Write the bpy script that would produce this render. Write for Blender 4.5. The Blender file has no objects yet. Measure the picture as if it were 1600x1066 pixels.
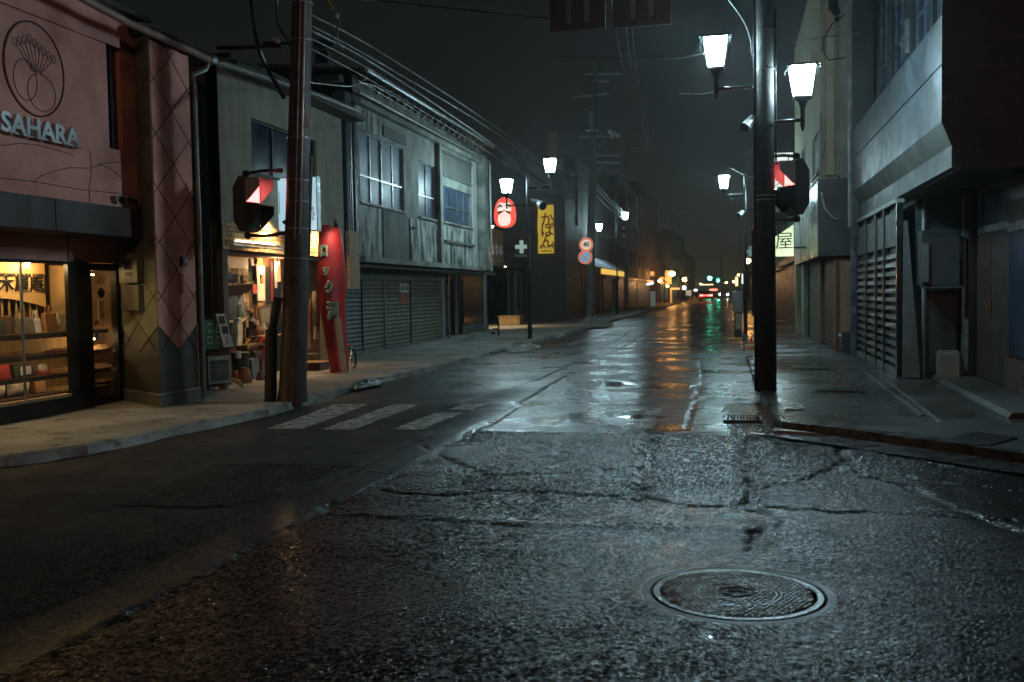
import bpy, math, random
import numpy as np
from mathutils import Vector, Matrix
random.seed(7); rng = np.random.default_rng(7)
sc = bpy.context.scene
COL = sc.collection
# ------------------------------------------------------------------ camera
F = 1550.0; CAMH = 1.6; VX, VY, ROLL = 1142, 452, 0.017
def _cam():
    dx, dy = VX-800, -(VY-533)
    c, s = math.cos(-ROLL), math.sin(-ROLL)
    x, y = dx*c-dy*s, dx*s+dy*c
    pitch = -math.atan2(y, F); yaw = math.atan2(x, math.sqrt(F*F+y*y))
    fw = Vector((-math.sin(yaw)*math.cos(pitch), math.cos(yaw)*math.cos(pitch), math.sin(pitch)))
    rt = Vector((math.cos(yaw), math.sin(yaw), 0)); up = rt.cross(fw)
    c, s = math.cos(ROLL), math.sin(ROLL)
    return (c*rt-s*up), (s*rt+c*up), fw
RT, UP, FW = _cam()
cd = bpy.data.cameras.new('camera'); cam = bpy.data.objects.new('camera', cd); COL.objects.link(cam)
cd.lens = 36*F/1600; cd.sensor_width = 36; cd.clip_start = .1; cd.clip_end = 2000
cd.dof.use_dof = True; cd.dof.focus_distance = 10.0; cd.dof.aperture_fstop = 3.2
m = Matrix((RT, UP, -FW)).transposed().to_4x4(); m.translation = (0, 0, CAMH); cam.matrix_world = m
sc.camera = cam
def px(u, v, x=None, y=None, z=None):
    "point where the sight line of a measured photo point meets a known plane of the street"
    d = (u-800)*RT-(v-533)*UP+F*FW
    t = x/d.x if x is not None else (y/d.y if y is not None else (z-CAMH)/d.z)
    return Vector((d.x*t, d.y*t, CAMH+d.z*t))
# ------------------------------------------------------------------ sky, exposure
w = bpy.data.worlds.new('World'); sc.world = w; w.use_nodes = True
nt = w.node_tree; bg = nt.nodes['Background']
sky = nt.nodes.new('ShaderNodeTexSky'); sky.sky_type = 'NISHITA'; sky.sun_disc = False
sky.sun_elevation = math.radians(-6); sky.sun_rotation = math.radians(20)
tc = nt.nodes.new('ShaderNodeTexCoord'); sp = nt.nodes.new('ShaderNodeSeparateXYZ'); nt.links.new(tc.outputs['Generated'], sp.inputs[0])
cr = nt.nodes.new('ShaderNodeValToRGB'); nt.links.new(sp.outputs['Z'], cr.inputs[0])
cr.color_ramp.elements[0].position = 0.0; cr.color_ramp.elements[0].color = (.0135, .0137, .0112, 1)
cr.color_ramp.elements[1].position = .35; cr.color_ramp.elements[1].color = (.0055, .0078, .0080, 1)
e = cr.color_ramp.elements.new(.12); e.color = (.0092, .0098, .0086, 1)
mx = nt.nodes.new('ShaderNodeMix'); mx.data_type = 'RGBA'; mx.blend_type = 'ADD'; mx.inputs[0].default_value = .02
nt.links.new(cr.outputs[0], mx.inputs[6]); nt.links.new(sky.outputs[0], mx.inputs[7])
nt.links.new(mx.outputs[2], bg.inputs[0]); bg.inputs[1].default_value = 1.0
vs = sc.view_settings; sc.display_settings.display_device = 'sRGB'
vs.view_transform = 'Standard'; vs.look = 'None'; vs.exposure = 0; vs.gamma = 1; vs.use_curve_mapping = False
cy = sc.cycles; cy.use_denoising = True; cy.max_bounces = 6; cy.diffuse_bounces = 3; cy.glossy_bounces = 3; cy.transparent_max_bounces = 12
cy.sample_clamp_indirect = 2.5; cy.sample_clamp_direct = 0; cy.caustics_reflective = False; cy.caustics_refractive = False
cy.use_light_tree = True; cy.use_adaptive_sampling = True; cy.adaptive_threshold = .012
try: cy.denoising_prefilter = 'ACCURATE'; cy.denoising_input_passes = 'RGB_ALBEDO_NORMAL'
except Exception: pass
# ------------------------------------------------------------------ materials
def nodes(name):
    mt = bpy.data.materials.new(name); mt.use_nodes = True
    return mt, mt.node_tree, mt.node_tree.nodes['Principled BSDF']
def rgb(c): return (c[0], c[1], c[2], 1)
def M(name, c, c2=None, rough=.7, metal=0, scale=2.5, streak=False, bump=.25, bscale=45, spec=.5, lo=.38, hi=.66, rvar=.12, coat=0):
    mt, t, b = nodes(name); L = t.links.new
    g = t.nodes.new('ShaderNodeNewGeometry'); mp = t.nodes.new('ShaderNodeMapping')
    L(g.outputs['Position'], mp.inputs[0]); mp.inputs['Scale'].default_value = (1, 1, .28) if streak else (1, 1, 1)
    n = t.nodes.new('ShaderNodeTexNoise'); n.inputs['Scale'].default_value = scale*(2.2 if streak else 1); n.inputs['Detail'].default_value = 9; n.inputs['Roughness'].default_value = .62
    L(mp.outputs[0], n.inputs[0])
    r = t.nodes.new('ShaderNodeMapRange'); r.inputs[1].default_value = lo; r.inputs[2].default_value = hi; L(n.outputs['Fac'], r.inputs[0])
    n2 = t.nodes.new('ShaderNodeTexNoise'); n2.inputs['Scale'].default_value = scale*1.1; n2.inputs['Detail'].default_value = 10; L(g.outputs['Position'], n2.inputs[0])
    c2 = c2 or tuple(v*.62 for v in c)
    m1 = t.nodes.new('ShaderNodeMix'); m1.data_type = 'RGBA'; m1.inputs[6].default_value = rgb(c); m1.inputs[7].default_value = rgb(c2); L(r.outputs[0], m1.inputs[0])
    m2 = t.nodes.new('ShaderNodeMix'); m2.data_type = 'RGBA'; m2.blend_type = 'MULTIPLY'; m2.inputs[0].default_value = .5
    r2 = t.nodes.new('ShaderNodeMapRange'); r2.inputs[1].default_value = .3; r2.inputs[2].default_value = .7; r2.inputs[3].default_value = .65; r2.inputs[4].default_value = 1.2; L(n2.outputs['Fac'], r2.inputs[0])
    L(m1.outputs[2], m2.inputs[6]); L(r2.outputs[0], m2.inputs[7]); L(m2.outputs[2], b.inputs['Base Color'])
    rr = t.nodes.new('ShaderNodeMapRange'); rr.inputs[1].default_value = .3; rr.inputs[2].default_value = .7; rr.inputs[3].default_value = max(.03, rough-rvar); rr.inputs[4].default_value = min(1, rough+rvar)
    L(n2.outputs['Fac'], rr.inputs[0]); L(rr.outputs[0], b.inputs['Roughness'])
    b.inputs['Metallic'].default_value = metal; b.inputs['Specular IOR Level'].default_value = spec
    if bump:
        n3 = t.nodes.new('ShaderNodeTexNoise'); n3.inputs['Scale'].default_value = bscale; n3.inputs['Detail'].default_value = 5; L(g.outputs['Position'], n3.inputs[0])
        bp = t.nodes.new('ShaderNodeBump'); bp.inputs['Strength'].default_value = bump; bp.inputs['Distance'].default_value = .01
        L(n3.outputs['Fac'], bp.inputs['Height']); L(bp.outputs[0], b.inputs['Normal'])
    if coat: b.inputs['Coat Weight'].default_value = coat; b.inputs['Coat Roughness'].default_value = .12
    return mt
def EM(name, c, s, base=None):
    mt, t, b = nodes(name); b.inputs['Base Color'].default_value = rgb(base or c)
    b.inputs['Emission Color'].default_value = rgb(c); b.inputs['Emission Strength'].default_value = s; b.inputs['Roughness'].default_value = .4
    return mt
def EMN(name, c, s, c2, scale=2.0):
    "lit sign face, unevenly lit from inside"
    mt, t, b = nodes(name); g = t.nodes.new('ShaderNodeNewGeometry'); n = t.nodes.new('ShaderNodeTexNoise'); n.inputs['Scale'].default_value = scale; n.inputs['Detail'].default_value = 4
    t.links.new(g.outputs['Position'], n.inputs[0]); mxx = t.nodes.new('ShaderNodeMix'); mxx.data_type = 'RGBA'
    r = t.nodes.new('ShaderNodeMapRange'); r.inputs[1].default_value = .35; r.inputs[2].default_value = .65; t.links.new(n.outputs['Fac'], r.inputs[0])
    mxx.inputs[6].default_value = rgb(c); mxx.inputs[7].default_value = rgb(c2); t.links.new(r.outputs[0], mxx.inputs[0])
    t.links.new(mxx.outputs[2], b.inputs['Emission Color']); b.inputs['Emission Strength'].default_value = s; b.inputs['Base Color'].default_value = rgb(tuple(v*.6 for v in c))
    return mt
def GLASS(name, tint=(.9, .95, .95), refl=.12):
    mt = bpy.data.materials.new(name); mt.use_nodes = True; t = mt.node_tree; t.nodes.clear()
    o = t.nodes.new('ShaderNodeOutputMaterial'); a = t.nodes.new('ShaderNodeBsdfTransparent'); a.inputs[0].default_value = rgb(tint)
    g = t.nodes.new('ShaderNodeBsdfGlossy'); g.inputs['Roughness'].default_value = .03; lw = t.nodes.new('ShaderNodeLayerWeight'); lw.inputs[0].default_value = .5; pw = t.nodes.new('ShaderNodeMath'); pw.operation = 'POWER'; pw.inputs[1].default_value = 4.5; t.links.new(lw.outputs['Facing'], pw.inputs[0]); f = t.nodes.new('ShaderNodeMath'); f.operation = 'MULTIPLY_ADD'; f.inputs[1].default_value = .9; f.inputs[2].default_value = .05; t.links.new(pw.outputs[0], f.inputs[0])
    mm = t.nodes.new('ShaderNodeMixShader'); t.links.new(f.outputs[0], mm.inputs[0]); t.links.new(a.outputs[0], mm.inputs[1]); t.links.new(g.outputs[0], mm.inputs[2]); t.links.new(mm.outputs[0], o.inputs[0])
    return mt
m_pink = M('pink_plaster', (.72, .33, .27), (.42, .17, .14), rough=.8, scale=.9, bump=.5, bscale=22, lo=.40, hi=.68)
m_greygreen = M('grey_green_plaster', (.20, .22, .16), (.14, .16, .115), rough=.8, scale=2)
m_basepaint = M('dark_base_paint', (.055, .05, .045), (.03, .028, .026), rough=.6, scale=5)
m_brown = M('brown_canopy_sheet', (.05, .028, .024), (.03, .018, .017), rough=.55, scale=3, streak=True)
m_dark = M('dark_bronze_metal', (.02, .02, .019), rough=.4, metal=.4, bump=.05)
m_black = M('black_painted_steel', (.012, .013, .014), rough=.38, metal=.3, bump=.05)
m_blackwet = M('wet_black_steel', (.015, .017, .018), rough=.2, metal=.2, bump=.1)
m_conc = M('weathered_concrete', (.25, .26, .225), (.10, .112, .105), rough=.75, scale=1.5, streak=False, bump=.4, lo=.42, hi=.62)
m_conc2 = M('stained_lower_concrete', (.40, .43, .39), (.045, .052, .050), rough=.7, scale=1.6, streak=True, bump=.4, lo=.43, hi=.56)
m_concd = M('dark_concrete', (.12, .125, .11), (.06, .065, .06), rough=.75, scale=2, streak=True)
m_plaster = M('beige_plaster', (.33, .30, .23), (.22, .20, .155), rough=.85, scale=1.4, streak=True, lo=.4, hi=.7)
m_plasterd = M('shadow_grey_plaster', (.13, .125, .10), (.09, .088, .075), rough=.85, scale=2)
m_brick = M('yellow_brick', (.52, .34, .17), (.34, .20, .09), rough=.8, scale=7, bump=.4)
m_mortar = M('mortar', (.10, .075, .05), rough=.9)
m_shutter = M('shutter_steel', (.135, .135, .105), (.085, .085, .07), rough=.5, metal=.25, scale=2.5, streak=True)
m_shutterb = M('blue_grey_shutter_steel', (.10, .125, .12), (.06, .08, .08), rough=.5, metal=.25, scale=2.5, streak=True)
m_alu = M('aluminium', (.38, .40, .40), rough=.35, metal=.7, bump=.03)
m_galv = M('galvanised_steel', (.25, .265, .26), (.17, .18, .18), rough=.42, metal=.5, scale=8, bump=.08)
m_pane = M('window_glass_dark', (.012, .025, .05), (.02, .04, .075), rough=.17, rvar=.05, scale=1.5, bump=.04, bscale=6, spec=.9)
m_paneb = M('frosted_blue_pane', (.05, .08, .125), (.03, .048, .08), rough=.36, rvar=.08, scale=1.2, streak=True, bump=.03, bscale=5, spec=.45)
m_gutter = M('gutter_grey', (.22, .22, .20), rough=.4, scale=5)
m_roof = M('dark_roof_tile', (.03, .032, .034), rough=.45, scale=4)
m_pole = M('brown_steel_pole', (.075, .050, .044), (.028, .021, .02), rough=.55, metal=.1, scale=5, streak=True, bump=.5, bscale=38)
m_polec = M('concrete_pole', (.17, .175, .16), (.12, .125, .115), rough=.6, scale=4, streak=True)
m_poleb = M('brown_black_pole', (.024, .022, .019), (.014, .013, .012), rough=.75, metal=0, scale=4, streak=True, bump=.5, spec=.2)
m_sleeve = M('black_plastic_sleeve', (.014, .014, .014), rough=.5, bump=.1)
m_rust = M('rusty_clamp', (.22, .09, .035), (.09, .04, .02), rough=.8, scale=20)
m_red = M('red_fabric', (.36, .018, .018), (.22, .012, .013), rough=.55, scale=2, bump=.25, bscale=8)
m_green = M('green_paint', (.02, .13, .06), rough=.6)
m_tan = M('tan_tape', (.42, .27, .15), (.3, .2, .12), rough=.7, scale=8)
m_wood = M('pale_wood', (.42, .27, .12), (.3, .18, .075), rough=.6, scale=5, streak=True)
m_woodd = M('dark_wood', (.11, .055, .028), (.06, .03, .017), rough=.55, scale=5, streak=True)
m_white = M('white_paint', (.72, .73, .72), (.5, .51, .5), rough=.55, scale=6)
m_offw = M('off_white_paper', (.66, .62, .52), (.5, .46, .38), rough=.8, scale=5)
m_letter = M('letter_steel', (.5, .54, .58), (.4, .43, .47), rough=.35, metal=.3, bump=.03)
m_groove = M('dark_groove', (.085, .045, .04), rough=.9, bump=0)
m_tile = M('brown_wall_tile', (.115, .09, .075), (.08, .065, .055), rough=.6, scale=3)
m_cream = M('cream_render', (.40, .365, .23), (.30, .28, .18), rough=.8, scale=1.2, streak=True)
m_teal = M('dark_teal_sheet', (.022, .032, .031), (.014, .021, .021), rough=.5, scale=2, streak=True)
m_palegreen = M('pale_green_sheet', (.38, .43, .32), (.20, .25, .19), rough=.35, scale=1.4, streak=True, lo=.4, hi=.6)
m_panelb = M('wet_blue_grey_panel', (.042, .053, .064), (.018, .024, .029), rough=.40, rvar=.12, scale=3.0, streak=True, bump=.9, bscale=30, spec=.42, lo=.42, hi=.6)
m_panelg = M('grey_green_panel', (.042, .048, .04), (.025, .03, .026), rough=.5, scale=2, streak=True)
m_maroon = M('maroon_siding', (.036, .018, .015), (.022, .012, .011), rough=.7, scale=3)
m_ac = M('air_conditioner_cream', (.42, .41, .34), rough=.5)
m_grille = M('grille_dark', (.07, .07, .06), rough=.6)
m_cable = M('cable_rubber', (.016, .017, .018), rough=.33, bump=0)
m_cablew = M('wet_cable_sheath', (.014, .015, .017), rough=.5, bump=0, spec=.35)
m_yel = EMN('yellow_banner_cloth', (1, .70, .07), .42, (.8, .52, .05), 1.2)  # cloth glows by itself, in place of lamplight falling on the banner
m_redprint = M('red_print', (.62, .10, .07), rough=.7, bump=0)
m_blackprint = M('black_print', (.02, .02, .02), rough=.6, bump=0)
m_signred = EM('sign_red', (1, .13, .06), .55)  # road sign red, blue and white glow in place of light falling on them
m_signblue = EM('sign_blue', (.20, .60, .85), .42)
m_signwhite = EM('sign_white', (1, .86, .62), .62)
m_awning = M('blue_white_awning', (.75, .78, .88), (.6, .63, .78), rough=.6, scale=3)
m_leaf = M('dark_leaf', (.03, .07, .025), (.02, .045, .018), rough=.5)
m_snow = M('dirty_snow', (.48, .46, .42), (.17, .15, .13), rough=.75, scale=9, bump=.9, bscale=50)
m_asphbar = M('black_rubber', (.02, .02, .02), rough=.7)
m_orange = M('cone_orange', (.75, .22, .05), rough=.5)
m_greencone = M('cone_teal', (.03, .30, .22), rough=.5)
m_bagbrown = M('brown_leather', (.28, .13, .05), (.2, .09, .035), rough=.5)
m_baggrey = M('grey_felt', (.17, .155, .12), rough=.85)
m_bagdark = M('dark_green_cloth', (.03, .04, .03), rough=.8)
m_bagred = M('red_cloth', (.40, .03, .03), rough=.8)
m_plasticw = M('wrapped_pillow', (.50, .44, .38), (.30, .25, .22), rough=.3, scale=9, bump=.8, bscale=12)
m_sandal = M('tan_sandal', (.62, .45, .26), (.35, .2, .1), rough=.6, scale=14)
m_sandald = M('dark_sandal', (.22, .12, .08), rough=.6)
m_cloth = M('dark_cloth', (.06, .055, .06), rough=.9)
m_glass = GLASS('shop_glass')
e_lamp = EM('street_lamp_glow', (.56, .85, .96), 225)
e_lampfar = EM('far_street_lamp_glow', (.56, .86, .94), 150)
e_red = EM('red_signal_glow', (1, .16, .13), 9); e_redhot = EM('red_signal_core', (1, .14, .13), 6)
e_warmtube = EM('warm_tube', (1, .62, .26), 38)
e_spot = EM('warm_spot_glow', (1, .72, .40), 110)
e_tubew = EM('fluorescent_tube_glow', (1, .86, .62), 6)
e_sodium = EM('sodium_lamp_glow', (1, .45, .12), 90)
e_greens = EM('green_signal_glow', (.04, 1, .55), 60)
e_head = EM('headlight_glow', (1, .93, .8), 90)
e_tail = EM('tail_light_glow', (1, .06, .05), 22)
e_sign = EMN('pale_blue_sign_face', (.62, .86, 1.0), .80, (.42, .66, .78), 1.4)
e_daru = EM('red_lantern_glow', (1, .10, .07), .85); e_daruw = EM('white_lantern_glow', (1, .80, .70), .85); e_darup = EM('pink_lantern_glow', (1, .25, .18), 1.1)
e_ya = EMN('lit_cream_sign_face', (.86, 1.0, .66), 1.3, (.55, .72, .42), .9)
e_whitesign = EMN('lit_white_sign_face', (.92, 1, .92), .9, (.8, .9, .8), 2)
e_shopwarm = EM('warm_shop_glow', (1, .55, .18), 1.6); e_shopwarm2 = EM('faint_warm_glow', (1, .6, .25), .35)
e_coldsign = EM('cold_sign_glow', (.7, .8, 1), 2.2)
m_lens_off = M('dark_green_lens', (.01, .03, .025), rough=.2, bump=0)
m_hoodred = M('signal_hood_inner', (.35, .33, .33), rough=.5, bump=0)
# ------------------------------------------------------------------ mesh helpers
ORG = {}
class MB:
    def __init__(s): s.v = []; s.f = []
    def add(s, vs, fs):
        o = len(s.v); s.v += [tuple(v) for v in vs]; s.f += [tuple(i+o for i in f) for f in fs]; return s
    def box(s, x0, x1, y0, y1, z0, z1):
        x0, x1 = min(x0, x1), max(x0, x1); y0, y1 = min(y0, y1), max(y0, y1); z0, z1 = min(z0, z1), max(z0, z1)
        return s.add([(x0,y0,z0),(x1,y0,z0),(x1,y1,z0),(x0,y1,z0),(x0,y0,z1),(x1,y0,z1),(x1,y1,z1),(x0,y1,z1)],
                     [(0,3,2,1),(4,5,6,7),(0,1,5,4),(1,2,6,5),(2,3,7,6),(3,0,4,7)])
    def hexa(s, p):  # 8 corners: bottom 4 ccw, top 4
        return s.add(p, [(0,3,2,1),(4,5,6,7),(0,1,5,4),(1,2,6,5),(2,3,7,6),(3,0,4,7)])
    def obox(s, c, ax, ay, az):
        c, ax, ay, az = Vector(c), Vector(ax), Vector(ay), Vector(az)
        return s.hexa([c-ax-ay-az, c+ax-ay-az, c+ax+ay-az, c-ax+ay-az, c-ax-ay+az, c+ax-ay+az, c+ax+ay+az, c-ax+ay+az])
    def bar(s, a, b, w=.02, d=None, up=(0,0,1)):
        a, b = Vector(a), Vector(b); t = (b-a)
        if t.length < 1e-6: return s
        tn = t.normalized(); u = Vector(up)
        if abs(tn.dot(u)) > .98: u = Vector((0,1,0))
        r = tn.cross(u).normalized(); q = r.cross(tn)
        return s.obox((a+b)/2, t/2, r*w/2, q*(d or w)/2)
    def tube(s, pts, r, n=8, cap=True):
        pts = [Vector(p) for p in pts]; k = len(pts); rs = r if isinstance(r, (list, tuple)) else [r]*k
        vs = []; prev = None
        for i, p in enumerate(pts):
            t = (pts[min(i+1, k-1)]-pts[max(i-1, 0)]).normalized()
            if prev is None:
                u = Vector((0,0,1)) if abs(t.z) < .9 else Vector((0,1,0)); a = t.cross(u).normalized()
            else: a = (prev-t*prev.dot(t)).normalized()
            prev = a; b = t.cross(a)
            for j in range(n):
                th = 2*math.pi*j/n; vs.append(p+(a*math.cos(th)+b*math.sin(th))*rs[i])
        fs = [(i*n+j, i*n+(j+1)%n, (i+1)*n+(j+1)%n, (i+1)*n+j) for i in range(k-1) for j in range(n)]
        if cap: fs += [tuple(reversed(range(n))), tuple(range((k-1)*n, k*n))]
        return s.add(vs, fs)
    def ext(s, pts, d):
        "polygon (3D points) extruded by vector d"
        n = len(pts); p = [Vector(q) for q in pts]; d = Vector(d)
        return s.add(p+[q+d for q in p], [tuple(reversed(range(n))), tuple(range(n, 2*n))]+[(i, (i+1) % n, n+(i+1) % n, n+i) for i in range(n)])
    def quad(s, *p): return s.add(p, [tuple(range(len(p)))])
    def ball(s, c, r, n=10, k=6, sz=1):
        c = Vector(c); vs = [c+Vector((0,0,r*sz))]
        for i in range(1, k):
            ph = math.pi*i/k
            for j in range(n): th = 2*math.pi*j/n; vs.append(c+Vector((r*math.sin(ph)*math.cos(th), r*math.sin(ph)*math.sin(th), r*sz*math.cos(ph))))
        vs.append(c-Vector((0,0,r*sz))); fs = [(0, 1+j, 1+(j+1) % n) for j in range(n)]
        for i in range(k-2): fs += [(1+i*n+j, 1+(i+1)*n+j, 1+(i+1)*n+(j+1) % n, 1+i*n+(j+1) % n) for j in range(n)]
        o = 1+(k-2)*n; fs += [(o+j, len(vs)-1, o+(j+1) % n) for j in range(n)]
        return s.add(vs, fs)
    def disc(s, c, nrm, r, d=.01, n=28, up=(0,0,1)):
        c, nrm = Vector(c), Vector(nrm).normalized(); a = nrm.cross(Vector(up)).normalized(); b = a.cross(nrm)
        return s.ext([c+(a*math.cos(2*math.pi*i/n)+b*math.sin(2*math.pi*i/n))*r for i in range(n)], nrm*d)
    def build(s, name, mat, parent=None, smooth=False, bevel=0):
        me = bpy.data.meshes.new(name); o0 = ORG.get(parent.name, Vector((0,0,0))) if parent else Vector((0,0,0))
        me.from_pydata([(v[0]-o0.x, v[1]-o0.y, v[2]-o0.z) for v in s.v], [], s.f); me.materials.append(mat)
        import bmesh
        bm = bmesh.new(); bm.from_mesh(me); bmesh.ops.recalc_face_normals(bm, faces=bm.faces); bm.to_mesh(me); bm.free()
        if smooth: me.polygons.foreach_set('use_smooth', [True]*len(me.polygons)); me.set_sharp_from_angle(angle=math.radians(42))
        o = bpy.data.objects.new(name, me); COL.objects.link(o); o.parent = parent; ORG[o.name] = o0.copy()
        if bevel:
            b = o.modifiers.new('bevel', 'BEVEL'); b.width = bevel; b.segments = 2; b.limit_method = 'ANGLE'
        return o
def tag(o, label, cat=None, group=None, kind=None):
    if label: o['label'] = label
    if cat: o['category'] = cat
    if group: o['group'] = group
    if kind: o['kind'] = kind
    return o
def thing(name, loc, label, cat, group=None):
    o = bpy.data.objects.new(name, None); COL.objects.link(o); o.location = loc; o.empty_display_size = .1; ORG[o.name] = Vector(loc)
    return tag(o, label, cat, group)
def solo(mb, name, mat, label, cat, group=None, smooth=False, bevel=0): return tag(mb.build(name, mat, None, smooth, bevel), label, cat, group)
def struct(o): o['kind'] = 'structure'; return o
def shared(src, name, parent, loc, rot=None, scale=None):
    "another piece of the same mesh"
    o = src.copy(); o.name = name; COL.objects.link(o); o.parent = parent; o.location = loc
    if rot: o.rotation_euler = rot
    if scale: o.scale = scale
    return o
def copy_tree(o, loc, rotz=0, parent=None, label=None):
    c = o.copy(); COL.objects.link(c); c.parent = parent
    if parent is None: c.location = loc; c.rotation_euler = (0, 0, rotz)
    if label: c['label'] = label
    for ch in [q for q in o.children]: copy_tree(ch, None, 0, c)
    return c
def text(s, size, o, xd, ud, mat, parent=None, name='lettering', depth=.004, bold=0, sx=1, align='CENTER', vertical=False):
    "lettering lying in the plane of xd (reading direction) and ud (up), standing proud by depth"
    cu = bpy.data.curves.new(name, 'FONT'); cu.body = s if not vertical else '\n'.join(s); cu.size = size; cu.align_x = align; cu.align_y = 'CENTER'
    cu.extrude = depth/2; cu.offset = bold; cu.space_line = 1.02 if vertical else 1; cu.resolution_u = 3
    ob = bpy.data.objects.new('tmp', cu); COL.objects.link(ob)
    me = bpy.data.meshes.new_from_object(ob.evaluated_get(bpy.context.evaluated_depsgraph_get())); bpy.data.objects.remove(ob); bpy.data.curves.remove(cu)
    xd, ud = Vector(xd).normalized(), Vector(ud).normalized(); n = xd.cross(ud); o = Vector(o); o0 = ORG.get(parent.name, Vector()) if parent else Vector()
    for v in me.vertices: c = v.co.copy(); v.co = o+xd*c.x*sx+ud*c.y+n*(c.z+depth/2)-o0
    me.materials.clear(); me.materials.append(mat); me.name = name
    ob = bpy.data.objects.new(name, me); COL.objects.link(ob); ob.parent = parent; ORG[ob.name] = o0.copy()
    return ob
def wallcells(mb, P, u0, u1, v0, v1, holes, th):
    "wall in (u,v) with rectangular holes; P(u,v,d) maps to space, d = depth behind the face"
    us = sorted({u0, u1}|{h[0] for h in holes}|{h[1] for h in holes}); vs_ = sorted({v0, v1}|{h[2] for h in holes}|{h[3] for h in holes})
    for i in range(len(us)-1):
        for j in range(len(vs_)-1):
            cu, cv = (us[i]+us[i+1])/2, (vs_[j]+vs_[j+1])/2
            if any(h[0] < cu < h[1] and h[2] < cv < h[3] for h in holes): continue
            mb.quad(P(us[i], vs_[j], 0), P(us[i+1], vs_[j], 0), P(us[i+1], vs_[j+1], 0), P(us[i], vs_[j+1], 0))
            mb.quad(P(us[i], vs_[j], th), P(us[i+1], vs_[j], th), P(us[i+1], vs_[j+1], th), P(us[i], vs_[j+1], th))
    for (a, b, c, d) in holes+[(u0, u1, v0, v1)]:
        for q in (((a,c),(a,d)), ((b,c),(b,d)), ((a,c),(b,c)), ((a,d),(b,d))):
            mb.quad(P(*q[0], 0), P(*q[1], 0), P(*q[1], th), P(*q[0], th))
    return mb
def PX(x, s=1): return lambda u, v, d: (x-s*d, u, v)     # wall facing s*X, u = y
def PY(y): return lambda u, v, d: (u, y+d, v)            # wall facing the camera (-Y), u = x
def window_x(parent, x, y0, y1, z0, z1, ncol, zbar=None, pm=None, fm=None, s=1, name='window', fw_=.035):
    fm = fm or m_alu; pm = pm or m_pane; f = MB(); d = .05*s
    for yy in np.linspace(y0, y1, ncol+1): f.box(x-d, x, yy-fw_/2, yy+fw_/2, z0, z1)
    for zz in [z0, z1]+([zbar] if zbar else []): f.box(x-d*.9, x+.004*s, y0, y1, zz-fw_/2, zz+fw_/2)
    w_ = f.build(name, fm, parent); ys = np.linspace(y0, y1, ncol+1)
    for k in range(ncol):
        off = .030*s+(.014*s if k % 2 else 0); tz = random.uniform(-.006, .006)
        zs = [z0, zbar, z1] if zbar else [z0, z1]
        for q in range(len(zs)-1):
            MB().hexa([(x-off-.006,ys[k]+.01,zs[q]+.01),(x-off,ys[k]+.01,zs[q]+.01),(x-off+tz,ys[k+1]-.01,zs[q]+.01),(x-off-.006+tz,ys[k+1]-.01,zs[q]+.01),
                       (x-off-.006,ys[k]+.01,zs[q+1]-.01),(x-off,ys[k]+.01,zs[q+1]-.01),(x-off+tz,ys[k+1]-.01,zs[q+1]-.01),(x-off-.006+tz,ys[k+1]-.01,zs[q+1]-.01)]).build('pane', pm, w_)
    return w_
def sag(a, b, s, n=14): a, b = Vector(a), Vector(b); return [a.lerp(b, i/n)-Vector((0,0,s*4*(i/n)*(1-i/n))) for i in range(n+1)]
# ------------------------------------------------------------------ ground: road, pavements, kerbs
def vnoise(x, y, f, seed):
    r = np.random.default_rng(seed); G = r.random((257, 257)); X, Y = x*f+1000.5, y*f+1000.5
    xi, yi = np.floor(X).astype(int), np.floor(Y).astype(int); a, b = X-xi, Y-yi; a = a*a*(3-2*a); b = b*b*(3-2*b)
    g = lambda i, j: G[(xi+i) % 256, (yi+j) % 256]
    return (g(0,0)*(1-a)*(1-b)+g(1,0)*a*(1-b)+g(0,1)*(1-a)*b+g(1,1)*a*b)*2-1
def segdist(x, y, pts):
    d = np.full(x.shape, 9e9)
    for (ax, ay), (bx, by) in zip(pts[:-1], pts[1:]):
        vx, vy = bx-ax, by-ay; t = np.clip(((x-ax)*vx+(y-ay)*vy)/(vx*vx+vy*vy), 0, 1); d = np.minimum(d, np.hypot(x-ax-t*vx, y-ay-t*vy))
    return d
def G2(u, v): p = px(u, v, z=0); return (p.x, p.y)
def inpoly(x, y, pts):
    r = np.zeros(x.shape, bool); n = len(pts)
    for i in range(n):
        (ax, ay), (bx, by) = pts[i], pts[(i+1) % n]
        c = ((ay > y) != (by > y)); r ^= c & (x < (bx-ax)*(y-ay)/(by-ay+1e-12)+ax)
    return r
sst = lambda e0, e1, v: (lambda t: t*t*(3-2*t))(np.clip((v-e0)/(e1-e0), 0, 1))
MH = (px(1152, 927, z=0).x, px(1152, 927, z=0).y, .50)   # manhole centre, radius
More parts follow.
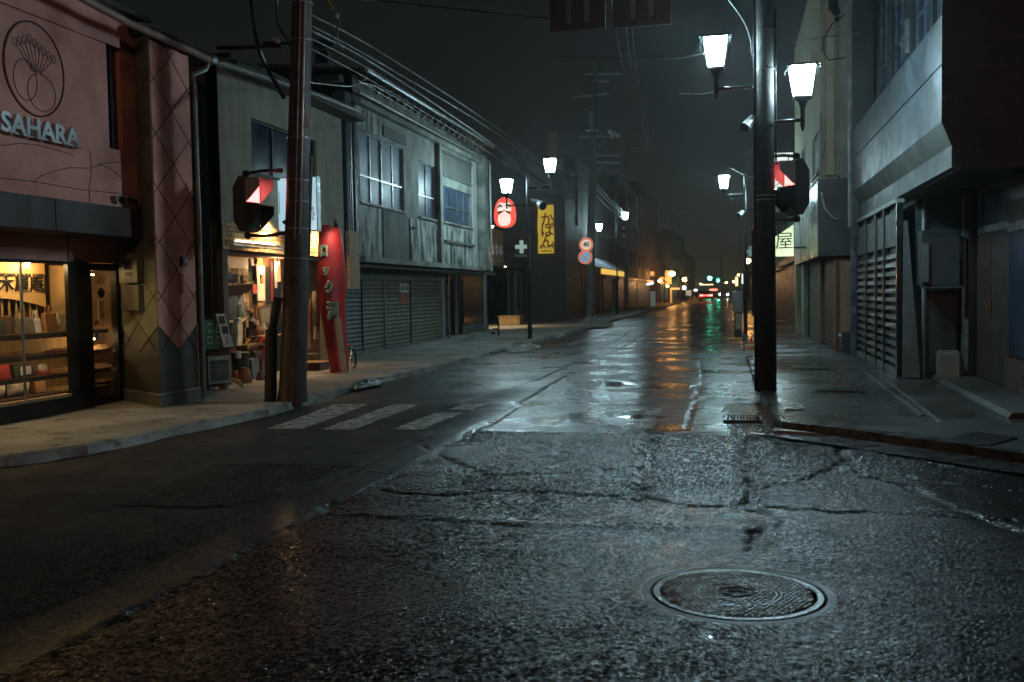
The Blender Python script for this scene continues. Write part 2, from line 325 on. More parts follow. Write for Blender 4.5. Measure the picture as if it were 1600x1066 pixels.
cracks = [([G2(1020,686), G2(1008,722), G2(1000,750), G2(992,780)], .07, .035), ([G2(600,764), G2(700,770), G2(800,762), G2(900,770), G2(990,772), G2(1090,790), G2(1180,790), G2(1320,798), G2(1600,812)], .035, .022),
    ([G2(660,700), G2(760,742), G2(860,738), G2(1000,728)], .035, .018), ([G2(1175,684), G2(1172,715), G2(1180,750), G2(1176,790), G2(1200,812), G2(1185,860)], .075, .034),
    ([G2(845,765), G2(828,790), G2(822,806)], .045, .024), ([G2(1190,688), G2(1310,690), G2(1320,712), G2(1350,740), G2(1420,760), G2(1500,800), G2(1600,830)], .045, .026),
    ([G2(1180,760), G2(1250,752), G2(1310,728), G2(1322,714)], .04, .022), ([G2(1340,718), G2(1450,726), G2(1600,735)], .02, .01), ([G2(520,802), G2(600,806), G2(700,812), G2(820,818)], .02, .012),
    ([G2(1350,745), G2(1400,742), G2(1450,752), G2(1600,765)], .018, .01), ([G2(180,790), G2(350,790), G2(420,775)], .03, .014), ([G2(340,727), G2(555,730)], .022, .012),
    ([G2(950,577), G2(1020,577), G2(1100,581), G2(1172,592)], .05, .018), ([G2(905,625), G2(960,632), G2(1080,632)], .03, .014), ([G2(925,603), G2(1000,606), G2(1080,604)], .03, .01),
    ([G2(905,625), G2(955,585)], .02, .01), ([G2(1080,632), G2(1110,618), G2(1140,620), G2(1180,626)], .05, .02), ([G2(1092,566), G2(1098,590), G2(1080,640), G2(1072,676)], .02, .012),
    ([G2(858,672), G2(905,640)], .014, .008), ([G2(1160,584), G2(1120,592), G2(1080,604)], .03, .014), ([G2(700,580), G2(830,582), G2(930,578)], .03, .012), ([G2(1040,520), G2(1130,524)], .05, .014),
    ([G2(690,640), G2(760,616), G2(850,592), G2(940,545), G2(1005,510)], .05, .02), ([G2(757,668), G2(800,640), G2(850,608), G2(930,568), G2(1010,522)], .05, .02), ([G2(0,981), G2(150,915), G2(350,825), G2(555,734), G2(690,675)], .045, .016),
    ([G2(120,1000), G2(270,925), G2(400,850), G2(540,775), G2(640,738), G2(760,660)], .045, .018)]
trench = [G2(0,995), G2(350,838), G2(555,745), G2(735,664), G2(800,632), G2(935,562), G2(1010,517)]
patch = [G2(340,727), G2(560,730), G2(350,792), G2(180,790)]
def road_fields(x, y, fine=True):
    wob = vnoise(x, y, 6, 3)*.05+vnoise(x, y, 25, 4)*.02
    edge = 11.12+vnoise(x, y*0, 3, 5)*.05+vnoise(x, y*0, 20, 6)*.02
    left = np.interp(y, [0, 4.5, 8.5, 11.2, 12], [-3.15, -3.1, -3.0, -2.95, -2.95])
    C = sst(-.03, .03, edge-y+wob*.3)*np.maximum(sst(-.05, .05, x-left+wob), .55*sst(-1.9, 0, x-left+vnoise(x, y, 1.3, 7)*.5)*sst(9.2, 6.5, y))
    C = np.maximum(C, inpoly(x+wob, y, patch)*.42)
    C = np.maximum(C, sst(-.04, .04, .30-np.abs(x-.24+wob))*(y < 14.3)*(y > 11))      # broken strip beside the drain
    tr = segdist(x, y, trench)
    h = vnoise(x, y, .35, 11)*.016+vnoise(x, y, 1.1, 12)*.006
    h = h+C*(vnoise(x, y, 3, 13)*.003-.006)+(1-C)*vnoise(x, y, 5, 15)*.0010
    if fine: h = h+C*(rng.random(x.shape)-.5)*(.0058+.0010*np.clip(y-6, 0, 5))*np.clip(.95+.75*vnoise(x, y, .9, 51)+.3*vnoise(x, y, 3.5, 52), .35, 1.6)
    cr_ = np.zeros(x.shape)
    jx, jy = x+vnoise(x, y, 8, 21)*.035+vnoise(x, y, 30, 22)*.012, y+vnoise(x, y, 8, 23)*.05+vnoise(x, y, 30, 24)*.015
    for pts, wd, dp in cracks:
        k = 1-sst(wd*.4, wd*1.2+.014, segdist(jx, jy, pts)); k *= np.clip(.75+.6*vnoise(x, y, 3, 31), .35, 1)
        k = np.clip(k, 0, 1); h = h-k*dp; cr_ = np.maximum(cr_, k)
    band = (1-sst(.10, .17, tr)); h = h+band*.006
    ridge = [G2(560,800), G2(700,806), G2(830,812), G2(1000,818), G2(1170,824), G2(1300,832)]
    rd = segdist(jx, jy, ridge); h = h+.012*np.exp(-(rd/.10)**2)
    rut = [G2(930,1066), G2(905,1000)]
    puddles = np.zeros(x.shape)
    for (u, v, a, b) in [(1130,992,.10,.05),(1255,1002,.05,.035),(1000,652,.3,.2),(965,600,.25,.5),(840,811,.55,.05),(1000,818,.4,.04)]:
        cx, cy_ = G2(u, v); puddles = np.maximum(puddles, 1-sst(.6, 1.15, np.hypot((x-cx)/a, (y-cy_)/b)+wob*2))
    h = h-puddles*.004
    dm = np.hypot(x-MH[0], y-MH[1]); k = 1-sst(MH[2]*1.02, MH[2]*1.22, dm); h = h*(1-k)+k*.002
    h = np.where(dm < MH[2]*.985, -.05, h)
    dr = (np.abs(x-.13) < .22) & (np.abs(y-12.48) < .28); h = np.where(dr, -.03, h)
    return h, np.clip(C, 0, 1), np.clip(cr_, 0, 1), puddles, band
def grid_mesh(name, xs, ys, mat, zoff=0, fields=True, keep=None, sink=None, flat=False):
    X, Y = np.meshgrid(xs, ys); nx, ny = len(xs), len(ys); h, C, K, P, B = road_fields(X.ravel(), Y.ravel(), fields)
    if sink: h = np.where((X.ravel() > sink[0]) & (X.ravel() < sink[1]) & (Y.ravel() > sink[2]) & (Y.ravel() < sink[3]), h-.03, h)
    co = np.stack([X.ravel(), Y.ravel(), h+zoff], 1)
    i = (np.arange(ny-1)[:, None]*nx+np.arange(nx-1)[None]).ravel(); f = np.stack([i, i+1, i+nx+1, i+nx], 1)
    if keep is not None: f = f[keep(co[f[:, 0], 0], co[f[:, 0], 1])]
    me = bpy.data.meshes.new(name); me.vertices.add(len(co)); me.vertices.foreach_set('co', co.ravel()); me.loops.add(f.size); me.loops.foreach_set('vertex_index', f.ravel().astype(np.int32))
    me.polygons.add(len(f)); me.polygons.foreach_set('loop_start', np.arange(0, f.size, 4, dtype=np.int32)); me.update(); me.validate()
    for an, av in (('coarse', C), ('crack', K), ('pool', P), ('band', B)):
        a = me.attributes.new(an, 'FLOAT', 'POINT'); a.data.foreach_set('value', av.astype(np.float32))
    me.polygons.foreach_set('use_smooth', (C[f[:, 0]] < .6).tolist() if flat else [True]*len(me.polygons)); me.materials.append(mat)
    o = bpy.data.objects.new(name, me); COL.objects.link(o); return o
def road_material(name, wetness=1.0, paint=False):
    mt, t, b = nodes(name); L = t.links.new; N = t.nodes.new
    g = N('ShaderNodeNewGeometry')
    def at(n): a = N('ShaderNodeAttribute'); a.attribute_name = n; return a.outputs['Fac']
    def noise(s, d=6, r=.6): n = N('ShaderNodeTexNoise'); n.inputs['Scale'].default_value = s; n.inputs['Detail'].default_value = d; n.inputs['Roughness'].default_value = r; L(g.outputs['Position'], n.inputs[0]); return n.outputs['Fac']
    def mr(v, a, b_, c, d): r = N('ShaderNodeMapRange'); L(v, r.inputs[0]); [setattr(r.inputs[i+1], 'default_value', q) for i, q in enumerate((a, b_, c, d))]; return r.outputs[0]
    def ma(op, a, b_=None, c=None):
        n = N('ShaderNodeMath'); n.operation = op
        for i, q in enumerate((a, b_, c)):
            if q is None: continue
            if isinstance(q, (int, float)): n.inputs[i].default_value = q
            else: L(q, n.inputs[i])
        return n.outputs[0]
    def mix(f, a, b_):
        n = N('ShaderNodeMix'); n.data_type = 'RGBA'
        L(f, n.inputs[0])
        for i, q in ((6, a), (7, b_)):
            if isinstance(q, tuple): n.inputs[i].default_value = rgb(q)
            else: L(q, n.inputs[i])
        return n.outputs[2]
    C, K, P, B = at('coarse'), at('crack'), at('pool'), at('band')
    vc = N('ShaderNodeTexVoronoi'); vc.inputs['Scale'].default_value = 52; L(g.outputs['Position'], vc.inputs[0]); sc3 = N('ShaderNodeSeparateColor'); L(vc.outputs['Color'], sc3.inputs[0]); cell = sc3.outputs[0]
    v = N('ShaderNodeTexVoronoi'); v.inputs['Scale'].default_value = 50; L(g.outputs['Position'], v.inputs[0])
    big = noise(.8, 5); mid = noise(4, 8); fn = noise(70, 4, .65)
    base = mix(mr(mid, .35, .65, 0, 1), (.023, .0235, .025), (.013, .0135, .0145))
    chips = mix(mr(fn, .35, .7, 0, 1), (.005, .0055, .006), (.017, .017, .0175))
    base = mix(ma('MULTIPLY', mr(cell, .55, .9, 0, 1), .5), base, (.055, .054, .052)); chips = mix(ma('MULTIPLY', mr(cell, .7, .95, 0, 1), .7), chips, (.040, .039, .038)); col = mix(C, base, chips); col = mix(ma('MULTIPLY', B, .5), col, (.028, .0275, .027)); col = mix(ma('MULTIPLY', K, 1.0), col, (.006, .006, .006))
    if paint:
        wear = ma('MULTIPLY', mr(noise(7, 10, .7), .40, .60, .15, .95), mr(noise(60, 4), .35, .55, .35, 1))
        col = mix(wear, col, (.52, .52, .50))
    L(col, b.inputs['Base Color'])
    rs = mr(big, .38, .62, .40, .17) if wetness > .5 else mr(big, .3, .7, .42, .7)
    sp_ = N('ShaderNodeSeparateXYZ'); L(g.outputs['Position'], sp_.inputs[0])
    dryside = ma('MULTIPLY', mr(sp_.outputs['X'], -3.6, -2.9, .62, 0), mr(sp_.outputs['Y'], 12, 16.5, 1, .16)); drymask = ma('MULTIPLY', mr(sp_.outputs['X'], -3.6, -2.9, 1, 0), mr(sp_.outputs['Y'], 12, 16.5, 1, .0))                       # the far lane is drier
    rs = ma('ADD', ma('ADD', rs, dryside), ma('MULTIPLY', ma('SUBTRACT', mid, .5), .28))
    rc = mr(mid, .35, .65, .075, .19)
    rr = N('ShaderNodeMix'); L(C, rr.inputs[0]); L(rs, rr.inputs[2]); L(ma('MINIMUM', ma('ADD', rc, dryside), .9), rr.inputs[3])
    r2 = N('ShaderNodeMix'); L(P, r2.inputs[0]); L(rr.outputs[0], r2.inputs[2]); r2.inputs[3].default_value = .07
    L(r2.outputs[0], b.inputs['Roughness']); L(ma('MULTIPLY_ADD', drymask, -.30, ma('MULTIPLY', ma('MULTIPLY_ADD', C, .0, .60), ma('SUBTRACT', 1.0, ma('MULTIPLY', C, mr(cell, .25, .62, .86, 0))))), b.inputs['Specular IOR Level'])
    hgt = ma('ADD', ma('MULTIPLY', fn, 1.0), ma('MULTIPLY', v.outputs['Distance'], -1.6))
    bp = N('ShaderNodeBump'); bp.inputs['Distance'].default_value = .007
    st = ma('MULTIPLY', ma('ADD', ma('ADD', ma('MULTIPLY', C, .40), .10), ma('MULTIPLY', drymask, .3)), ma('SUBTRACT', 1.0, ma('MULTIPLY', P, .9))); L(st, bp.inputs['Strength']); L(hgt, bp.inputs['Height'])
    L(bp.outputs[0], b.inputs['Normal']); return mt
m_road = road_material('wet_asphalt'); m_paint = road_material('worn_road_paint', paint=True)
ysr = [1.2]
while ysr[-1] < 290:
    yy = ysr[-1]; ysr.append(yy+(.028 if yy < 14.5 else min(2.0, .028*(yy/14.5)**2.2)))
xsr = np.concatenate([np.arange(-16, -7.2, .35), np.arange(-7.2, 3.6, .028), np.arange(3.6, 22, .3)])
leftk = [(-30, 4.5), (-12, 5.6), (-8.4, 6.6), (-7.5, 7.2), (-6.95, 8.2), (-6.5, 9.0), (-6.35, 10.3), (-6.05, 12.2), (-6.12, 14), (-6.3, 16.8), (-6.1, 18.5), (-5.97, 26), (-6.02, 34), (-5.97, 52), (-5.9, 300)]
rightk = [(30, -6), (9, 4.2), (4.4, 7.9), (2.5, 9.42), (1.45, 10.55), (.85, 11.15), (.53, 11.42), (.46, 11.9), (.42, 13.6), (.36, 17), (.33, 22), (.35, 300)]
NR = (-3.45, 4.6, 2.3, 11.3)
road = struct(grid_mesh('road', xsr, np.array(ysr), m_road, fields=False, sink=(NR[0]+.05, NR[1]-.05, NR[2]+.05, NR[3]-.05)))
near = struct(grid_mesh('road_chippings', np.arange(NR[0], NR[1], .0175), np.concatenate([np.arange(NR[2], 6, .0175), np.arange(6, 8.4, .025), np.arange(8.4, NR[3], .036)]), m_road, flat=True)); tag(near, 'coarse wet chipped asphalt with long cracks in the foreground')
tag(road, 'wet cracked asphalt roadway with coarse chippings in the foreground')
ground = struct(MB().quad((-500, -60, -.09), (500, -60, -.09), (500, 700, -.09), (-500, 700, -.09)).build('ground', M('ground_asphalt', (.04, .04, .04), rough=.6)))
# crosswalk bars and lane lines as sheets just above the road
bars = [[(415,672),(470,672),(573,632),(522,632)], [(500,673),(550,673),(655,632),(612,632)], [(609,673),(658,673),(720,646),(679,646)], [(698,641),(735,641),(762,631),(720,631)],
        [(764,657),(777,655),(822,633),(806,633)], [(903,658),(932,656),(960,636),(920,636)], [(1078,676),(1128,678),(1126,640),(1086,639)], [(985,672),(1018,672),(1032,640),(1010,640)]]
def strip_sheet(poly, name='road_marking'):
    P = [G2(*q) for q in poly]; xs = [p[0] for p in P]; ys = [p[1] for p in P]
    gx = np.arange(min(xs), max(xs)+.02, .028); gy = np.arange(min(ys), max(ys)+.03, max(.03, (max(ys)-min(ys))/130))
    return struct(grid_mesh(name, gx, gy, m_paint, zoff=.0045, fields=False, keep=lambda x, y: inpoly(x, y, P)))
for q in bars: strip_sheet(q)
strip_sheet([(880,540),(892,540),(975,511),(966,511)]); strip_sheet([(985,505),(992,505),(1040,492),(1036,492)])
# pavements
def off_poly(line, xfar, z, name, mat, step=None):
    mb = MB(); n = len(line)
    for (ax, ay), (bx, by) in zip(line[:-1], line[1:]):
        k = max(1, int(abs(by-ay)/3)) if ay < 60 else 4
        for i in range(k):
            p = (ax+(bx-ax)*i/k, ay+(by-ay)*i/k); q = (ax+(bx-ax)*(i+1)/k, ay+(by-ay)*(i+1)/k)
            mb.quad((p[0], p[1], z), (q[0], q[1], z), (xfar, q[1], z), (xfar, p[1], z))
    return struct(mb.build(name, mat))
def pavement_mat(name, c, c2, c3, rough, wet):
    mt, t, b = nodes(name); L = t.links.new; N = t.nodes.new; g = N('ShaderNodeNewGeometry')
    def nz(s, d=8, r=.62): n = N('ShaderNodeTexNoise'); n.inputs['Scale'].default_value = s; n.inputs['Detail'].default_value = d; n.inputs['Roughness'].default_value = r; L(g.outputs['Position'], n.inputs[0]); return n.outputs['Fac']
    def mr(v, *a): r = N('ShaderNodeMapRange'); L(v, r.inputs[0]); [setattr(r.inputs[i+1], 'default_value', q) for i, q in enumerate(a)]; return r.outputs[0]
    m1 = N('ShaderNodeMix'); m1.data_type = 'RGBA'; L(mr(nz(.9), .42, .58, 0, 1), m1.inputs[0]); m1.inputs[6].default_value = rgb(c); m1.inputs[7].default_value = rgb(c2)
    m2 = N('ShaderNodeMix'); m2.data_type = 'RGBA'; L(mr(nz(3.2, 10, .7), .56, .64, 0, .85), m2.inputs[0]); L(m1.outputs[2], m2.inputs[6]); m2.inputs[7].default_value = rgb(c3)
    L(m2.outputs[2], b.inputs['Base Color']); L(mr(nz(.7, 5), .40, .60, *((.42, .12) if wet else (.85, .6))), b.inputs['Roughness'])
    bp = N('ShaderNodeBump'); bp.inputs['Strength'].default_value = .35 if not wet else .18; bp.inputs['Distance'].default_value = .01; L(nz(22 if not wet else 40, 8, .7), bp.inputs['Height']); L(bp.outputs[0], b.inputs['Normal']); return mt
m_pavl = pavement_mat('snow_dusted_pavement', (.30, .29, .26), (.19, .183, .165), (.045, .043, .04), .7, False)
m_pavr = pavement_mat('wet_pavement', (.075, .07, .065), (.05, .048, .045), (.03, .03, .03), .4, True)
def inset(line, d): return [(x+d, y+abs(d)*.2) for x, y in line]
lp = inset(leftk[2:], -.16); lp = [(-9.6, 6.6)]+lp[0:]
def gridpoly(line, xfar, z, name, mat, sgn, und=.012):
    ys_ = np.unique(np.concatenate([np.arange(4, 60, .12), np.arange(60, 300, 3)])); lx = [p[0] for p in line]; ly = [p[1] for p in line]
    rows = []; nx = 60; vs = []
    ys_ = ys_[(ys_ >= ly[0]) & (ys_ <= ly[-1])]
    for yy in ys_:
        a = np.interp(yy, ly, lx)
        for k in range(nx+1): xx = a+(xfar-a)*k/nx; vs.append((xx, yy))
    v = np.array(vs); h = vnoise(v[:, 0], v[:, 1], .5, 41)*und+vnoise(v[:, 0], v[:, 1], 3, 42)*und*.35
    f = [(i*(nx+1)+k, i*(nx+1)+k+1, (i+1)*(nx+1)+k+1, (i+1)*(nx+1)+k) for i in range(len(ys_)-1) for k in range(nx)]
    mb = MB(); mb.v = [(a, b, z+c) for (a, b), c in zip(vs, h)]; mb.f = f; return struct(mb.build(name, mat, smooth=True))
pavl = gridpoly(lp, -13, .095, 'pavement', m_pavl, -1); tag(pavl, 'pale snow dusted pavement in front of the left shops')
rp = [(x+.17, y) for x, y in rightk[::1]]; rp = sorted(rp[2:], key=lambda p: p[1]); rp = [(20, 5.2)]+rp
rp = [(7.0, 5.9), (4.6, 7.9), (2.7, 9.42), (1.62, 10.6), (1.02, 11.2), (.70, 11.5), (.63, 12), (.59, 13.6), (.53, 17), (.50, 22), (.52, 300)]
pavr = gridpoly(rp, 9, .095, 'pavement', m_pavr, 1, .008); tag(pavr, 'wet dark pavement in front of the right buildings')
def kerb(name, line, sgn, ymax, label):
    root = bpy.data.objects.new(name, None); COL.objects.link(root); ORG[root.name] = Vector((0,0,0)); tag(root, label, kind='structure')
    pts = [Vector((x, y, 0)) for x, y in line]; seg = []; L_ = .6; i = 0; pos = pts[0].copy(); acc = []
    cur = pts[0]; rest = []
    for a, b in zip(pts[:-1], pts[1:]):
        n = max(1, round((b-a).length/L_)); 
        for k in range(n):
            p, q = a.lerp(b, k/n), a.lerp(b, (k+1)/n)
            if p.y > ymax: continue
            t = (q-p).normalized(); nrm = Vector((-t.y, t.x, 0))*sgn; e_ = t*.006; h = .115+random.uniform(-.008, .006); o_ = nrm*random.uniform(-.006, .006); W = .19
            P = [p+e_+o_, q-e_+o_, q-e_+nrm*W, p+e_+nrm*W]; h -= (.018 if sgn > 0 else 0); b4 = [Vector((c.x, c.y, -.06)) for c in P]; t4 = [Vector((c.x, c.y, h)) for c in P]
            t4[0] += nrm*.02; t4[1] += nrm*.02
            MB().hexa(b4+t4).build('kerb_stone', m_kerb_w if sgn < 0 else m_kerb_l, root)
    return root
m_kerb_l = M('dusty_kerb_concrete', (.30, .285, .26), (.09, .085, .08), rough=.75, scale=3, bump=.4)
m_kerb_w = M('wet_kerb_concrete', (.055, .057, .056), (.028, .028, .028), rough=.28, scale=4, bump=.3)
kl = kerb('kerb', leftk[3:], 1, 75, 'low dusty kerb stones along the left pavement')
kr = kerb('kerb', [p for p in rightk[1:]], -1, 60, 'wet kerb stones round the right corner')
far = MB(); far.box(-5.95-.19, -5.95, 75.2, 300, -.05, .11); struct(far.build('kerb', m_kerb_l)); far = MB(); far.box(.33, .52, 60.7, 300, -.05, .11); struct(far.build('kerb', m_kerb_w))
# kerb lip and gutter band in front of the corner
mbg = MB()
for (ax, ay), (bx, by) in zip(rightk[1:6], rightk[2:7]): mbg.quad((ax-.30, ay-.32, .020), (bx-.34, by-.30, .020), (bx-.01, by-.01, .03), (ax-.01, ay-.01, .03))
struct(tag(mbg.build('gutter_channel', m_kerb_w), 'smooth concrete gutter channel along the right corner kerb'))
# covers and gratings
def plate(name, poly, z, th, mat, label, cat, slots=None):
    P = [px(u, v, z=z) for u, v in poly]; t = thing(name, (sum(p.x for p in P)/4, sum(p.y for p in P)/4, z), label, cat)
    MB().ext([p-Vector((0,0,th)) for p in P], (0, 0, th+.006)).build('plate', mat, t)
    if slots:
        a, b, c, d = P
        for i in range(slots):
            f = (i+.5)/slots; lo = a.lerp(b, f)*.84+d.lerp(c, f)*.16; hi = a.lerp(b, f)*.16+d.lerp(c, f)*.84; MB().bar(lo+Vector((0,0,.008)), hi+Vector((0,0,.008)), .022, .012).build('bar', m_galv, t)
    return t
m_coverw = M('wet_pale_cover', (.36, .37, .33), (.2, .2, .18), rough=.25, scale=8)
plate('service_cover', [(1212,640),(1257,640),(1253,630),(1214,630)], .108, .05, m_coverw, 'small wet pale square service cover at the kerb corner', 'cover')
plate('service_cover', [(1470,690),(1540,698),(1590,684),(1520,674)], .106, .05, m_dark, 'dark square metal cover in the right pavement', 'cover')
plate('drain_grating', [(1275,610),(1352,613),(1345,606),(1278,604)], .106, .05, m_dark, 'nearer flat slotted grating across the right pavement', 'grating', 9)
plate('drain_grating', [(1238,576),(1298,577),(1294,572),(1238,571)], .106, .05, m_dark, 'farther flat slotted grating across the right pavement', 'grating', 8)
plate('channel_cover', [(1208,674),(1222,674),(1280,678),(1210,669)], .118, .03, m_coverw, 'pale wet slab on the kerb at the right corner', 'slab')
t = thing('gully_grating', (.13, 12.48, .01), 'black iron gully grating in the broken road edge at the right kerb', 'grating')
MB().box(-.10,-.075,12.22,12.74,-.03,.022).box(.335,.36,12.22,12.74,-.03,.022).box(-.1,.36,12.20,12.22,-.03,.022).box(-.1,.36,12.74,12.76,-.03,.022).build('frame', m_dark, t)
for i in range(11): MB().box(-.07+i*.038,-.052+i*.038,12.22,12.74,-.02,.016).build('bar', m_blackwet, t)
# sliding rail slots in the right pavement
for k, (a, b, c) in enumerate([((1383,592),(1470,660),'inner'), ((1352,582),(1440,648),'outer')]):
    p, q = px(*a, z=.104), px(*b, z=.104); solo(MB().bar(p, q, .035, .014), 'floor_rail', m_galv, f'{c} thin metal rail set into the pavement by the slatted gate', 'rail')
# ------------------------------------------------------------------ manhole
mh = thing('manhole_cover', (MH[0], MH[1], 0), 'round iron manhole cover with raised studs reflecting red light', 'manhole cover')
def ring(r0, r1, z0, z1, n=96):
    mb = MB(); vs = []
    for r, z in ((r0, z0), (r0, z1), (r1, z1), (r1, z0)):
        for i in range(n): a = 2*math.pi*i/n; vs.append((MH[0]+r*math.cos(a), MH[1]+r*math.sin(a), z))
    return mb.add(vs, [(k*n+i, k*n+(i+1) % n, ((k+1) % 4)*n+(i+1) % n, ((k+1) % 4)*n+i) for k in range(4) for i in range(n)])
m_iron = M('wet_cast_iron', (.016, .015, .0155), (.010, .010, .011), rough=.17, metal=0, scale=12, bump=.35, bscale=70, rvar=.1)
ring(.455, .500, -.06, .001).build('frame', M('dull_cast_iron', (.014,.014,.014), rough=.42, spec=.3, bump=.5, bscale=60), mh, smooth=True); ring(.405, .437, -.04, .003).build('rim', m_iron, mh, smooth=True)
base = MB().disc((MH[0], MH[1], -.03), (0, 0, 1), .436, .026, 96).build('plate', m_iron, mh)
sm = MB(); cnt = 0
studs = []
for i in range(-14, 15):
    for j in range(-14, 15):
        x, y = i*.0285+(.014 if j % 2 else 0), j*.0285; r = math.hypot(x, y)
        if r < .385 and r > .09 and not (abs(r-.21) < .018): studs.append((x, y))
studs.sort(key=lambda p: -p[0]+p[1]*.0); proto = None
def studmesh(a): return MB().hexa([Vector((sx*a, sy*a, -.004)) for sx, sy in ((-1,-1),(1,-1),(1,1),(-1,1))]+[Vector((sx*a*.72, sy*a*.72, .0075)) for sx, sy in ((-1,-1),(1,-1),(1,1),(-1,1))])
sp0 = studmesh(.0098).build('stud', m_iron)
for k, (x, y) in enumerate(studs[:300]):
    o = sp0 if k == 0 else sp0.copy()
    if k: COL.objects.link(o)
    o.parent = mh; o.location = (x, y, random.uniform(-.0008, .0008)); o.rotation_euler = (random.uniform(-.05, .05), random.uniform(-.05, .05), random.choice((0, .785)))
rest = MB()
for (x, y) in studs[300:]:
    q = studmesh(.0098); q.v = [(a+x+MH[0], b+y+MH[1], c) for a, b, c in q.v]; rest.add(q.v, q.f)
if len(rest.v): o = rest.build('studs', m_iron, mh); o['kind'] = 'stuff'
for r in (.20, .225): ring(r-.004, r+.004, -.004, .006, 64).build('raised_ring', m_iron, mh, smooth=True)
# emblem in the middle: an open leaf curve
em = MB().tube([(MH[0]-.08+.16*i/14, MH[1]+.045*math.sin(i/14*math.pi)-.01, .004) for i in range(15)], .006, 6)
em.tube([(MH[0]-.08+.16*i/14, MH[1]-.045*math.sin(i/14*math.pi)-.01, .004) for i in range(15)], .006, 6).build('emblem', m_iron, mh, smooth=True)
# litter and old snow
lt = px(498, 801, z=.01)
solo(MB().add([lt+Vector(p) for p in ((-.07,-.03,0),(.05,-.05,.002),(.08,.03,.012),(-.02,.05,.035),(-.03,.0,.03))], [(0,1,4),(1,2,4),(2,3,4),(3,0,4)]), 'crumpled_wrapper', M('teal_wrapper', (.2,.42,.45), rough=.25), 'crumpled pale teal wrapper lying on the dark road', 'litter')
def heap(c, rx, ry, h, label, seed, mat=None):
    n, kk = 26, 9; mb = MB(); vs = [(c[0], c[1], c[2]+h)]; r_ = random.Random(seed)
    for i in range(1, kk+1):
        for j in range(n):
            a = 2*math.pi*j/n; f = i/kk; R_ = f*(1+.22*math.sin(3*a+seed)+.12*math.sin(7*a)); hh = h*(1-f)**.8*(1+r_.uniform(-.5, .5))
            vs.append((c[0]+rx*R_*math.cos(a), c[1]+ry*R_*math.sin(a), c[2]+(hh if i < kk else -.02)))
    fs = [(0, 1+j, 1+(j+1) % n) for j in range(n)]+[(1+i*n+j, 1+(i+1)*n+j, 1+(i+1)*n+(j+1) % n, 1+i*n+(j+1) % n) for i in range(kk-1) for j in range(n)]
    mb.v = vs; mb.f = fs; return solo(mb, 'snow_heap', mat or m_snow, label, 'snow')
q = px(925, 507, z=.1); heap((q.x+.2, q.y-1.2, .08), .75, 2.2, .34, 'dirty heap of old snow at the foot of the concrete utility pole', 2)
q = px(815, 541, z=.1); heap((q.x, q.y-.3, .05), .5, 1.3, .16, 'low dirty snow ridge beside the black lamp post', 5)
q = px(1032, 483, z=.1); heap((q.x, q.y, .03), .35, 9, .10, 'long thin strip of snow far along the left kerb', 8)

q = px(600, 594, z=.1); heap((q.x-.25, q.y-.4, .06), .18, 1.0, .07, 'dark slush ridge on the kerb before the shutters', 14, M('dark_slush', (.04,.038,.035), rough=.4, bump=.6))

# ------------------------------------------------------------------ SAHARA shop building (left)
SX = -8.8
sah = thing('shop_building', (SX, 11, .1), 'pink plastered shop building with SAHARA lettering and lit display window', 'building')
SU = -8.15; kz = lambda z: 1.6+(z-1.6)*.926
hol = [(11.985, 12.285, kz(3.80), kz(5.35))]
wallcells(MB(), PX(SU), 7.6, 12.63, 2.50, kz(5.78), hol, .28).build('wall', m_pink, sah)
MB().box(SU-.11, SU-.07, 11.95, 12.32, kz(3.78), kz(5.37)).build('window_recess', m_pane, sah)
MB().box(SU-.069, SU-.04, 12.11, 12.14, kz(3.80), kz(5.35)).build('mullion', m_dark, sah)
MB().box(SU+.001, SU+.04, 7.6, 12.62, kz(5.29), kz(5.78)).build('cornice', m_pink, sah)
MB().box(SX-.02, SU+.10, 7.6, 12.64, 2.45, 2.85).build('canopy', m_brown, sah, bevel=.01)
for yy in (9.0, 10.7): MB().box(SU+.101, SU+.108, yy-.006, yy+.006, 2.46, 2.84).build('canopy_seam', m_dark, sah)
MB().box(SX-.10, SX-.02, 8.6, 13.05, 2.13, 2.60).build('lower_fascia', m_pink, sah)
MB().box(SX-.03, SX-.01, 11.93, 11.945, 2.14, 2.53).build('fascia_joint', m_groove, sah)
# relief oval with plant drawing
oc = Vector((SU+.004, 10.55, kz(4.60)))
def oval(ry, rz, a0=0, a1=2*math.pi, c=oc, n=48): return [c+Vector((0, ry*math.cos(a0+(a1-a0)*i/n), rz*math.sin(a0+(a1-a0)*i/n))) for i in range(n+1)]
MB().tube(oval(.53, .555), .012, 6, False).build('relief_ring', m_groove, sah, smooth=True)
MB().ext([p-Vector((.001,0,0)) for p in oval(.505, .53)[:-1]], (.006, 0, 0)).build('relief_disc', m_pink, sah)
pl = MB(); oc2 = oc+Vector((.007, 0, 0))
for a, b, c0, r in ((.25, .22, (0, .10, -.26), .006), (.20, .24, (0, -.18, -.16), .006), ): pl.tube(oval(a, b, c=oc2+Vector(c0)), r, 5, False)
for k in range(9):
    s0 = oc2+Vector((0, .02+.02*(k-4), -.03)); e_ = oc2+Vector((0, -.34+.085*k, .34-.03*abs(k-3))); pl.tube([s0, s0.lerp(e_, .5)+Vector((0, .02*(k-4), .08)), e_], .005, 5)
    pl.tube(oval(.035, .05, c=e_), .0045, 5, False)
pl.build('relief_plant', m_groove, sah)
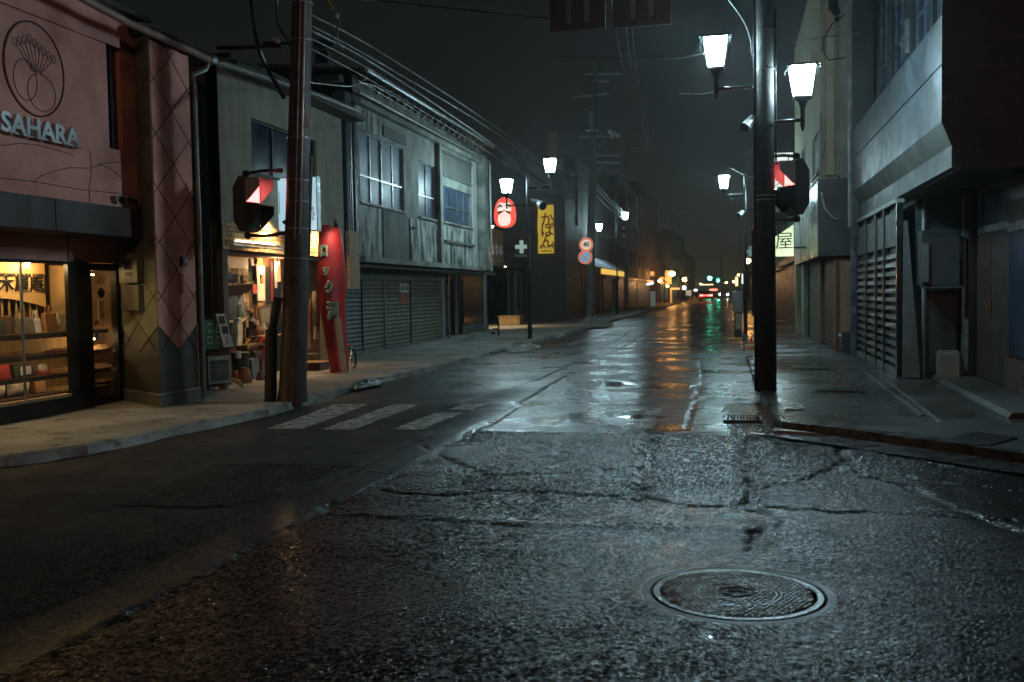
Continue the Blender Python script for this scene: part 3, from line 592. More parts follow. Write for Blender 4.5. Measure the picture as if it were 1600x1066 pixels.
# curved scored lines in the plaster
def score(pts, r=.005): return MB().tube([px(u, v, x=SU+.003) for u, v in pts], r, 5).build('scored_line', m_groove, sah)
score([(0,228),(30,224),(55,226),(90,235),(115,243)]); score([(66,275),(85,267),(110,262),(140,263),(165,255),(190,253),(215,256)]); score([(140,235),(143,263),(139,300),(141,322)])
score([(0,278),(60,285),(130,297),(215,305)]); score([(52,285),(66,274)]); score([(155,256),(175,265),(190,278)]); score([(20,0),(60,18),(120,42),(200,66)], .006)
text('SAHARA', .312, (SU+.05, 10.52, kz(3.80)), (0, 1, 0), (0, 0, 1), m_letter, sah, 'lettering', .05, .010, 1.17)
lt_ = MB()
yl = [10.70, 10.97, 11.25, 11.52, 11.79, 12.05]
for k, c in enumerate(yl):
    if k in (1, 2, 3, 4, 5):
        for d in (-.085, .085): lt_.box(SU+.052, SU+.099, c*.926+d-.04, c*.926+d+.04, kz(3.685), kz(3.685)+.021)
lt_.build('letter_serifs', m_letter, sah)
# floodlight/camera on canopy
t = thing('floodlight', (-8.15, 12.25, 2.9), 'small twin floodlight standing on the brown canopy end', 'floodlight')
MB().tube([(-8.1,12.22,2.85),(-8.1,12.22,2.96)], .012).build('stem', m_black, t); MB().tube([(-8.1,12.14,2.98),(-8.04,12.07,2.94)], [.03,.05], 10).build('lamp_head', m_black, t); MB().tube([(-8.1,12.28,2.99),(-8.0,12.34,2.92)], [.035,.055], 10).build('lamp_head', m_black, t)
MB().box(-8.14,-8.08,11.98,12.07,2.92,3.0).build('junction_box', m_galv, t)
# display window: curved front with posts
gx = SX+.02
fr = MB(); fr.box(gx-.06, gx, 9.0, 12.02, 2.09, 2.13).box(gx-.05, gx+.01, 11.86, 12.30, .2, 2.13)
fr.build('window_frame', m_dark, sah)
MB().box(gx-.15, gx+.05, 9.0, 12.30, .03, .30).build('window_base', m_dark, sah)
MB().box(gx-.13, gx+.0, 9.0, 11.86, .30, .335).build('window_sill', m_wood, sah)
for a, b in ((9.0, 10.98), (11.0, 11.86)): MB().box(gx-.035, gx-.028, a, b, .335, 2.09).build('glass_pane', m_glass, sah)
MB().box(gx-.045, gx-.018, 10.975, 11.005, .335, 2.09).build('glass_joint', m_alu, sah)
# door
MB().box(SX-.10, SX+.0, 12.30, 12.40, .1, 2.12).box(SX-.10, SX+.0, 12.98, 13.08, .1, 2.12).box(SX-.10, SX, 12.40, 12.98, 2.02, 2.12).box(SX-.10, SX, 12.40, 12.98, .1, .20).build('door_frame', m_dark, sah)
dr_ = MB().box(SX-.06, SX-.052, 12.40, 12.98, .2, 2.02).build('door_glass', m_glass, sah)
st = MB()
for (u, v, r) in ((158,447,.055),): p = px(u, v, x=SX-.045); 
cpt = px(158, 458, x=SX-.045); st.disc(cpt, (1, 0, 0), .075, .003, 16)
for k in range(9): a = k; st.disc(cpt+Vector((0, -.08+.02*k, .14+.03*((k*7) % 3))), (1, 0, 0), .014, .003, 8)
st.ext([cpt+Vector((.0,-.12,.02)), cpt+Vector((0,-.03,-.05)), cpt+Vector((0,.03,-.05)), cpt+Vector((0,.12,.02)), cpt+Vector((0,.0,-.02))], (.003,0,0))
st.build('door_decal', m_blackprint, sah)
MB().box(SX-.047, SX-.044, 12.50, 12.585, 1.24, 1.31).build('door_sticker', M('pink_sticker', (.5,.2,.3), bump=0), sah); MB().box(SX-.047, SX-.044, 12.50, 12.585, 1.03, 1.18).build('door_sticker', M('blue_sticker', (.2,.3,.6), bump=0), sah)
# interior
shelfz0 = px(60, 520, x=SX-.30).z
MB().box(SX-1.35, SX-1.30, 8.6, 13.1, .1, 2.62).build('back_wall', m_woodd, sah); MB().box(SX-.66, SX-.64, 8.7, 13.05, .12, shelfz0-.1).build('shelf_back', m_wood, sah); MB().box(SX-1.30, SX-.1, 8.6, 13.1, .08, .11).build('shop_floor', m_woodd, sah)
MB().box(SX-1.30, SX-.1, 8.6, 13.1, 2.56, 2.60).build('shop_ceiling', m_dark, sah); MB().box(SX-1.3, SX-.1, 13.08, 13.12, .1, 2.6).build('shop_end_wall', m_woodd, sah); MB().box(SX-1.3, SX-.1, 8.56, 8.6, .1, 2.6).build('shop_end_wall', m_woodd, sah)
m_gold = M('golden_sign_board', (.62, .40, .17), (.5, .31, .12), rough=.7, scale=2, bump=.05)
BX = SX-.42
ys_ = [9.0+(11.98-9.0)*i/24 for i in range(25)]; zb = [px(0, 0, x=BX).z*0+1.62-.0 for _ in ys_]
def arch(y): return 1.60+.05-.16*((y-10.9)/1.15)**2 if y > 10.9 else 1.65
bd = MB(); 
for a, b in zip(ys_[:-1], ys_[1:]): bd.hexa([(BX-.02,a,arch(a)),(BX,a,arch(a)),(BX,b,arch(b)),(BX-.02,b,arch(b)),(BX-.02,a,2.2),(BX,a,2.2),(BX,b,2.2),(BX-.02,b,2.2)])
bd.build('sign_board', m_gold, sah)
for k in range(22): yy = 9.05+k*.133; MB().box(BX-.05, BX-.03, yy-.011, yy+.011, 1.20, 1.70).build('screen_slat', m_wood, sah)
text('木履庵', .225, px(34, 445.5, x=BX+.006), (0, 1, 0), (0, 0, 1), m_dark, sah, 'shop_name', .012, .0015, 1.28)
text('HAND MADE NATURAL GOODS', .070, px(32, 430.5, x=BX+.006), (0, 1, 0), (0, 0, 1), m_dark, sah, 'shop_slogan', .008, .001, .88)
p = px(70.5, 443, x=BX); MB().box(BX, BX+.02, p.y-.018, p.y+.018, p.z-.14, p.z+.12).build('shop_name_bar', m_dark, sah)
shelfz = [px(60, 520, x=SX-.30).z, px(60, 554, x=SX-.30).z, px(60, 586, x=SX-.30).z, .36]
for k, zz in enumerate(shelfz[:3]): MB().box(SX-.15, SX-.135, 9.2, 12.9, zz-.040, zz-.026).build('shelf_light', EM('shelf_light_glow', (1, .62, .28), 13) if k == 0 else bpy.data.materials['shelf_light_glow'], sah)  # glowing strips added behind the shelf lips to brighten the goods
for k, zz in enumerate(shelfz): MB().box(SX-.62, SX-.10, 8.9, 12.9, zz-.022, zz).box(SX-.12, SX-.099, 8.9, 12.9, zz-.055, zz+.001).build('shelf', m_woodd, sah)  # front lip keeps the added strips out of sight
lampb = MB().box(SX-.15, SX-.11, 9.3, 11.8, 2.10, 2.13).build('strip_light', EM('shop_strip_glow', (1, .60, .25), 75), sah)
spt = MB().tube([px(46, 437, x=SX-.25)+Vector((0,0,.22)), px(46, 437, x=SX-.25)+Vector((-.04,0,.17))], [.02, .035], 10).build('spot_bulb', EM('shop_spot_glow', (1, .66, .30), 260), sah)
for yy, zz in ((12.69, 1.96), (12.69, 1.02)): MB().box(SX-.34, SX-.30, yy-.2, yy+.2, zz, zz+.02).build('strip_light', EM('door_strip_glow', (1, .60, .26), 40), sah)
MB().box(SX-.62, SX-.60, 12.32, 13.02, 1.25, 2.1).build('door_back_panel', m_gold, sah)
# goods in the window: each a thing of its own
def bag(c, wy, h, d, mat, label, handle=True, hm=None):
    t = thing('handbag', c, label, 'bag'); x, y, z = c
    MB().hexa([(x-d/2,y-wy/2,z),(x+d/2,y-wy/2,z),(x+d/2,y+wy/2,z),(x-d/2,y+wy/2,z),(x-d/4,y-wy*.47,z+h),(x+d/4,y-wy*.47,z+h),(x+d/4,y+wy*.47,z+h),(x-d/4,y+wy*.47,z+h)]).build('bag_body', mat, t, bevel=.012)
    if handle:
        for s in (-1, 1): MB().tube([(x+s*d*.2, y-wy*.22+wy*.44*i/10, z+h-.02+.13*math.sin(math.pi*i/10)) for i in range(11)], .006, 6).build('handle', hm or mat, t, smooth=True)
    return t
X1 = SX-.30
def sy(u, v=520): return px(u, v, x=X1).y
bag((X1, sy(36), shelfz[0]), .34, .21, .14, m_baggrey, 'grey felt handbag with round handles on the top display shelf')
bag((X1, sy(77), shelfz[0]), .25, .26, .12, m_bagbrown, 'brown tote bag with two handles on the top shelf')
bag((X1-.03, sy(98), shelfz[0]), .16, .25, .1, m_plasticw, 'pale tote bag at the right end of the top shelf')
bag((X1, sy(-2), shelfz[0]), .16, .2, .1, m_bagdark, 'dark handbag cut by the left picture edge', False)
bag((X1, sy(3,586), shelfz[2]), .22, .19, .12, m_bagred, 'red cloth bag on the third shelf from the top')
b_ = bag((X1, sy(33,586), shelfz[2]), .38, .17, .14, m_bagdark, 'dark cloth bag with white patterned label on third shelf', False)
MB().box(X1+.062, X1+.070, sy(33,586)-.09, sy(33,586)+.11, shelfz[2]+.03, shelfz[2]+.14).build('bag_label', m_offw, b_); MB().disc((X1+.071, sy(33,586), shelfz[2]+.09), (1,0,0), .018, .002, 10).build('label_mark', m_redprint, b_)
MB().tube([(X1+.02, sy(30,586)+.09*math.cos(a), shelfz[0]+.19+.10*math.sin(a)) for a in np.linspace(0, 2*math.pi, 14)], .005, 6).build('round_handle', m_bagdark, b_)
def pillow(c, wy, h, label):
    mb = MB(); n, k = 14, 8
    for j in range(k+1):
        for i in range(n+1): a, b = i/n*2-1, j/k*2-1; mb.v.append((c[0]+.085*(1-a**4)*(1-b**4)+random.uniform(-.006,.006), c[1]+a*wy/2*(1-.06*b*b), c[2]+h/2+b*h/2*(1-.08*a*a)))
    o = len(mb.v); mb.v += [(2*c[0]-x-.0, y, z) for x, y, z in mb.v]; f = [(j*(n+1)+i, j*(n+1)+i+1, (j+1)*(n+1)+i+1, (j+1)*(n+1)+i) for j in range(k) for i in range(n)]; mb.f = f+[tuple(q+o for q in g) for g in f]
    return solo(mb, 'wrapped_cushion', m_plasticw, label, 'cushion', smooth=True)
bag((X1-.02, sy(58), shelfz[0]), .15, .19, .1, m_offw, 'small cream pouch between the grey handbag and brown tote')
bag((X1-.04, sy(16), shelfz[0]), .15, .24, .1, m_woodd, 'narrow brown purse left of the grey felt handbag', False)
bag((X1-.02, sy(112), shelfz[0]), .10, .2, .08, m_bagbrown, 'slim brown purse at the far right of the top shelf', False)
bag((X1-.04, sy(68,586), shelfz[2]), .18, .14, .12, m_plasticw, 'patterned pouch right of the dark cloth bag on third shelf', False)
bag((X1-.02, sy(62,620), .37), .22, .16, .12, m_bagbrown, 'brown bag beside the whole cushion at window bottom')
pillow((X1-.02, sy(30,620), .37), .40, .25, 'whole plastic wrapped cushion in the bottom of the display window'); pillow((X1-.02, sy(-4,620), .37), .26, .27, 'wrapped cushion cut by the left edge at window bottom')
p = px(31, 500, x=SX-.5); t = thing('bottle', (SX-.5, p.y, shelfz[0]), 'bottle with cream label behind the grey felt handbag', 'bottle')
MB().tube([(SX-.5,p.y,shelfz[0]),(SX-.5,p.y,shelfz[0]+.28),(SX-.5,p.y,shelfz[0]+.33),(SX-.5,p.y,shelfz[0]+.40)], [.04,.04,.016,.014], 12).build('bottle_glass', m_bagdark, t, smooth=True); MB().tube([(SX-.5,p.y,shelfz[0]+.20),(SX-.5,p.y,shelfz[0]+.28)], .0425, 12).build('bottle_label', m_gold, t)
def sandal(c, mat, rz):
    t = MB(); n = 10; pts = [(c[0]+ .5*.23*math.cos(2*math.pi*i/n)*math.cos(rz)-.037*math.sin(2*math.pi*i/n)*math.sin(rz)*1, c[1]+.5*.23*math.cos(2*math.pi*i/n)*math.sin(rz)+.037*math.sin(2*math.pi*i/n)*math.cos(rz), c[2]) for i in range(n)]
    t.ext(pts, (0, 0, .035)); a = Vector((math.cos(rz), math.sin(rz), 0)); b = Vector((-a.y, a.x, 0)); cc = Vector(c)+Vector((0,0,.035))
    for s in (-1, 1): t.tube([cc+a*.06, cc+a*.02+b*.018*s+Vector((0,0,.028)), cc-a*.03+b*.034*s+Vector((0,0,.01))], .006, 5)
    return t
ORD = ['first','second','third','fourth','fifth','sixth','seventh','eighth','ninth']
def shoe_row(shelf, u0, u1, n, mat, where, xx=X1):
    for k in range(n):
        u = u0+(u1-u0)*k/max(1, n-1); y = px(u, 540, x=xx).y
        o = sandal((xx, y, shelf), mat, .25+random.uniform(-.1, .1)).build('sandal', mat, None)
        tag(o, ORD[k]+' from the left, '+where, 'sandal', 'sandals '+where.split(' on ')[1] if ' on ' in where else 'sandals')
shoe_row(shelfz[1], -6, 28, 5, m_sandald, 'dark sandal in the left row on second display shelf'); shoe_row(shelfz[1], 82, 104, 4, m_sandald, 'dark sandal at window right end on second display shelf')
shoe_row(shelfz[2], 58, 66, 2, m_redprint, 'small reddish sandal beside the dark bag on third shelf'); shoe_row(shelfz[2], 84, 107, 4, m_sandal, 'tan sandal at right end on third display shelf')
shoe_row(.36, 82, 106, 3, m_sandal, 'pale tan sandal at right end on window bottom')
shoe_row(shelfz[1], 153, 184, 7, m_sandal, 'tan sandal in a tight row on the upper door shelf'); shoe_row(shelfz[2], 147, 186, 9, m_sandal, 'tan sandal in a tight row on the lower door shelf')
shoe_row(.4, 152, 170, 3, m_sandald, 'dark sandal low behind the glass door on bottom shelf')
t = thing('folded_cloth', (X1, sy(176,505), shelfz[0]), 'folded red and patterned cloth behind the glass door', 'cloth'); y0 = sy(176, 505)
MB().hexa([(X1-.1,y0-.13,shelfz[0]),(X1+.1,y0-.13,shelfz[0]),(X1+.1,y0+.13,shelfz[0]),(X1-.1,y0+.13,shelfz[0]),(X1-.05,y0-.05,shelfz[0]+.16),(X1+.05,y0-.05,shelfz[0]+.16),(X1+.05,y0+.08,shelfz[0]+.22),(X1-.05,y0+.08,shelfz[0]+.22)]).build('cloth_bundle', m_plasticw, t)
MB().box(X1-.04, X1+.06, y0-.02, y0+.12, shelfz[0]+.2, shelfz[0]+.27).build('red_fold', m_bagred, t)
p = px(159, 485, x=X1); solo(MB().box(X1-.005, X1+.005, p.y-.08, p.y+.08, p.z-.12, p.z+.15), 'hanging_scarf', m_offw, 'pale scarf hanging behind the glass door', 'scarf')
# angled pillar with lozenge lines
C3, L3, R3, Z0, Z1 = Vector((-7.75, 12.36, 0)), Vector((-8.8, 13.07, 0)), Vector((-7.75, 13.36, 0)), .26, 5.22
ud = Vector((0, 0, 1))
def face(A, B, t, z): return A.lerp(B, t)+Vector((0, 0, z))
MB().ext([L3+ud*.26, C3+ud*.26, R3+ud*.26, Vector((-8.8, 13.36, .26))], (0, 0, Z1-.26)).build('pillar_core', m_basepaint, sah)
MB().ext([L3+Vector((.02,-.03,.09)), C3+Vector((.03,-.04,.09)), R3+Vector((.03,.01,.09)), Vector((-8.8, 13.38, .09))], (0, 0, .16)).build('pillar_plinth', m_concd, sah)
def clad(A, B, zig, top, mat, name, outward):
    o = Vector(outward)*.012; pts = [face(A, B, t, z)+o*0 for t, z in zig]+[face(A, B, 1, top), face(A, B, 0, top)]
    return MB().ext(pts, o).build(name, mat, sah)
nL = Vector((-(L3-C3).normalized().y, 0, 0)); dL = (C3-L3).normalized(); nL = Vector((dL.y, -dL.x, 0)); nL = nL if nL.y < 0 else -nL; nR = Vector((1, 0, 0))
clad(L3, C3, [(0, 1.22), (.5, .86), (1, 1.22)], Z1, m_greygreen, 'pillar_left_panel', nL); clad(C3, R3, [(0, 1.22), (.5, .88), (1, 1.22)], Z1, m_pink, 'pillar_right_panel', nR)
def lines(A, B, n_, W, zs, slope):
    for z0 in zs:
        for s in (1, -1):
            # diagonals wrap the panel: clipped to 0..1
            a0, a1 = (z0, z0+slope) if s > 0 else (z0+slope, z0)
            za, zb_ = a0, a1; pa, pb = 0.0, 1.0
            if min(za, zb_) > Z1 or max(za, zb_) < 1.2: continue
            def clip(t0, z0_, t1, z1_):
                lo, hi = 0.0, 1.0
                for lim, sg in ((Z1-.02, 1), (1.22-.36*(1), -1)):
                    d = z1_-z0_
                    if sg > 0:
                        if z0_ > lim: lo = max(lo, (lim-z0_)/d)
                        if z1_ > lim: hi = min(hi, (lim-z0_)/d)
                    else:
                        if z0_ < lim: lo = max(lo, (lim-z0_)/d)
                        if z1_ < lim: hi = min(hi, (lim-z0_)/d)
                return lo, hi
            lo, hi = clip(0, za, 1, zb_)
            if hi-lo < .02: continue
            p, q = face(A, B, lo, za+(zb_-za)*lo)+n_*.013, face(A, B, hi, za+(zb_-za)*hi)+n_*.013
            MB().bar(p, q, .012, .008, up=n_).build('lozenge_line', m_groove, sah)
zs = [1.22+.92*k-.0 for k in range(-1, 5)]
lines(C3, R3, nR, 1, [1.22+.75*k-.40 for k in range(0, 7)], .88); lines(L3, C3, nL, 1, [1.22+.75*k-.40 for k in range(0, 7)], .88)
m_trim = M('pale_edge_trim', (.30, .28, .22), rough=.5)
tr_ = MB(); 
for a, b in ((L3, C3), (C3, R3)): tr_.bar(a+Vector((0,0,.27))+nL*.015, b+Vector((0,0,.27))+(nL if a is L3 else nR)*.015, .02, .025)
tr_.tube([L3+nL*.02+Vector((0,0,.27)), L3+nL*.02+Vector((0,0,1.15))], .012, 6); tr_.tube([R3+Vector((.015,.0,.27)), R3+Vector((.015,0,1.2))], .012, 6); tr_.build('pillar_trim', m_trim, sah)
# meter cabinets and plates on the pillar
def onL(t, z): return face(L3, C3, t, z)+nL*.014
def cab(t0, t1, z0, z1, name, mat, d=.09):
    a, b = onL(t0, z0), onL(t1, z0); return MB().ext([a, b, b+nL*d, a+nL*d], (0, 0, z1-z0)).build(name, mat, None, bevel=.008)
m_cab = M('grey_cabinet', (.17, .17, .13), (.12, .125, .1), rough=.5)
mt_ = thing('meter_cabinet', tuple(onL(.2, 1.45)), 'grey electric meter cabinet with round cornered lid on the angled pillar', 'cabinet')
def cabp(t0, t1, z0, z1, name, mat, d0, d, par):
    a, b = onL(t0, z0)+nL*d0, onL(t1, z0)+nL*d0; return MB().ext([a, b, b+nL*d, a+nL*d], (0, 0, z1-z0)).build(name, mat, par, bevel=.006)
cabp(.20, .70, 1.83, 2.20+.05, 'upper_box', m_cab, 0, .10, mt_); cabp(.23, .68, 1.44, 1.80, 'lower_box', m_cab, 0, .08, mt_); cabp(.36, .56, 2.02, 2.16, 'meter_window', m_pane, .10, .006, mt_); cabp(.38, .56, 1.93, 1.99, 'meter_dial', m_blackprint, .10, .005, mt_)
t = thing('wall_plate', (-7.73, 13.0, 2.1), 'small dark square fitting on the pink pillar face', 'fitting')
p = px(284, 408, x=-7.735); MB().box(-7.735, -7.69, p.y-.06, p.y+.06, p.z-.07, p.z+.07).build('plate', m_dark, t, bevel=.006); MB().box(-7.69, -7.67, p.y-.02, p.y+.03, p.z-.02, p.z+.03).build('button', m_alu, t)
p = px(284, 443, x=-7.735); solo(MB().box(-7.735, -7.72, p.y-.035, p.y+.035, p.z-.15, p.z+.14), 'red_plate', M('dull_red_plate', (.30,.05,.04), rough=.5), 'narrow dull red vertical plate on the pink pillar', 'plate')
# roof and gutter
MB().add([(-13,7.6,6.4),(-13,12.8,6.4),(SU+.25,12.7,5.52),(SU+.25,7.6,5.52),(-13,7.6,6.3),(-13,12.8,6.3),(SU+.25,12.7,5.46),(SU+.25,7.6,5.46)], [(0,1,2,3),(7,6,5,4),(3,2,6,7),(1,0,4,5),(2,1,5,6),(0,3,7,4)]).build('roof', m_roof, sah)
MB().hexa([(-9.2,12.66,5.24),(-7.62,12.36,5.24),(-7.62,14.2,5.24),(-9.2,14.2,5.24),(-10.5,12.66,5.85),(-7.64,12.36,5.29),(-7.64,14.2,5.29),(-10.5,14.2,5.85)]).build('pillar_roof', m_roof, sah)
g = MB().tube([px(u, v, x=-7.62) for u, v in ((100,-18),(205,38),(300,80),(326,93))], .052, 10); g.build('gutter', M('pink_grey_gutter', (.32,.20,.16), rough=.45), sah, smooth=True)
MB().tube([px(330,92,x=-7.62)+Vector((0,-.05,0)), px(330,92,x=-7.62)+Vector((0,.10,.0))], .062, 10).build('gutter_joint', m_alu, sah)
dp = MB().tube([px(326, 96, x=-7.66), px(322, 108, x=-7.70), px(300, 118, x=-7.72), Vector((-7.70, 13.44, 4.7)), Vector((-7.70, 13.44, .1))], .035, 10).build('downpipe', M('grey_green_pipe', (.20,.22,.19), rough=.4), sah, smooth=True)
MB().box(SX-4, SU-.29, 7.6, 12.62, 2.62, kz(5.6)).build('rear_block', m_plasterd, sah)
# ------------------------------------------------------------------ pedestrian signals and poles
m_sig = M('dark_grey_signal_paint', (.045,.048,.045), (.03,.032,.03), rough=.5, scale=8)
def signal(loc, nrm, label, arm_to, dirt=m_sig):
    "two lens pedestrian signal: loc = middle of the front face, nrm = where it faces"
    n = Vector(nrm).normalized(); a = Vector((-n.y, n.x, 0)); u = Vector((0,0,1)); c = Vector(loc)
    t = thing('pedestrian_signal', tuple(c), label, 'traffic light')
    hw, hh, d = .18, .40, .22
    prof = [(0,-hh+.03),(0,hh-.03),(-.05,hh),(-d*.55,hh),(-d,hh-.16),(-d,-hh+.16),(-d*.55,-hh),(-.05,-hh)]
    MB().ext([c-a*hw+n*p+u*q for p, q in prof], a*2*hw).build('housing', dirt, t, bevel=.012)
    for k, zz in enumerate((.185, -.20)):
        cc = c+u*zz; l = MB(); ex = .155
        l.ext([cc-a*ex-u*ex+n*.002, cc+a*ex-u*ex+n*.002, cc+a*ex+u*ex+n*.002, cc-a*ex+u*ex+n*.002], n*.012); l.build('red_lens' if k == 0 else 'green_lens', e_redhot if k == 0 else m_lens_off, t)
        # hood: roof and two cheeks cut on the slant
        hx, top, L_ = .178, .178, .235; th = .008
        for s in (-1, 1):
            b0 = cc+a*(s*hx); MB().ext([b0+u*top, b0+u*top+n*L_, b0+u*(top-.13)+n*(L_+.0), b0-u*.13+n*.05, b0-u*.16], a*(s*th)).build('hood_cheek', m_hoodred if k == 0 else m_black, t)
        MB().ext([cc-a*hx+u*top, cc+a*hx+u*top, cc+a*hx+u*(top-.01)+n*L_, cc-a*hx+u*(top-.01)+n*L_], u*th).build('hood_top', m_black, t)
        MB().obox(cc-u*.172+n*.05, a*.17, n*.05, u*.004).build('hood_ledge', m_hoodred if k == 0 else m_black, t)
    top = c-n*d*.45+u*(hh+.05); bot = c-n*d*.45-u*(hh+.05)
    for p_, zt in ((top, 1), (bot, -1)):
        MB().ball(p_, .055, 10, 6).build('bracket_knuckle', m_black, t, smooth=True)
        q_ = Vector((arm_to[0], arm_to[1], p_.z+.0)); MB().tube([p_, p_.lerp(q_, .5)+u*.02*zt, q_], .024, 8).build('bracket_arm', m_pole, t, smooth=True)
        MB().tube([q_+u*-.03, q_+u*.03], .05, 8).build('bracket_clamp', m_rust if zt > 0 else m_black, t)
    return t
PLX, PLY = px(447, 627, z=.1).x-.02, px(447, 627, z=.1).y+.05
lpb, lpt = Vector((PLX+.10, PLY, .095)), px(472, 0, y=PLY)+Vector((0,0,.0)); lpt2 = lpb.lerp(lpt, 1.5)
t = thing('utility_pole', tuple(lpb), 'brown steel utility pole leaning at the left kerb beside the signal', 'utility pole')
MB().tube([lpb.lerp(lpt2, f) for f in (0, .02, .12, .3, .5, 1)], [.225,.20,.178,.165,.15,.12], 20).build('pole_shaft', m_pole, t, smooth=True)
for u0, u1, r in ((.27,.72,.014), (.27,.95,.016)):
    off = Vector((-.02 if r < .015 else .045, -.18, 0)); MB().tube([lpb.lerp(lpt2, f)+off*(1-.25*f) for f in np.linspace(u0 if r > .015 else .31, u1, 6)], r, 8).build('conduit', m_pole, t, smooth=True)
MB().tube([lpb.lerp(lpt2, f)+Vector((.11, -.13, 0))*(1-.25*f) for f in (.28, .95)], .022, 8).build('conduit', M('grey_pink_conduit', (.22,.16,.15), rough=.35), t, smooth=True)
for f in (.24,.29,.335,.37,.44,.60,.66,.72): MB().tube([lpb.lerp(lpt2, f), lpb.lerp(lpt2, f)+(lpt2-lpb).normalized()*.018], .185-.045*f, 20).build('band', m_galv, t, smooth=True)
for f, hh in ((.52,.12),(.47,.22)): p = lpb.lerp(lpt2, f)+Vector((.12,-.105,0)); MB().obox(p, (.028,.02,0), (.004,-.006,0), (0,0,hh/2)).build('number_plate', M('pinkish_plate', (.4,.27,.26), rough=.5), t)
t = thing('sleeved_guard_post', (PLX-.24, PLY-.15, .1), 'short black sleeved post leaning on the left utility pole', 'post')
MB().tube([(PLX-.17, PLY-.16, .09), (PLX-.13, PLY-.14, 1.15)], .085, 14).build('sleeve', m_sleeve, t, smooth=True); MB().tube([(PLX-.13, PLY-.14, 1.1), (PLX+.0, PLY-.16, 1.60)], [.05,.07], 10).build('neck', m_sleeve, t, smooth=True)
t = thing('slim_black_post', (PLX+.31, PLY, .1), 'slim black sleeved post standing right of the left utility pole', 'post')
p0 = px(471, 625, z=.1); p1 = px(484, 243, y=PLY+.1); MB().tube([p0, p1], [.062,.05], 12).build('post_shaft', m_sleeve, t, smooth=True); MB().tube([p1, p1+Vector((0,0,.04))], [.055,.03], 12).build('cap', m_black, t)
sl = px(399, 316, y=PLY+.15)
signal((sl.x-.04, sl.y, sl.z-.03), (1, -.12, 0), 'red pedestrian signal hanging left of the brown pole facing right', (PLX+.0, PLY+.0))
# right pole
PR = px(1198, 611, z=.1); RX, RY = PR.x, PR.y
t = thing('signal_pole', (RX, RY, .095), 'thick dark brown pole at the right kerb carrying lanterns and signal', 'utility pole')
MB().tube([(RX,RY,.09),(RX-.005,RY,3),(RX-.02,RY,9)], [.142,.134,.115], 24).build('pole_shaft', m_poleb, t, smooth=True)
for zz in (3.05, 3.3, 3.95, 4.75, 5.3): MB().tube([(RX,RY,zz),(RX,RY,zz+.02)], .139, 24).build('band', m_dark, t, smooth=True)
for zz in (2.88, 2.94): MB().tube([(RX,RY,zz),(RX,RY,zz+.016)], .142, 24).build('band', m_galv, t, smooth=True)
MB().tube([(RX-.155,RY-.03,.1),(RX-.155,RY-.03,8)], .02, 8).build('conduit', m_blackwet, t, smooth=True); MB().tube([(RX+.145,RY,3.4),(RX+.14,RY,5.6)], .014, 8).build('conduit', m_blackwet, t, smooth=True)
MB().box(RX-.205,RX-.14,RY-.05,RY+.05,1.2,2.45).build('cable_cover', m_maroon, t)
sr_ = px(1232, 286, y=RY+.05)
signal((sr_.x+.02, sr_.y-.02, sr_.z-.07), (-.93, -.36, 0), 'red pedestrian signal on the right side of the thick pole', (RX+.05, RY))
# lanterns
def lantern(parent, c, top, sub=None, glow=None):
    "c = axis (x, y), top = z of the cap; the body is a part, glass, cap and stem are its pieces"
    x, y = c; zt, zb = top-.035, top-.44; wt, wb = .178, .118
    f = MB()
    for sx in (-1, 1):
        for sy_ in (-1, 1): f.bar((x+sx*wt, y+sy_*wt, zt), (x+sx*wb, y+sy_*wb, zb), .018)
    f.box(x-wb-.01, x+wb+.01, y-wb-.01, y+wb+.01, zb-.03, zb); f.tube([(x,y,zb-.03),(x,y,zb-.07),(x,y,zb-.17)], [.11,.07,.034], 10)
    body = f.build('lantern_frame', m_black, parent)
    MB().hexa([(x-wb+.004,y-wb+.004,zb+.001),(x+wb-.004,y-wb+.004,zb+.001),(x+wb-.004,y+wb-.004,zb+.001),(x-wb+.004,y+wb-.004,zb+.001),(x-wt+.004,y-wt+.004,zt),(x+wt-.004,y-wt+.004,zt),(x+wt-.004,y+wt-.004,zt),(x-wt+.004,y+wt-.004,zt)]).build('glass', glow or e_lamp, body)
    cp = MB().box(x-.215, x+.215, y-.215, y+.215, zt+.002, zt+.030); cp.add([(x-.18,y-.18,zt+.03),(x+.18,y-.18,zt+.03),(x+.18,y+.18,zt+.03),(x-.18,y+.18,zt+.03),(x,y,zt+.085)], [(0,1,4),(1,2,4),(2,3,4),(3,0,4),(3,2,1,0)])
    for sx in (-1, 1):
        for sy_ in (-1, 1): cp.tube([(x+sx*.205,y+sy_*.205,zt+.02),(x+sx*.235,y+sy_*.235,zt+.0),(x+sx*.23,y+sy_*.23,zt-.045)], .009, 5)
    cp.build('cap', m_blackwet, body)
    return body
def street_lantern(c, top, polex, arm_z, label):
    t = thing('street_lantern', (c[0], c[1], arm_z), label, 'street lamp', 'bright white box lanterns along the street'); x, y = c
    lantern(t, c, top)
    MB().tube([(x,y,top-.6),(x,y,arm_z-.08)], .034, 10).build('stem', m_black, t, smooth=True)
    MB().tube([(x,y,arm_z),(polex,y,arm_z)], .026, 10).build('arm', m_blackwet, t, smooth=True); MB().tube([(x,y,arm_z-.16),(x,y,arm_z-.05)], [.012,.04], 8).build('finial', m_black, t)
    return t
a1, a2 = px(1118, 62, y=RY), px(1254, 106, y=RY)
street_lantern((a1.x, RY), a1.z+.03, RX-.12, px(1118, 143, y=RY).z+.04, 'nearest bright lantern on the road side of the thick right pole')
street_lantern((a2.x, RY), a2.z+.03, RX+.12, px(1253, 191, y=RY).z+.03, 'nearest bright lantern on the building side of the thick right pole')
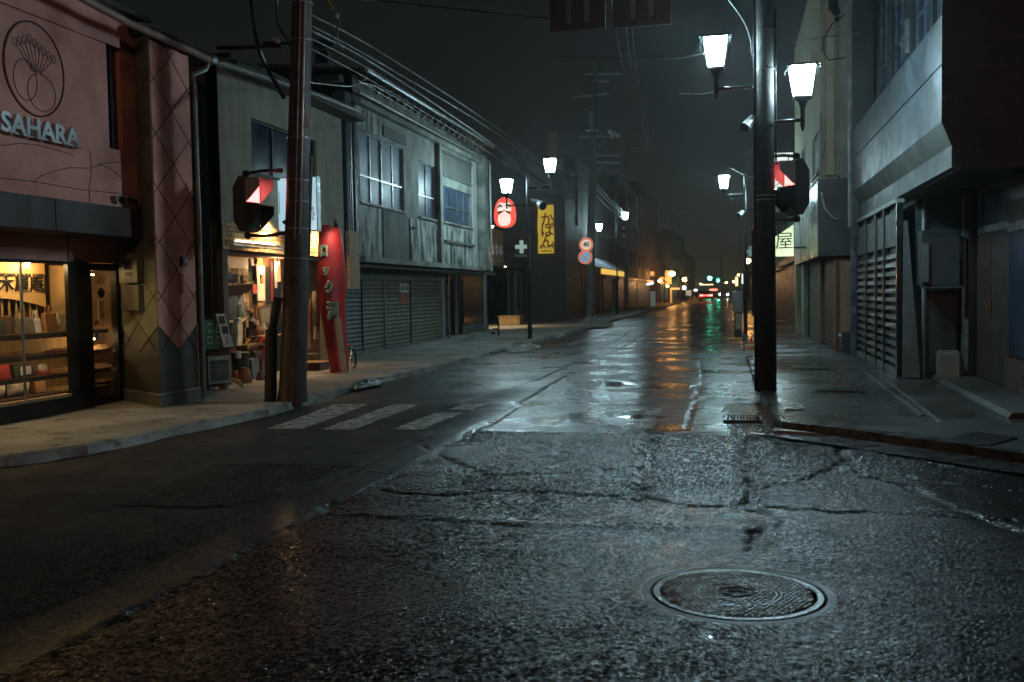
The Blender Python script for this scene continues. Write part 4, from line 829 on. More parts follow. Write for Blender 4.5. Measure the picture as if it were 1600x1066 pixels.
def spotcam(c, d, label, parent_pole, r=.075, L_=.24):
    c, d = Vector(c), Vector(d).normalized(); t = thing('floodlight', tuple(c), label, 'floodlight')
    MB().tube([c-d*L_/2, c+d*L_*.3, c+d*L_/2], [r*.75, r, r*1.12], 14).build('lamp_barrel', m_galv, t, smooth=True); MB().disc(c+d*(L_/2+.001), d, r*.95, .004).build('lens', m_pane, t); MB().bar(c-d*L_*.2, parent_pole, .02).build('bracket', m_black, t); return t
q = px(1170, 192, y=RY-.1); spotcam(q, (-.35, -.4, -.45), 'grey cylinder floodlight clamped left of the thick right pole', (RX-.12, RY, q.z+.05))
# black lamp posts with two lanterns each
def lamp_post(base, l1, l2, pole_top, label, group, z1a, z2a):
    t = thing('lamp_post', (base[0], base[1], .09), label, 'street lamp', group); x, y = base[:2]
    MB().tube([(x,y,.08),(x,y,.16),(x,y,2.2),(x,y,2.25),(x,y,2.35),(x,y,pole_top)], [.085,.072,.07,.085,.052,.042], 12).build('post_shaft', m_black, t, smooth=True)
    MB().ball((x, y, pole_top), .055, 8, 6).build('ball_top', m_black, t)
    for c, za in ((l1, z1a), (l2, z2a)):
        lantern(t, (c[0], y), c[2], glow=e_lampfar); MB().tube([(c[0],y,c[2]-.6),(c[0],y,za-.12)], .030, 8).build('stem', m_black, t); MB().tube([(c[0],y,za),(x,y,za)], .024, 8).build('arm', m_blackwet, t)
    return t
b = px(828, 530, z=.1); y = b.y
lamp_post((b.x, y), px(791, 280, y=y), px(859, 248, y=y), px(824, 282, y=y).z+.05, 'black lamp post with two lanterns beside the round red doll sign', 'black twin lantern posts', px(800, 321, y=y).z, px(850, 293, y=y).z)
q = px(845, 320, y=y-.1); spotcam(q, (.5, -.6, -.3), 'larger grey floodlight on the left black lamp post', (b.x, y, q.z), .13, .3); q = px(835, 315, y=y); spotcam(q, (.9, .1, -.2), 'smaller grey floodlight on the left black lamp post', (b.x, y, q.z), .09, .24)
b = px(965, 491, z=.1); y = b.y
lamp_post((b.x, y), px(936, 350, y=y), px(977, 332, y=y), px(962, 345, y=y).z, 'far black lamp post with two lanterns beyond the striped awning', 'black twin lantern posts', px(940, 372, y=y).z, px(975, 362, y=y).z)
b = px(1165, 521, z=.1); y = b.y
lamp_post((b.x, y), px(1131, 274, y=y), (b.x+.85, y, px(1131, 274, y=y).z-.45), px(1163, 330, y=y).z+1.2, 'slim black lamp post behind the thick right pole', 'black twin lantern posts', px(1131, 308, y=y).z, px(1131, 308, y=y).z-.45)
q = px(1157, 334, y=y-.2); spotcam(q, (-.4, -.5, -.4), 'small grey floodlight on the slim post behind the right pole', (b.x, y, q.z), .1, .26)
m_arm = MB().tube([(b.x, y-.05, px(1164,303,y=y).z), (b.x-.55, y-.05, px(1146,304,y=y).z), (b.x-.4, y-.05, px(1151,313,y=y).z)], .022, 6); solo(m_arm, 'pole_bracket', m_galv, 'pale hooked bracket on the slim post behind the right pole', 'bracket', smooth=True)
# overhead sign boards seen from behind
oy = PLY+.3
for k, (u0, v0, u1, v1, lab) in enumerate([(860,-60,946,50,'left of two dark overhead road boards at the top of the picture'), (958,-60,1049,44,'right of two dark overhead road boards at the top of the picture')]):
    A, B_ = px(u0, v1, y=oy), px(u1, v1, y=oy); t = thing('overhead_sign', tuple(A), lab, 'sign', 'dark boards hung over the road'); hz = 1.0
    MB().box(A.x, B_.x, oy, oy+.04, A.z, A.z+hz).build('board', m_dark, t)
    for f in (.35, .67): xx = A.x+(B_.x-A.x)*f; MB().box(xx-.035, xx+.035, oy-.05, oy-.002, A.z+.09, A.z+hz).build('back_rail', M('teal_steel', (.13,.20,.18), rough=.5), t)
solo(MB().tube([(PLX+.4, oy+.12, 6.3), (0.2, oy+.12, 6.25)], .05, 10), 'mast_pole', m_black, 'horizontal mast arm above the picture carrying the road boards', 'pole')
MB_ = MB().tube([(PLX+.3, oy-.35, 6.3), (PLX+.45, oy+.12, 6.3)], .05, 8); solo(MB_, 'mast_clamp', m_black, 'clamp joining the mast arm to the left utility pole', 'bracket')
# ------------------------------------------------------------------ brick fronted junk shop
WX = -8.4; Y0, Y1 = 15.4, 20.85
bs = thing('shop_building', (WX, 15.4, .1), 'grey plastered shop with yellow brick front crowded with curios', 'building')
k9 = lambda u, v, x=WX: px(u, v, x=x)
wl_, wh_ = k9(392, 190), k9(397, 270); wr_ = k9(494, 215); wz0, wz1 = wh_.z, (wl_.z+wr_.z)/2
wallcells(MB(), PX(WX), Y0, Y1, 2.90, 5.55, [(wl_.y, wr_.y, wz0, wz1)], .22).build('wall', m_plaster, bs)
MB().box(-13, WX-.005, Y0, Y0+.18, .09, 5.5).build('side_wall', m_plasterd, bs); MB().box(-13, WX-.005, Y1-.18, Y1, .09, 5.5).build('side_wall', m_plasterd, bs)
MB().box(-13, WX-.23, Y0+.19, Y1-.19, 2.92, 5.5).build('rear_block', m_plasterd, bs)
window_x(bs, WX-.06, wl_.y+.02, wr_.y-.02, wz0+.02, wz1-.02, 3, fm=m_dark)
MB().box(WX-.04, WX+.05, wl_.y-.03, wr_.y+.03, wz0-.04, wz0).build('sill', m_plasterd, bs)
MB().add([(-10,Y0+.02,5.72),(-10,Y1+.1,5.72),(WX+.42,Y1+.5,5.62),(WX+.42,Y0-.3,5.62),(-10,Y0+.02,5.62),(-10,Y1+.1,5.62),(WX+.42,Y1+.5,5.54),(WX+.42,Y0-.3,5.54)], [(0,1,2,3),(7,6,5,4),(3,2,6,7),(1,0,4,5),(2,1,5,6),(0,3,7,4)]).build('roof', m_roof, bs)
MB().box(WX+.001, WX+.40, Y0, Y1+.4, 5.50, 5.538).build('eave_soffit', m_plasterd, bs)
gp = [px(u, v, x=WX+.45) for u, v in ((328,93),(380,110),(445,131),(500,150),(555,172))]
MB().tube(gp, .055, 10).build('gutter', m_gutter, bs, smooth=True)
for p in gp[1:-1]: MB().tube([p-Vector((0,.02,0)), p+Vector((0,.02,0))], .062, 10).build('gutter_strap', m_galv, bs)
# brick band, course by course
BZ0, BZ1 = 2.42, 2.90
MB().box(WX-.10, WX-.012, Y0, Y1, BZ0, BZ1-.002).build('mortar_bed', m_mortar, bs)
bm0 = MB().box(-.03, .012, -.104, .104, -.033, .033); bproto = None; nbr = 0
brickm = [m_brick, M('pale_yellow_brick', (.60,.42,.24), (.45,.3,.15), rough=.8, scale=9, bump=.4), M('brown_yellow_brick', (.40,.24,.11), (.28,.16,.07), rough=.85, scale=9, bump=.4)]
bmesh_ = []
for mm in brickm:
    o = bm0.build('brick', mm, None); bmesh_.append(o.data); bpy.data.objects.remove(o)
def brick(x, y, z, sy_=1, par=bs):
    o = bpy.data.objects.new('brick', random.choice(bmesh_)); COL.objects.link(o); o.parent = par; o.location = Vector((x+random.uniform(-.004,.005), y, z))-ORG[par.name]; o.scale = (1, sy_, 1); o.rotation_euler = (0, 0, random.uniform(-.012, .012))
r = 0; zz = BZ0+.04
while zz < BZ1:
    y = Y0+(.11 if r % 2 else 0)
    if r % 2: brick(WX, Y0+.05, zz, .45)
    while y+.22 <= Y1+.01: brick(WX, y+.11, zz); y += .22
    zz += .0795; r += 1
# recessed front
RXp = WX-.55
MB().box(RXp-.05, RXp-.012, Y0+.19, Y1-.19, .1, 2.42).build('recess_wall', m_woodd, bs); MB().box(RXp, WX-.1, Y0+.19, Y1-.19, 2.36, 2.41).build('recess_soffit', m_woodd, bs)
def yb(u, v=430, x=RXp): return px(u, v, x=x).y
def zb_(u, v, x=RXp): return px(u, v, x=x).z
for row in range(2):
    y = yb(322)
    while y < yb(386): brick(RXp, y, zb_(350, 421+row*5.5) , .9); y += .2
zz = zb_(380, 430)
while zz > .6: brick(RXp, yb(383), zz, .9); zz -= .08
zz = zb_(400, 404)
while zz > zb_(400, 500): brick(RXp+.02, yb(404), zz, 1.1); zz -= .08
MB().box(RXp+.035, RXp+.05, yb(399)-.04, yb(410)-.02, zb_(404,470), zb_(404,416)).build('tall_white_board', m_offw, bs)
MB().box(RXp, RXp+.02, yb(320), yb(370), zb_(340,440), zb_(340,427)).build('small_window', m_pane, bs)
sb = MB().box(RXp, RXp+.015, yb(318), yb(381), zb_(340,505), zb_(340,443)).build('painted_sign_board', m_offw, bs)
sc_ = MB()
for k in range(14):
    u, v = 325+k*4+random.uniform(-2, 2), random.choice((456, 462, 498)); p = px(u, v+random.uniform(-5, 5), x=RXp+.02); d = Vector((0, random.uniform(-.06,.06), random.uniform(-.09,.09))); sc_.bar(p-d, p+d, .022, .006); sc_.bar(p, p+Vector((0, random.uniform(-.06,.06), random.uniform(-.03,.05))), .018, .006)
sc_.build('brush_strokes', m_blackprint, sb)
# door opening further right, lit from inside
MB().box(RXp-.012, RXp+.0, yb(416), yb(438), .1, 2.2).build('dark_doorway', m_dark, bs)
MB().box(RXp-.01, RXp+.02, yb(432), yb(437), zb_(432,440), zb_(432,405)).build('lit_inner_pane', e_shopwarm2, bs)
for a, b in ((19.5, 19.8),): MB().box(RXp, RXp+.02, a, b, .4, 2.2).build('lit_inner_pane', e_shopwarm2, bs)
MB().box(WX-.02, WX+.03, Y0+.35, Y0+3.2, 2.50, 2.52).box(WX-.02, WX+.03, Y0+.35, Y0+3.2, 2.56, 2.58).build('light_rail', m_alu, bs)
tube_ = MB().tube([(WX+.05, yb(365,378,WX), 2.585), (WX+.05, yb(425,378,WX), 2.585)], .014, 8).build('fluorescent_tube', e_tubew, bs)
# clamp lamps washing the brick and the red board
def clamp_lamp(c, d, label, en=60, col=(1, .66, .32), r=.05):
    c, d = Vector(c), Vector(d).normalized(); t = thing('clamp_lamp', tuple(c), label, 'lamp')
    MB().tube([c-d*.10, c-d*.02, c+d*.05], [.02, .035, r], 12, False).build('shade', m_dark, t, smooth=True); MB().ball(c+d*.015, .022, 8, 6).build('bulb', e_spot, t)
    ld = bpy.data.lights.new('lamp_beam', 'SPOT'); ld.energy = en*2.6; ld.color = col; ld.spot_size = math.radians(125); ld.spot_blend = .8; ld.shadow_soft_size = .03
    lo = bpy.data.objects.new('lamp_beam', ld); COL.objects.link(lo); lo.location = c+d*.06-ORG[t.name]; lo.parent = t; lo.rotation_euler = d.to_track_quat('-Z', 'Y').to_euler(); return t
clamp_lamp((WX+.42, 17.0, 2.98), (-.75, 0, -.75), 'small clamp lamp lighting the brick band and curios near the sign', 75)
clamp_lamp((WX+.42, 19.3, 2.98), (-.7, -.1, -.85), 'small clamp lamp between the pole and the red board', 60)
q = px(438, 350, x=WX+.35)
# wide projecting lit sign behind the pole
sy0 = 17.6; A, B_ = px(427, 358, y=sy0), px(497, 366, y=sy0); zt = px(430, 278, y=sy0).z
t = thing('projecting_sign', (A.x, sy0, A.z), 'pale blue lit sign box half hidden behind the left utility pole', 'sign')
MB().box(A.x, B_.x, sy0, sy0+.16, (A.z+B_.z)/2, zt).build('sign_box', m_alu, t); MB().box(A.x+.02, B_.x-.02, sy0-.012, sy0-.001, (A.z+B_.z)/2+.02, zt-.02).build('sign_face', e_sign, t)
mk = MB()
for k, (u, v) in enumerate([(488,326),(490,334),(489,341)]): p = px(u, v, y=sy0-.015); mk.box(p.x-.04, p.x+.04, sy0-.018, sy0-.013, p.z-.03, p.z-.018).box(p.x-.006, p.x+.006, sy0-.018, sy0-.013, p.z-.04, p.z+.04).box(p.x-.03, p.x+.03, sy0-.018, sy0-.013, p.z+.01, p.z+.02)
mk.bar(px(430,285,y=sy0-.015), px(434,318,y=sy0-.015), .012, .004).bar(px(436,300,y=sy0-.015), px(437,335,y=sy0-.015), .01, .004).build('sign_marks', m_gutter, t)
MB().tube([(A.x-.10, sy0+.08, (A.z+B_.z)/2), (A.x-.10, sy0+.08, zt-.02)], .10, 14).build('round_end', m_palegreen, t, smooth=True)
MB().bar((A.x+.3, sy0+.08, A.z+.1), (WX, sy0+.08, A.z+.1), .03).build('bracket', m_black, t)
# red curved board
t = thing('sign_board', (-7.6, 18.2, .1), 'tall curved red board with green painted Japanese characters', 'sign')
def redrow(uL, vL, uR, vR, f):
    yy = 18.1+.35*0; A_, B2 = px(uL, vL, y=17.95), px(uR, vR, y=18.55); return A_, B2
rows = [(501,352,530,353),(498,362,534,366),(497,390,537,392),(497,420,539,424),(497,450,541,452),(499,470,540,472),(504,510,541,510),(510,545,543,545),(515,572,545,572),(516,583,545,580)]
mb = MB(); nseg = 10
for (a, b, c, d) in rows:
    A_, B2 = px(a, b, y=18.0), px(c, d, y=18.35); dirv = (B2-A_); nn = Vector((dirv.y, -dirv.x, 0)).normalized()
    for k in range(nseg+1): f = k/nseg; mb.v.append(A_.lerp(B2, f)+nn*.11*math.sin(math.pi*f)**.8)
nr = len(rows); o_ = len(mb.v); mb.v += [Vector(v)+Vector((-.01, .05, 0)) for v in mb.v]
q_ = lambda i, j, o=0: o+i*(nseg+1)+j
for i in range(nr-1):
    for j in range(nseg): mb.f += [(q_(i,j), q_(i,j+1), q_(i+1,j+1), q_(i+1,j)), (q_(i+1,j,o_), q_(i+1,j+1,o_), q_(i,j+1,o_), q_(i,j,o_))]
    mb.f += [(q_(i,0), q_(i+1,0), q_(i+1,0,o_), q_(i,0,o_)), (q_(i,nseg,o_), q_(i+1,nseg,o_), q_(i+1,nseg), q_(i,nseg))]
mb.build('red_panel', m_red, t, smooth=True)
xd_ = (px(534,400,y=18.35)-px(497,400,y=18.0)); xd_.z = 0
for ch, u, v, s in (('ロ',504.5,393,.25),('ッ',508,423,.19),('ク',513,450,.23),('河',519,488,.34)):
    c = px(u, v, y=17.92); ca = px(u+.25, v+.4, y=17.915)
    text(ch, s*1.12, px(u, v, y=18.03), xd_, (0,0,1), M('faded_letter_edge', (.33,.34,.24), bump=0) if ch != 'x' else m_green, t, 'painted_character', .07, .012, .62)
    text(ch, s*1.1, px(u-.3, v-.3, y=17.97), xd_, (0,0,1), m_green, t, 'painted_character', .02, .0, .62)
MB().obox(px(533, 540, y=17.95), (.05,.02,0), (0,.012,0), (px(529,495,y=17.95)-px(539,580,y=17.95))/2).build('tape_strip', m_tan, t)
clamp_lamp(px(524, 350, y=17.75), (.0, .55, -.8), 'clamp lamp over the top of the red curved board', 11, (1, .8, .62))
# white plates on the rail above the red board, tan panel and pipes at the corner
solo(MB().tube([px(495,349,x=-8.0), px(527,347,x=-8.0)], .022, 8), 'awning_bar', m_gutter, 'thin pale bar just above the red curved board', 'bar')
solo(MB().box(-8.38, -8.30, 20.9, 21.5, 1.75, 2.65+.4), 'tan_panel', m_tan, 'narrow tan panel lit warm at the left end of the shuttered building', 'panel')
# curios on the pavement
def IX(u, v, x=-8.15): return px(u, v, x=x)
t = thing('air_conditioner', tuple(IX(345, 605)), 'cream air conditioner unit on the pavement with wire grille', 'air conditioner')
p0, p1 = px(326, 604, y=14.75), px(362, 556, y=15.0); ax0, ax1 = p0.x, p1.x; z0_, z1_ = .20, 1.6+(p1.z-1.6)*1
p0 = px(325, 606, z=.12); p1 = px(362, 604, z=.12)
A, B_ = px(326, 600, x=-8.25), px(362, 598, x=-8.05); A.z = B_.z = .2; hgt = px(345, 556, x=-8.15).z-.2; dv = (B_-A); nn = Vector((dv.y, -dv.x, 0)).normalized(); dp_ = -nn*.26
MB().hexa([A, B_, B_+dp_, A+dp_, A+ud*hgt, B_+ud*hgt, B_+dp_+ud*hgt, A+dp_+ud*hgt]).build('casing', m_ac, t, bevel=.012)
MB().hexa([A.lerp(B_, .08)+nn*.004+ud*.05, A.lerp(B_, .9)+nn*.004+ud*.05, A.lerp(B_, .9)+nn*.001+ud*.05, A.lerp(B_, .08)+nn*.001+ud*.05]+[q+ud*(hgt-.12) for q in (A.lerp(B_, .08)+nn*.004+ud*.05, A.lerp(B_, .9)+nn*.004+ud*.05, A.lerp(B_, .9)+nn*.001+ud*.05, A.lerp(B_, .08)+nn*.001+ud*.05)]).build('grille_panel', m_grille, t)
for k in range(9): z = .27+k*(hgt-.18)/9; MB().bar(A.lerp(B_, .08)+nn*.008+ud*(z-.2+.0), A.lerp(B_, .9)+nn*.008+ud*(z-.2), .006, .006).build('grille_wire', m_ac, t)
for f in (.15, .85): c = A.lerp(B_, f)+dp_*.5; MB().box(c.x-.06, c.x+.06, c.y-.05, c.y+.05, .095, .199).build('foot', m_conc, t)
t = thing('planter', tuple(A+ud*hgt), 'brown wooden planter trough on top of the air conditioner', 'planter'); zt_ = .2+hgt
for a, b in ((0,.48),(.52,1)): MB().hexa([A.lerp(B_,a)+dp_*.1+ud*hgt, A.lerp(B_,b)+dp_*.1+ud*hgt, A.lerp(B_,b)+dp_*.9+ud*hgt, A.lerp(B_,a)+dp_*.9+ud*hgt, A.lerp(B_,a)+ud*(hgt+.14), A.lerp(B_,b)+ud*(hgt+.14), A.lerp(B_,b)+dp_+ud*(hgt+.14), A.lerp(B_,a)+dp_+ud*(hgt+.14)]).build('trough', m_woodd, t)
def panelpoly(name, pts, x0, mat, label, cat, th=.02, lean=.0, group=None):
    P = [px(u, v, x=x0-lean*(v-pts[0][1])/-60) for u, v in pts]; t = thing(name, tuple(P[0]), label, cat, group); MB().ext(P, (-th, 0, 0)).build('board', mat, t); t['x'] = x0; return t
xb = -8.05
t = panelpoly('photo_board', [(318,500),(346,499),(349,546),(319,546)], xb-.06, m_green, 'green board with pinned photos above the planter', 'board')
for (u, v, w_, h_) in ((327,512,8,12),(340,513,7,12),(327,532,9,10),(341,531,6,10)): c = px(u, v, x=xb-.055); MB().box(c.x, c.x+.006, c.y-.055*w_/8, c.y+.055*w_/8, c.z-.006*h_, c.z+.006*h_).build('photo', m_offw, t); MB().box(c.x+.007, c.x+.010, c.y-.035*w_/8, c.y+.035*w_/8, c.z-.0045*h_, c.z+.0045*h_).build('print', m_cloth, t)
t = panelpoly('picture_rack', [(338,491),(351,490),(365,541),(350,543)], xb, m_offw, 'white leaning rack holding three dark pictures', 'board')
for k, (u, v) in enumerate(((346,500),(351,516),(357,532))): c = px(u, v, x=xb+.004); MB().ext([px(u-5,v-6,x=xb+.004), px(u+4,v-6,x=xb+.004), px(u+6,v+6,x=xb+.004), px(u-3,v+6,x=xb+.004)], (.006,0,0)).build('picture', m_cloth if k < 2 else m_plasticw, t)
def clutter(name, mb, mat, label, cat, parts=()):
    t = thing(name, tuple(mb.v[0]), label, cat); mb.build('body', mat, t, bevel=.004)
    for n_, m_, mt2 in parts: m_.build(n_, mt2, t)
    return t
# wooden trays with leaves
for (u0, v0, u1, v1, lab) in ((322,452,356,468,'left wooden tray full of dried leaves against the painted board'), (350,447,387,462,'right tilted wooden tray of shells above the curios')):
    a, b = px(u0, v1, x=RXp+.12), px(u1, v1-4, x=RXp+.12); z1 = px(u0, v0, x=RXp+.12).z; t = thing('wooden_tray', tuple(a), lab, 'tray')
    MB().hexa([a, b, b+Vector((-.1,0,0)), a+Vector((-.1,0,0)), a+Vector((.14,-.03,z1-a.z)), b+Vector((.14,.03,z1-a.z)), b+Vector((-.1,.03,z1-a.z)), a+Vector((-.1,-.03,z1-a.z))]).build('tray', m_woodd, t)
    mbx = MB(); 
    for k in range(16): c = a.lerp(b, random.random())+Vector((random.uniform(-.05,.12), 0, z1-a.z+random.uniform(0,.05))); mbx.bar(c, c+Vector((random.uniform(-.05,.05), random.uniform(-.06,.06), random.uniform(-.02,.05))), .022, .008)
    mbx.build('contents', m_leaf if u0 < 340 else m_wood, t)
def jack(u0, u1, v0, v1, mat, label, name='hanging_jacket', x=RXp+.16):
    a = px((u0+u1)/2, v0, x=x); b = px((u0+u1)/2, v1, x=x); w_ = (px(u1, v0, x=x).y-px(u0, v0, x=x).y)/2; mb = MB(); n = 10
    for i in range(7):
        f = i/6; c = a.lerp(b, f); ww = w_*(.55+.45*min(1, f*4))*(1-.12*f)
        for j in range(n): th = 2*math.pi*j/n; mb.v.append(c+Vector((.07*math.sin(th)*(1+.25*math.sin(5*th+f*3)), ww*math.cos(th), 0)))
    mb.f = [(i*n+j, i*n+(j+1) % n, (i+1)*n+(j+1) % n, (i+1)*n+j) for i in range(6) for j in range(n)]+[tuple(range(n)), tuple(range(6*n, 7*n))]
    t = thing(name, tuple(a), label, 'clothing'); mb.build('garment', mat, t, smooth=True); MB().tube([a, a+ud*.05], .006, 5).build('hook', m_alu, t); return t
jack(322,336,468,494, m_cloth, 'dark blue jacket hanging left on the curio shop wall'); jack(352,372,466,500, M('blue_grey_cloth', (.06,.075,.11), rough=.9), 'blue grey jacket hanging beside the painted board')
jack(356,366,505,545, m_bagdark, 'black garment hanging lower between the picture rack and stool'); jack(404,420,515,560, m_bagred, 'dark red cloth hanging beside the left pole')
jack(367,376,498,540, m_offw, 'white patterned cloth hanging beside the black garment')
# small carved figure on a stool
fx = RXp+.2; c = px(393, 520, x=fx); t = thing('carved_statue', tuple(c), 'small carved figure in a pale coat standing on the stool', 'statue')
prof = [(.10,-.10),(.105,.0),(.085,.12),(.10,.22),(.05,.29),(.03,.31)]; MB().tube([c+ud*z for r, z in prof], [r for r, z in prof], 12).build('figure_body', m_cloth, t, smooth=True); MB().ball(c+ud*.37, .06, 10, 8, 1.2).build('head', m_woodd, t, smooth=True)
MB().tube([c+Vector((.07,-.08,.24)), c+Vector((.12,0,.12)), c+Vector((.11,.09,.02))], .028, 8).build('pale_sleeve', m_plasticw, t, smooth=True); MB().tube([c+Vector((.08,.07,.24)), c+Vector((.12,.06,.1))], .025, 8).build('pale_sleeve', m_plasticw, t)
t = thing('wooden_stool', tuple(px(394, 540, x=fx)), 'long low wooden bench with curved seat behind the pole', 'stool'); a, b = px(376, 540, x=fx), px(415, 537, x=fx)
MB().bar(a, b, .28, .04).build('seat', m_wood, t); [MB().bar(p_-ud*.02, Vector((p_.x, p_.y, .1)), .04).build('leg', m_woodd, t) for p_ in (a+Vector((.08,.05,0)), a+Vector((-.08,.05,0)), b+Vector((.08,-.05,0)), b+Vector((-.08,-.05,0)))]
t = thing('framed_picture', tuple(px(412, 494, x=fx)), 'framed portrait leaning beside the left utility pole', 'picture'); MB().ext([px(404,480,x=fx+.02), px(424,476,x=fx+.02), px(424,508,x=fx+.06), px(406,512,x=fx+.06)], (-.03,0,0)).build('frame', m_woodd, t); MB().ext([px(407,484,x=fx+.023), px(421,481,x=fx+.023), px(421,504,x=fx+.06), px(408,507,x=fx+.06)], (.004,0,0)).build('canvas', m_baggrey, t)
t = thing('round_drum', tuple(px(396, 557, x=fx+.1)), 'small round brown drum under the wooden bench', 'drum'); c = px(398, 555, x=fx+.1); MB().tube([c-Vector((.0,.12,0)), c, c+Vector((0,.12,0))], [.09,.12,.09], 14).build('drum_shell', m_woodd, t, smooth=True)
t = thing('carrier_bag', tuple(px(396, 606, z=.1)), 'blue grey paper bag standing on the pavement under the bench', 'bag'); c = px(396, 604, x=fx+.15); c.z = .1; MB().hexa([c+Vector((-.06,-.13,0)), c+Vector((.06,-.13,0)), c+Vector((.06,.13,0)), c+Vector((-.06,.13,0)), c+Vector((-.05,-.14,.36)), c+Vector((.05,-.14,.36)), c+Vector((.05,.12,.40)), c+Vector((-.05,.12,.40))]).build('bag_body', M('blue_grey_paper', (.12,.15,.2), rough=.6), t); MB().tube([c+Vector((.05,-.05,.38)), c+Vector((.05,0,.46)), c+Vector((.05,.05,.38))], .006, 5).build('handle', m_dark, t)
t = thing('bucket', tuple(px(375, 600, z=.1)), 'dark bucket on the pavement beside the air conditioner', 'bucket'); c = px(377, 600, x=fx+.1); c.z = .1; MB().tube([c, c+ud*.5], [.13,.16], 14).build('bucket_wall', m_bagdark, t, smooth=True); MB().tube([c+ud*.5, c+ud*.515], .168, 14).build('rim', m_galv, t, smooth=True)
c = px(368, 594, x=-8.05); c.z = .1; solo(MB().tube([c+Vector((0,-.14,.17)), c+Vector((.05,0,.10)), c+Vector((.06,.13,.01))], [.02,.045,.02], 8), 'yellow_glove', M('yellow_glove_cloth', (.55,.42,.12), rough=.8), 'yellow glove hanging at the side of the air conditioner', 'glove', smooth=True)
# right of the pole
t = thing('wooden_crate', tuple(px(492, 580, z=.1)), 'low wooden crate with round tray beside the red board', 'crate'); c = px(490, 578, z=.1); MB().box(c.x-.25, c.x+.18, c.y-.1, c.y+.4, .1, .24).build('crate_body', m_woodd, t, bevel=.01); MB().box(c.x-.28, c.x+.2, c.y-.13, c.y+.43, .241, .26).build('crate_top', m_wood, t)
c = px(485, 556, y=18.6); solo(MB().tube([c, c+ud*.04], [.12,.16], 16), 'round_dish', m_galv, 'pale round dish above the crate beside the red board', 'dish', smooth=True)
jack(480,490,470,545, m_bagbrown, 'brown coat hanging just right of the slim black post', x=-8.1); jack(490,497,455,520, m_baggrey, 'grey patterned coat hanging against the red board', x=-8.0)
p = px(493, 520, x=-7.95); solo(MB().tube([p-ud*.12, p+ud*.12], [.05,.02], 10), 'glass_lamp', m_plasticw, 'pale glass lamp shape hanging left of the red board', 'ornament', smooth=True)
c = px(548, 562, z=.1); c = px(547, 562, y=19.2); wheel = thing('cart_wheel', tuple(c), 'black wheel with red reflector peeking out behind the red board', 'wheel')
MB().tube([c+Vector((.0+.03*math.cos(a), .24*math.cos(a), .24*math.sin(a))) for a in np.linspace(0, 2*math.pi, 22)], .025, 6, False).build('tyre', m_black, wheel, smooth=True)
for k in range(6): a = k*math.pi/6; MB().bar(c-Vector((0,.22*math.cos(a),.22*math.sin(a))), c+Vector((0,.22*math.cos(a),.22*math.sin(a))), .006).build('spoke', m_alu, wheel)
MB().ball(c+Vector((.02,-.08,.30)), .03, 8, 6).build('reflector', M('red_reflector', (.7,.04,.06), rough=.2, bump=0), wheel)
# ------------------------------------------------------------------ shuttered concrete building
UX, LX = -8.8, -9.4
cb = thing('shuttered_building', (UX, 23, .1), 'stained concrete building with blue windows above closed roller shutters', 'building')
K = lambda u, v, x=UX: px(u, v, x=x)
yA, yB = 22.7, 35.2
wA = [K(562,313), K(557,210), K(631,232)]; wB = [K(654,243), K(681,256), K(680,340)]; wC = [K(690,258), K(735,275), K(737,348)]
a0, a1 = 22.95, K(631,280).y; b0, b1 = K(654,290).y, K(680,290).y; c0, c1 = K(692,300).y, K(736,300).y
zb1, zt1 = 3.90, 5.62
HB = 2.46; HT = 6.35
holes = [(a0, a1, zb1, zt1), (b0, b1, zb1-.02, 5.48), (c0, c1, zb1, 5.02)]
wallcells(MB(), PX(UX), yA, yB, HB, HT, holes, .2).build('wall', m_conc, cb)
MB().box(-13, UX-.205, yA+.01, yB-.01, HB+.01, HT-.01).build('rear_block', m_concd, cb)
window_x(cb, UX-.04, a0, a1, zb1, zt1, 4, 4.55, fm=m_alu, pm=M('dull_blue_pane', (.055,.095,.17), (.03,.055,.10), rough=.5, rvar=.1, scale=1.2, streak=True, bump=.03, bscale=5, spec=.22)); window_x(cb, UX-.04, b0, b1, zb1-.02, 5.48, 2, 4.50, fm=m_alu, pm=m_paneb); window_x(cb, UX-.04, c0, c1, zb1, 5.02, 4, 4.38, fm=m_alu, pm=m_paneb)
MB().box(UX-.03, UX+.06, a0-.05, a1+.05, zb1-.07, zb1-.02).build('sill', m_conc, cb); MB().box(UX-.03, UX+.06, b0-.05, b1+.05, zb1-.09, zb1-.04).build('sill', m_conc, cb); MB().box(UX-.03, UX+.06, c0-.05, c1+.05, zb1-.07, zb1-.02).build('sill', m_conc, cb)
y1p = K(596,300).y; y2p = K(636,300).y; y3p = K(641,300).y
def panel(ya, yb_, z0, z1, mat, t_=.03, name='wall_panel'): return MB().box(UX+.001, UX+t_, ya, yb_, z0, z1).build(name, mat, cb)
panel(yA+.05, K(595,360).y, HB+.1, zb1-.10, m_conc2); panel(K(597,360).y, K(636,360).y, HB+.1, zb1-.10, m_concd, .045); panel(K(640,370).y, K(735,370).y, HB+.1, zb1-.16, m_conc2, .035)
panel(yA+.05, K(595,200).y, zt1+.05, HT-.18, m_palegreen if False else m_conc2, .02); panel(K(597,200).y, K(633,210).y, zt1-.25+.35, HT-.35, m_concd, .04)
panel(c0-.05, c1+.05, 5.30, 5.36, m_alu, .06, 'white_rail'); panel(c0-.05, c1+.05, 6.02, 6.10, m_alu, .06, 'white_rail'); panel(c0, c1, 5.38, 6.0, m_concd, .02); panel(c0-.1, c1+.05, 3.22, 3.30, m_concd, .10, 'drip_rail')
m_palev = M('pale_vertical_panel', (.46,.48,.46), (.3,.32,.31), rough=.6, streak=True)
panel(c1+.06, K(743,300).y, HB+.1, HT-.02, m_palev, .04)
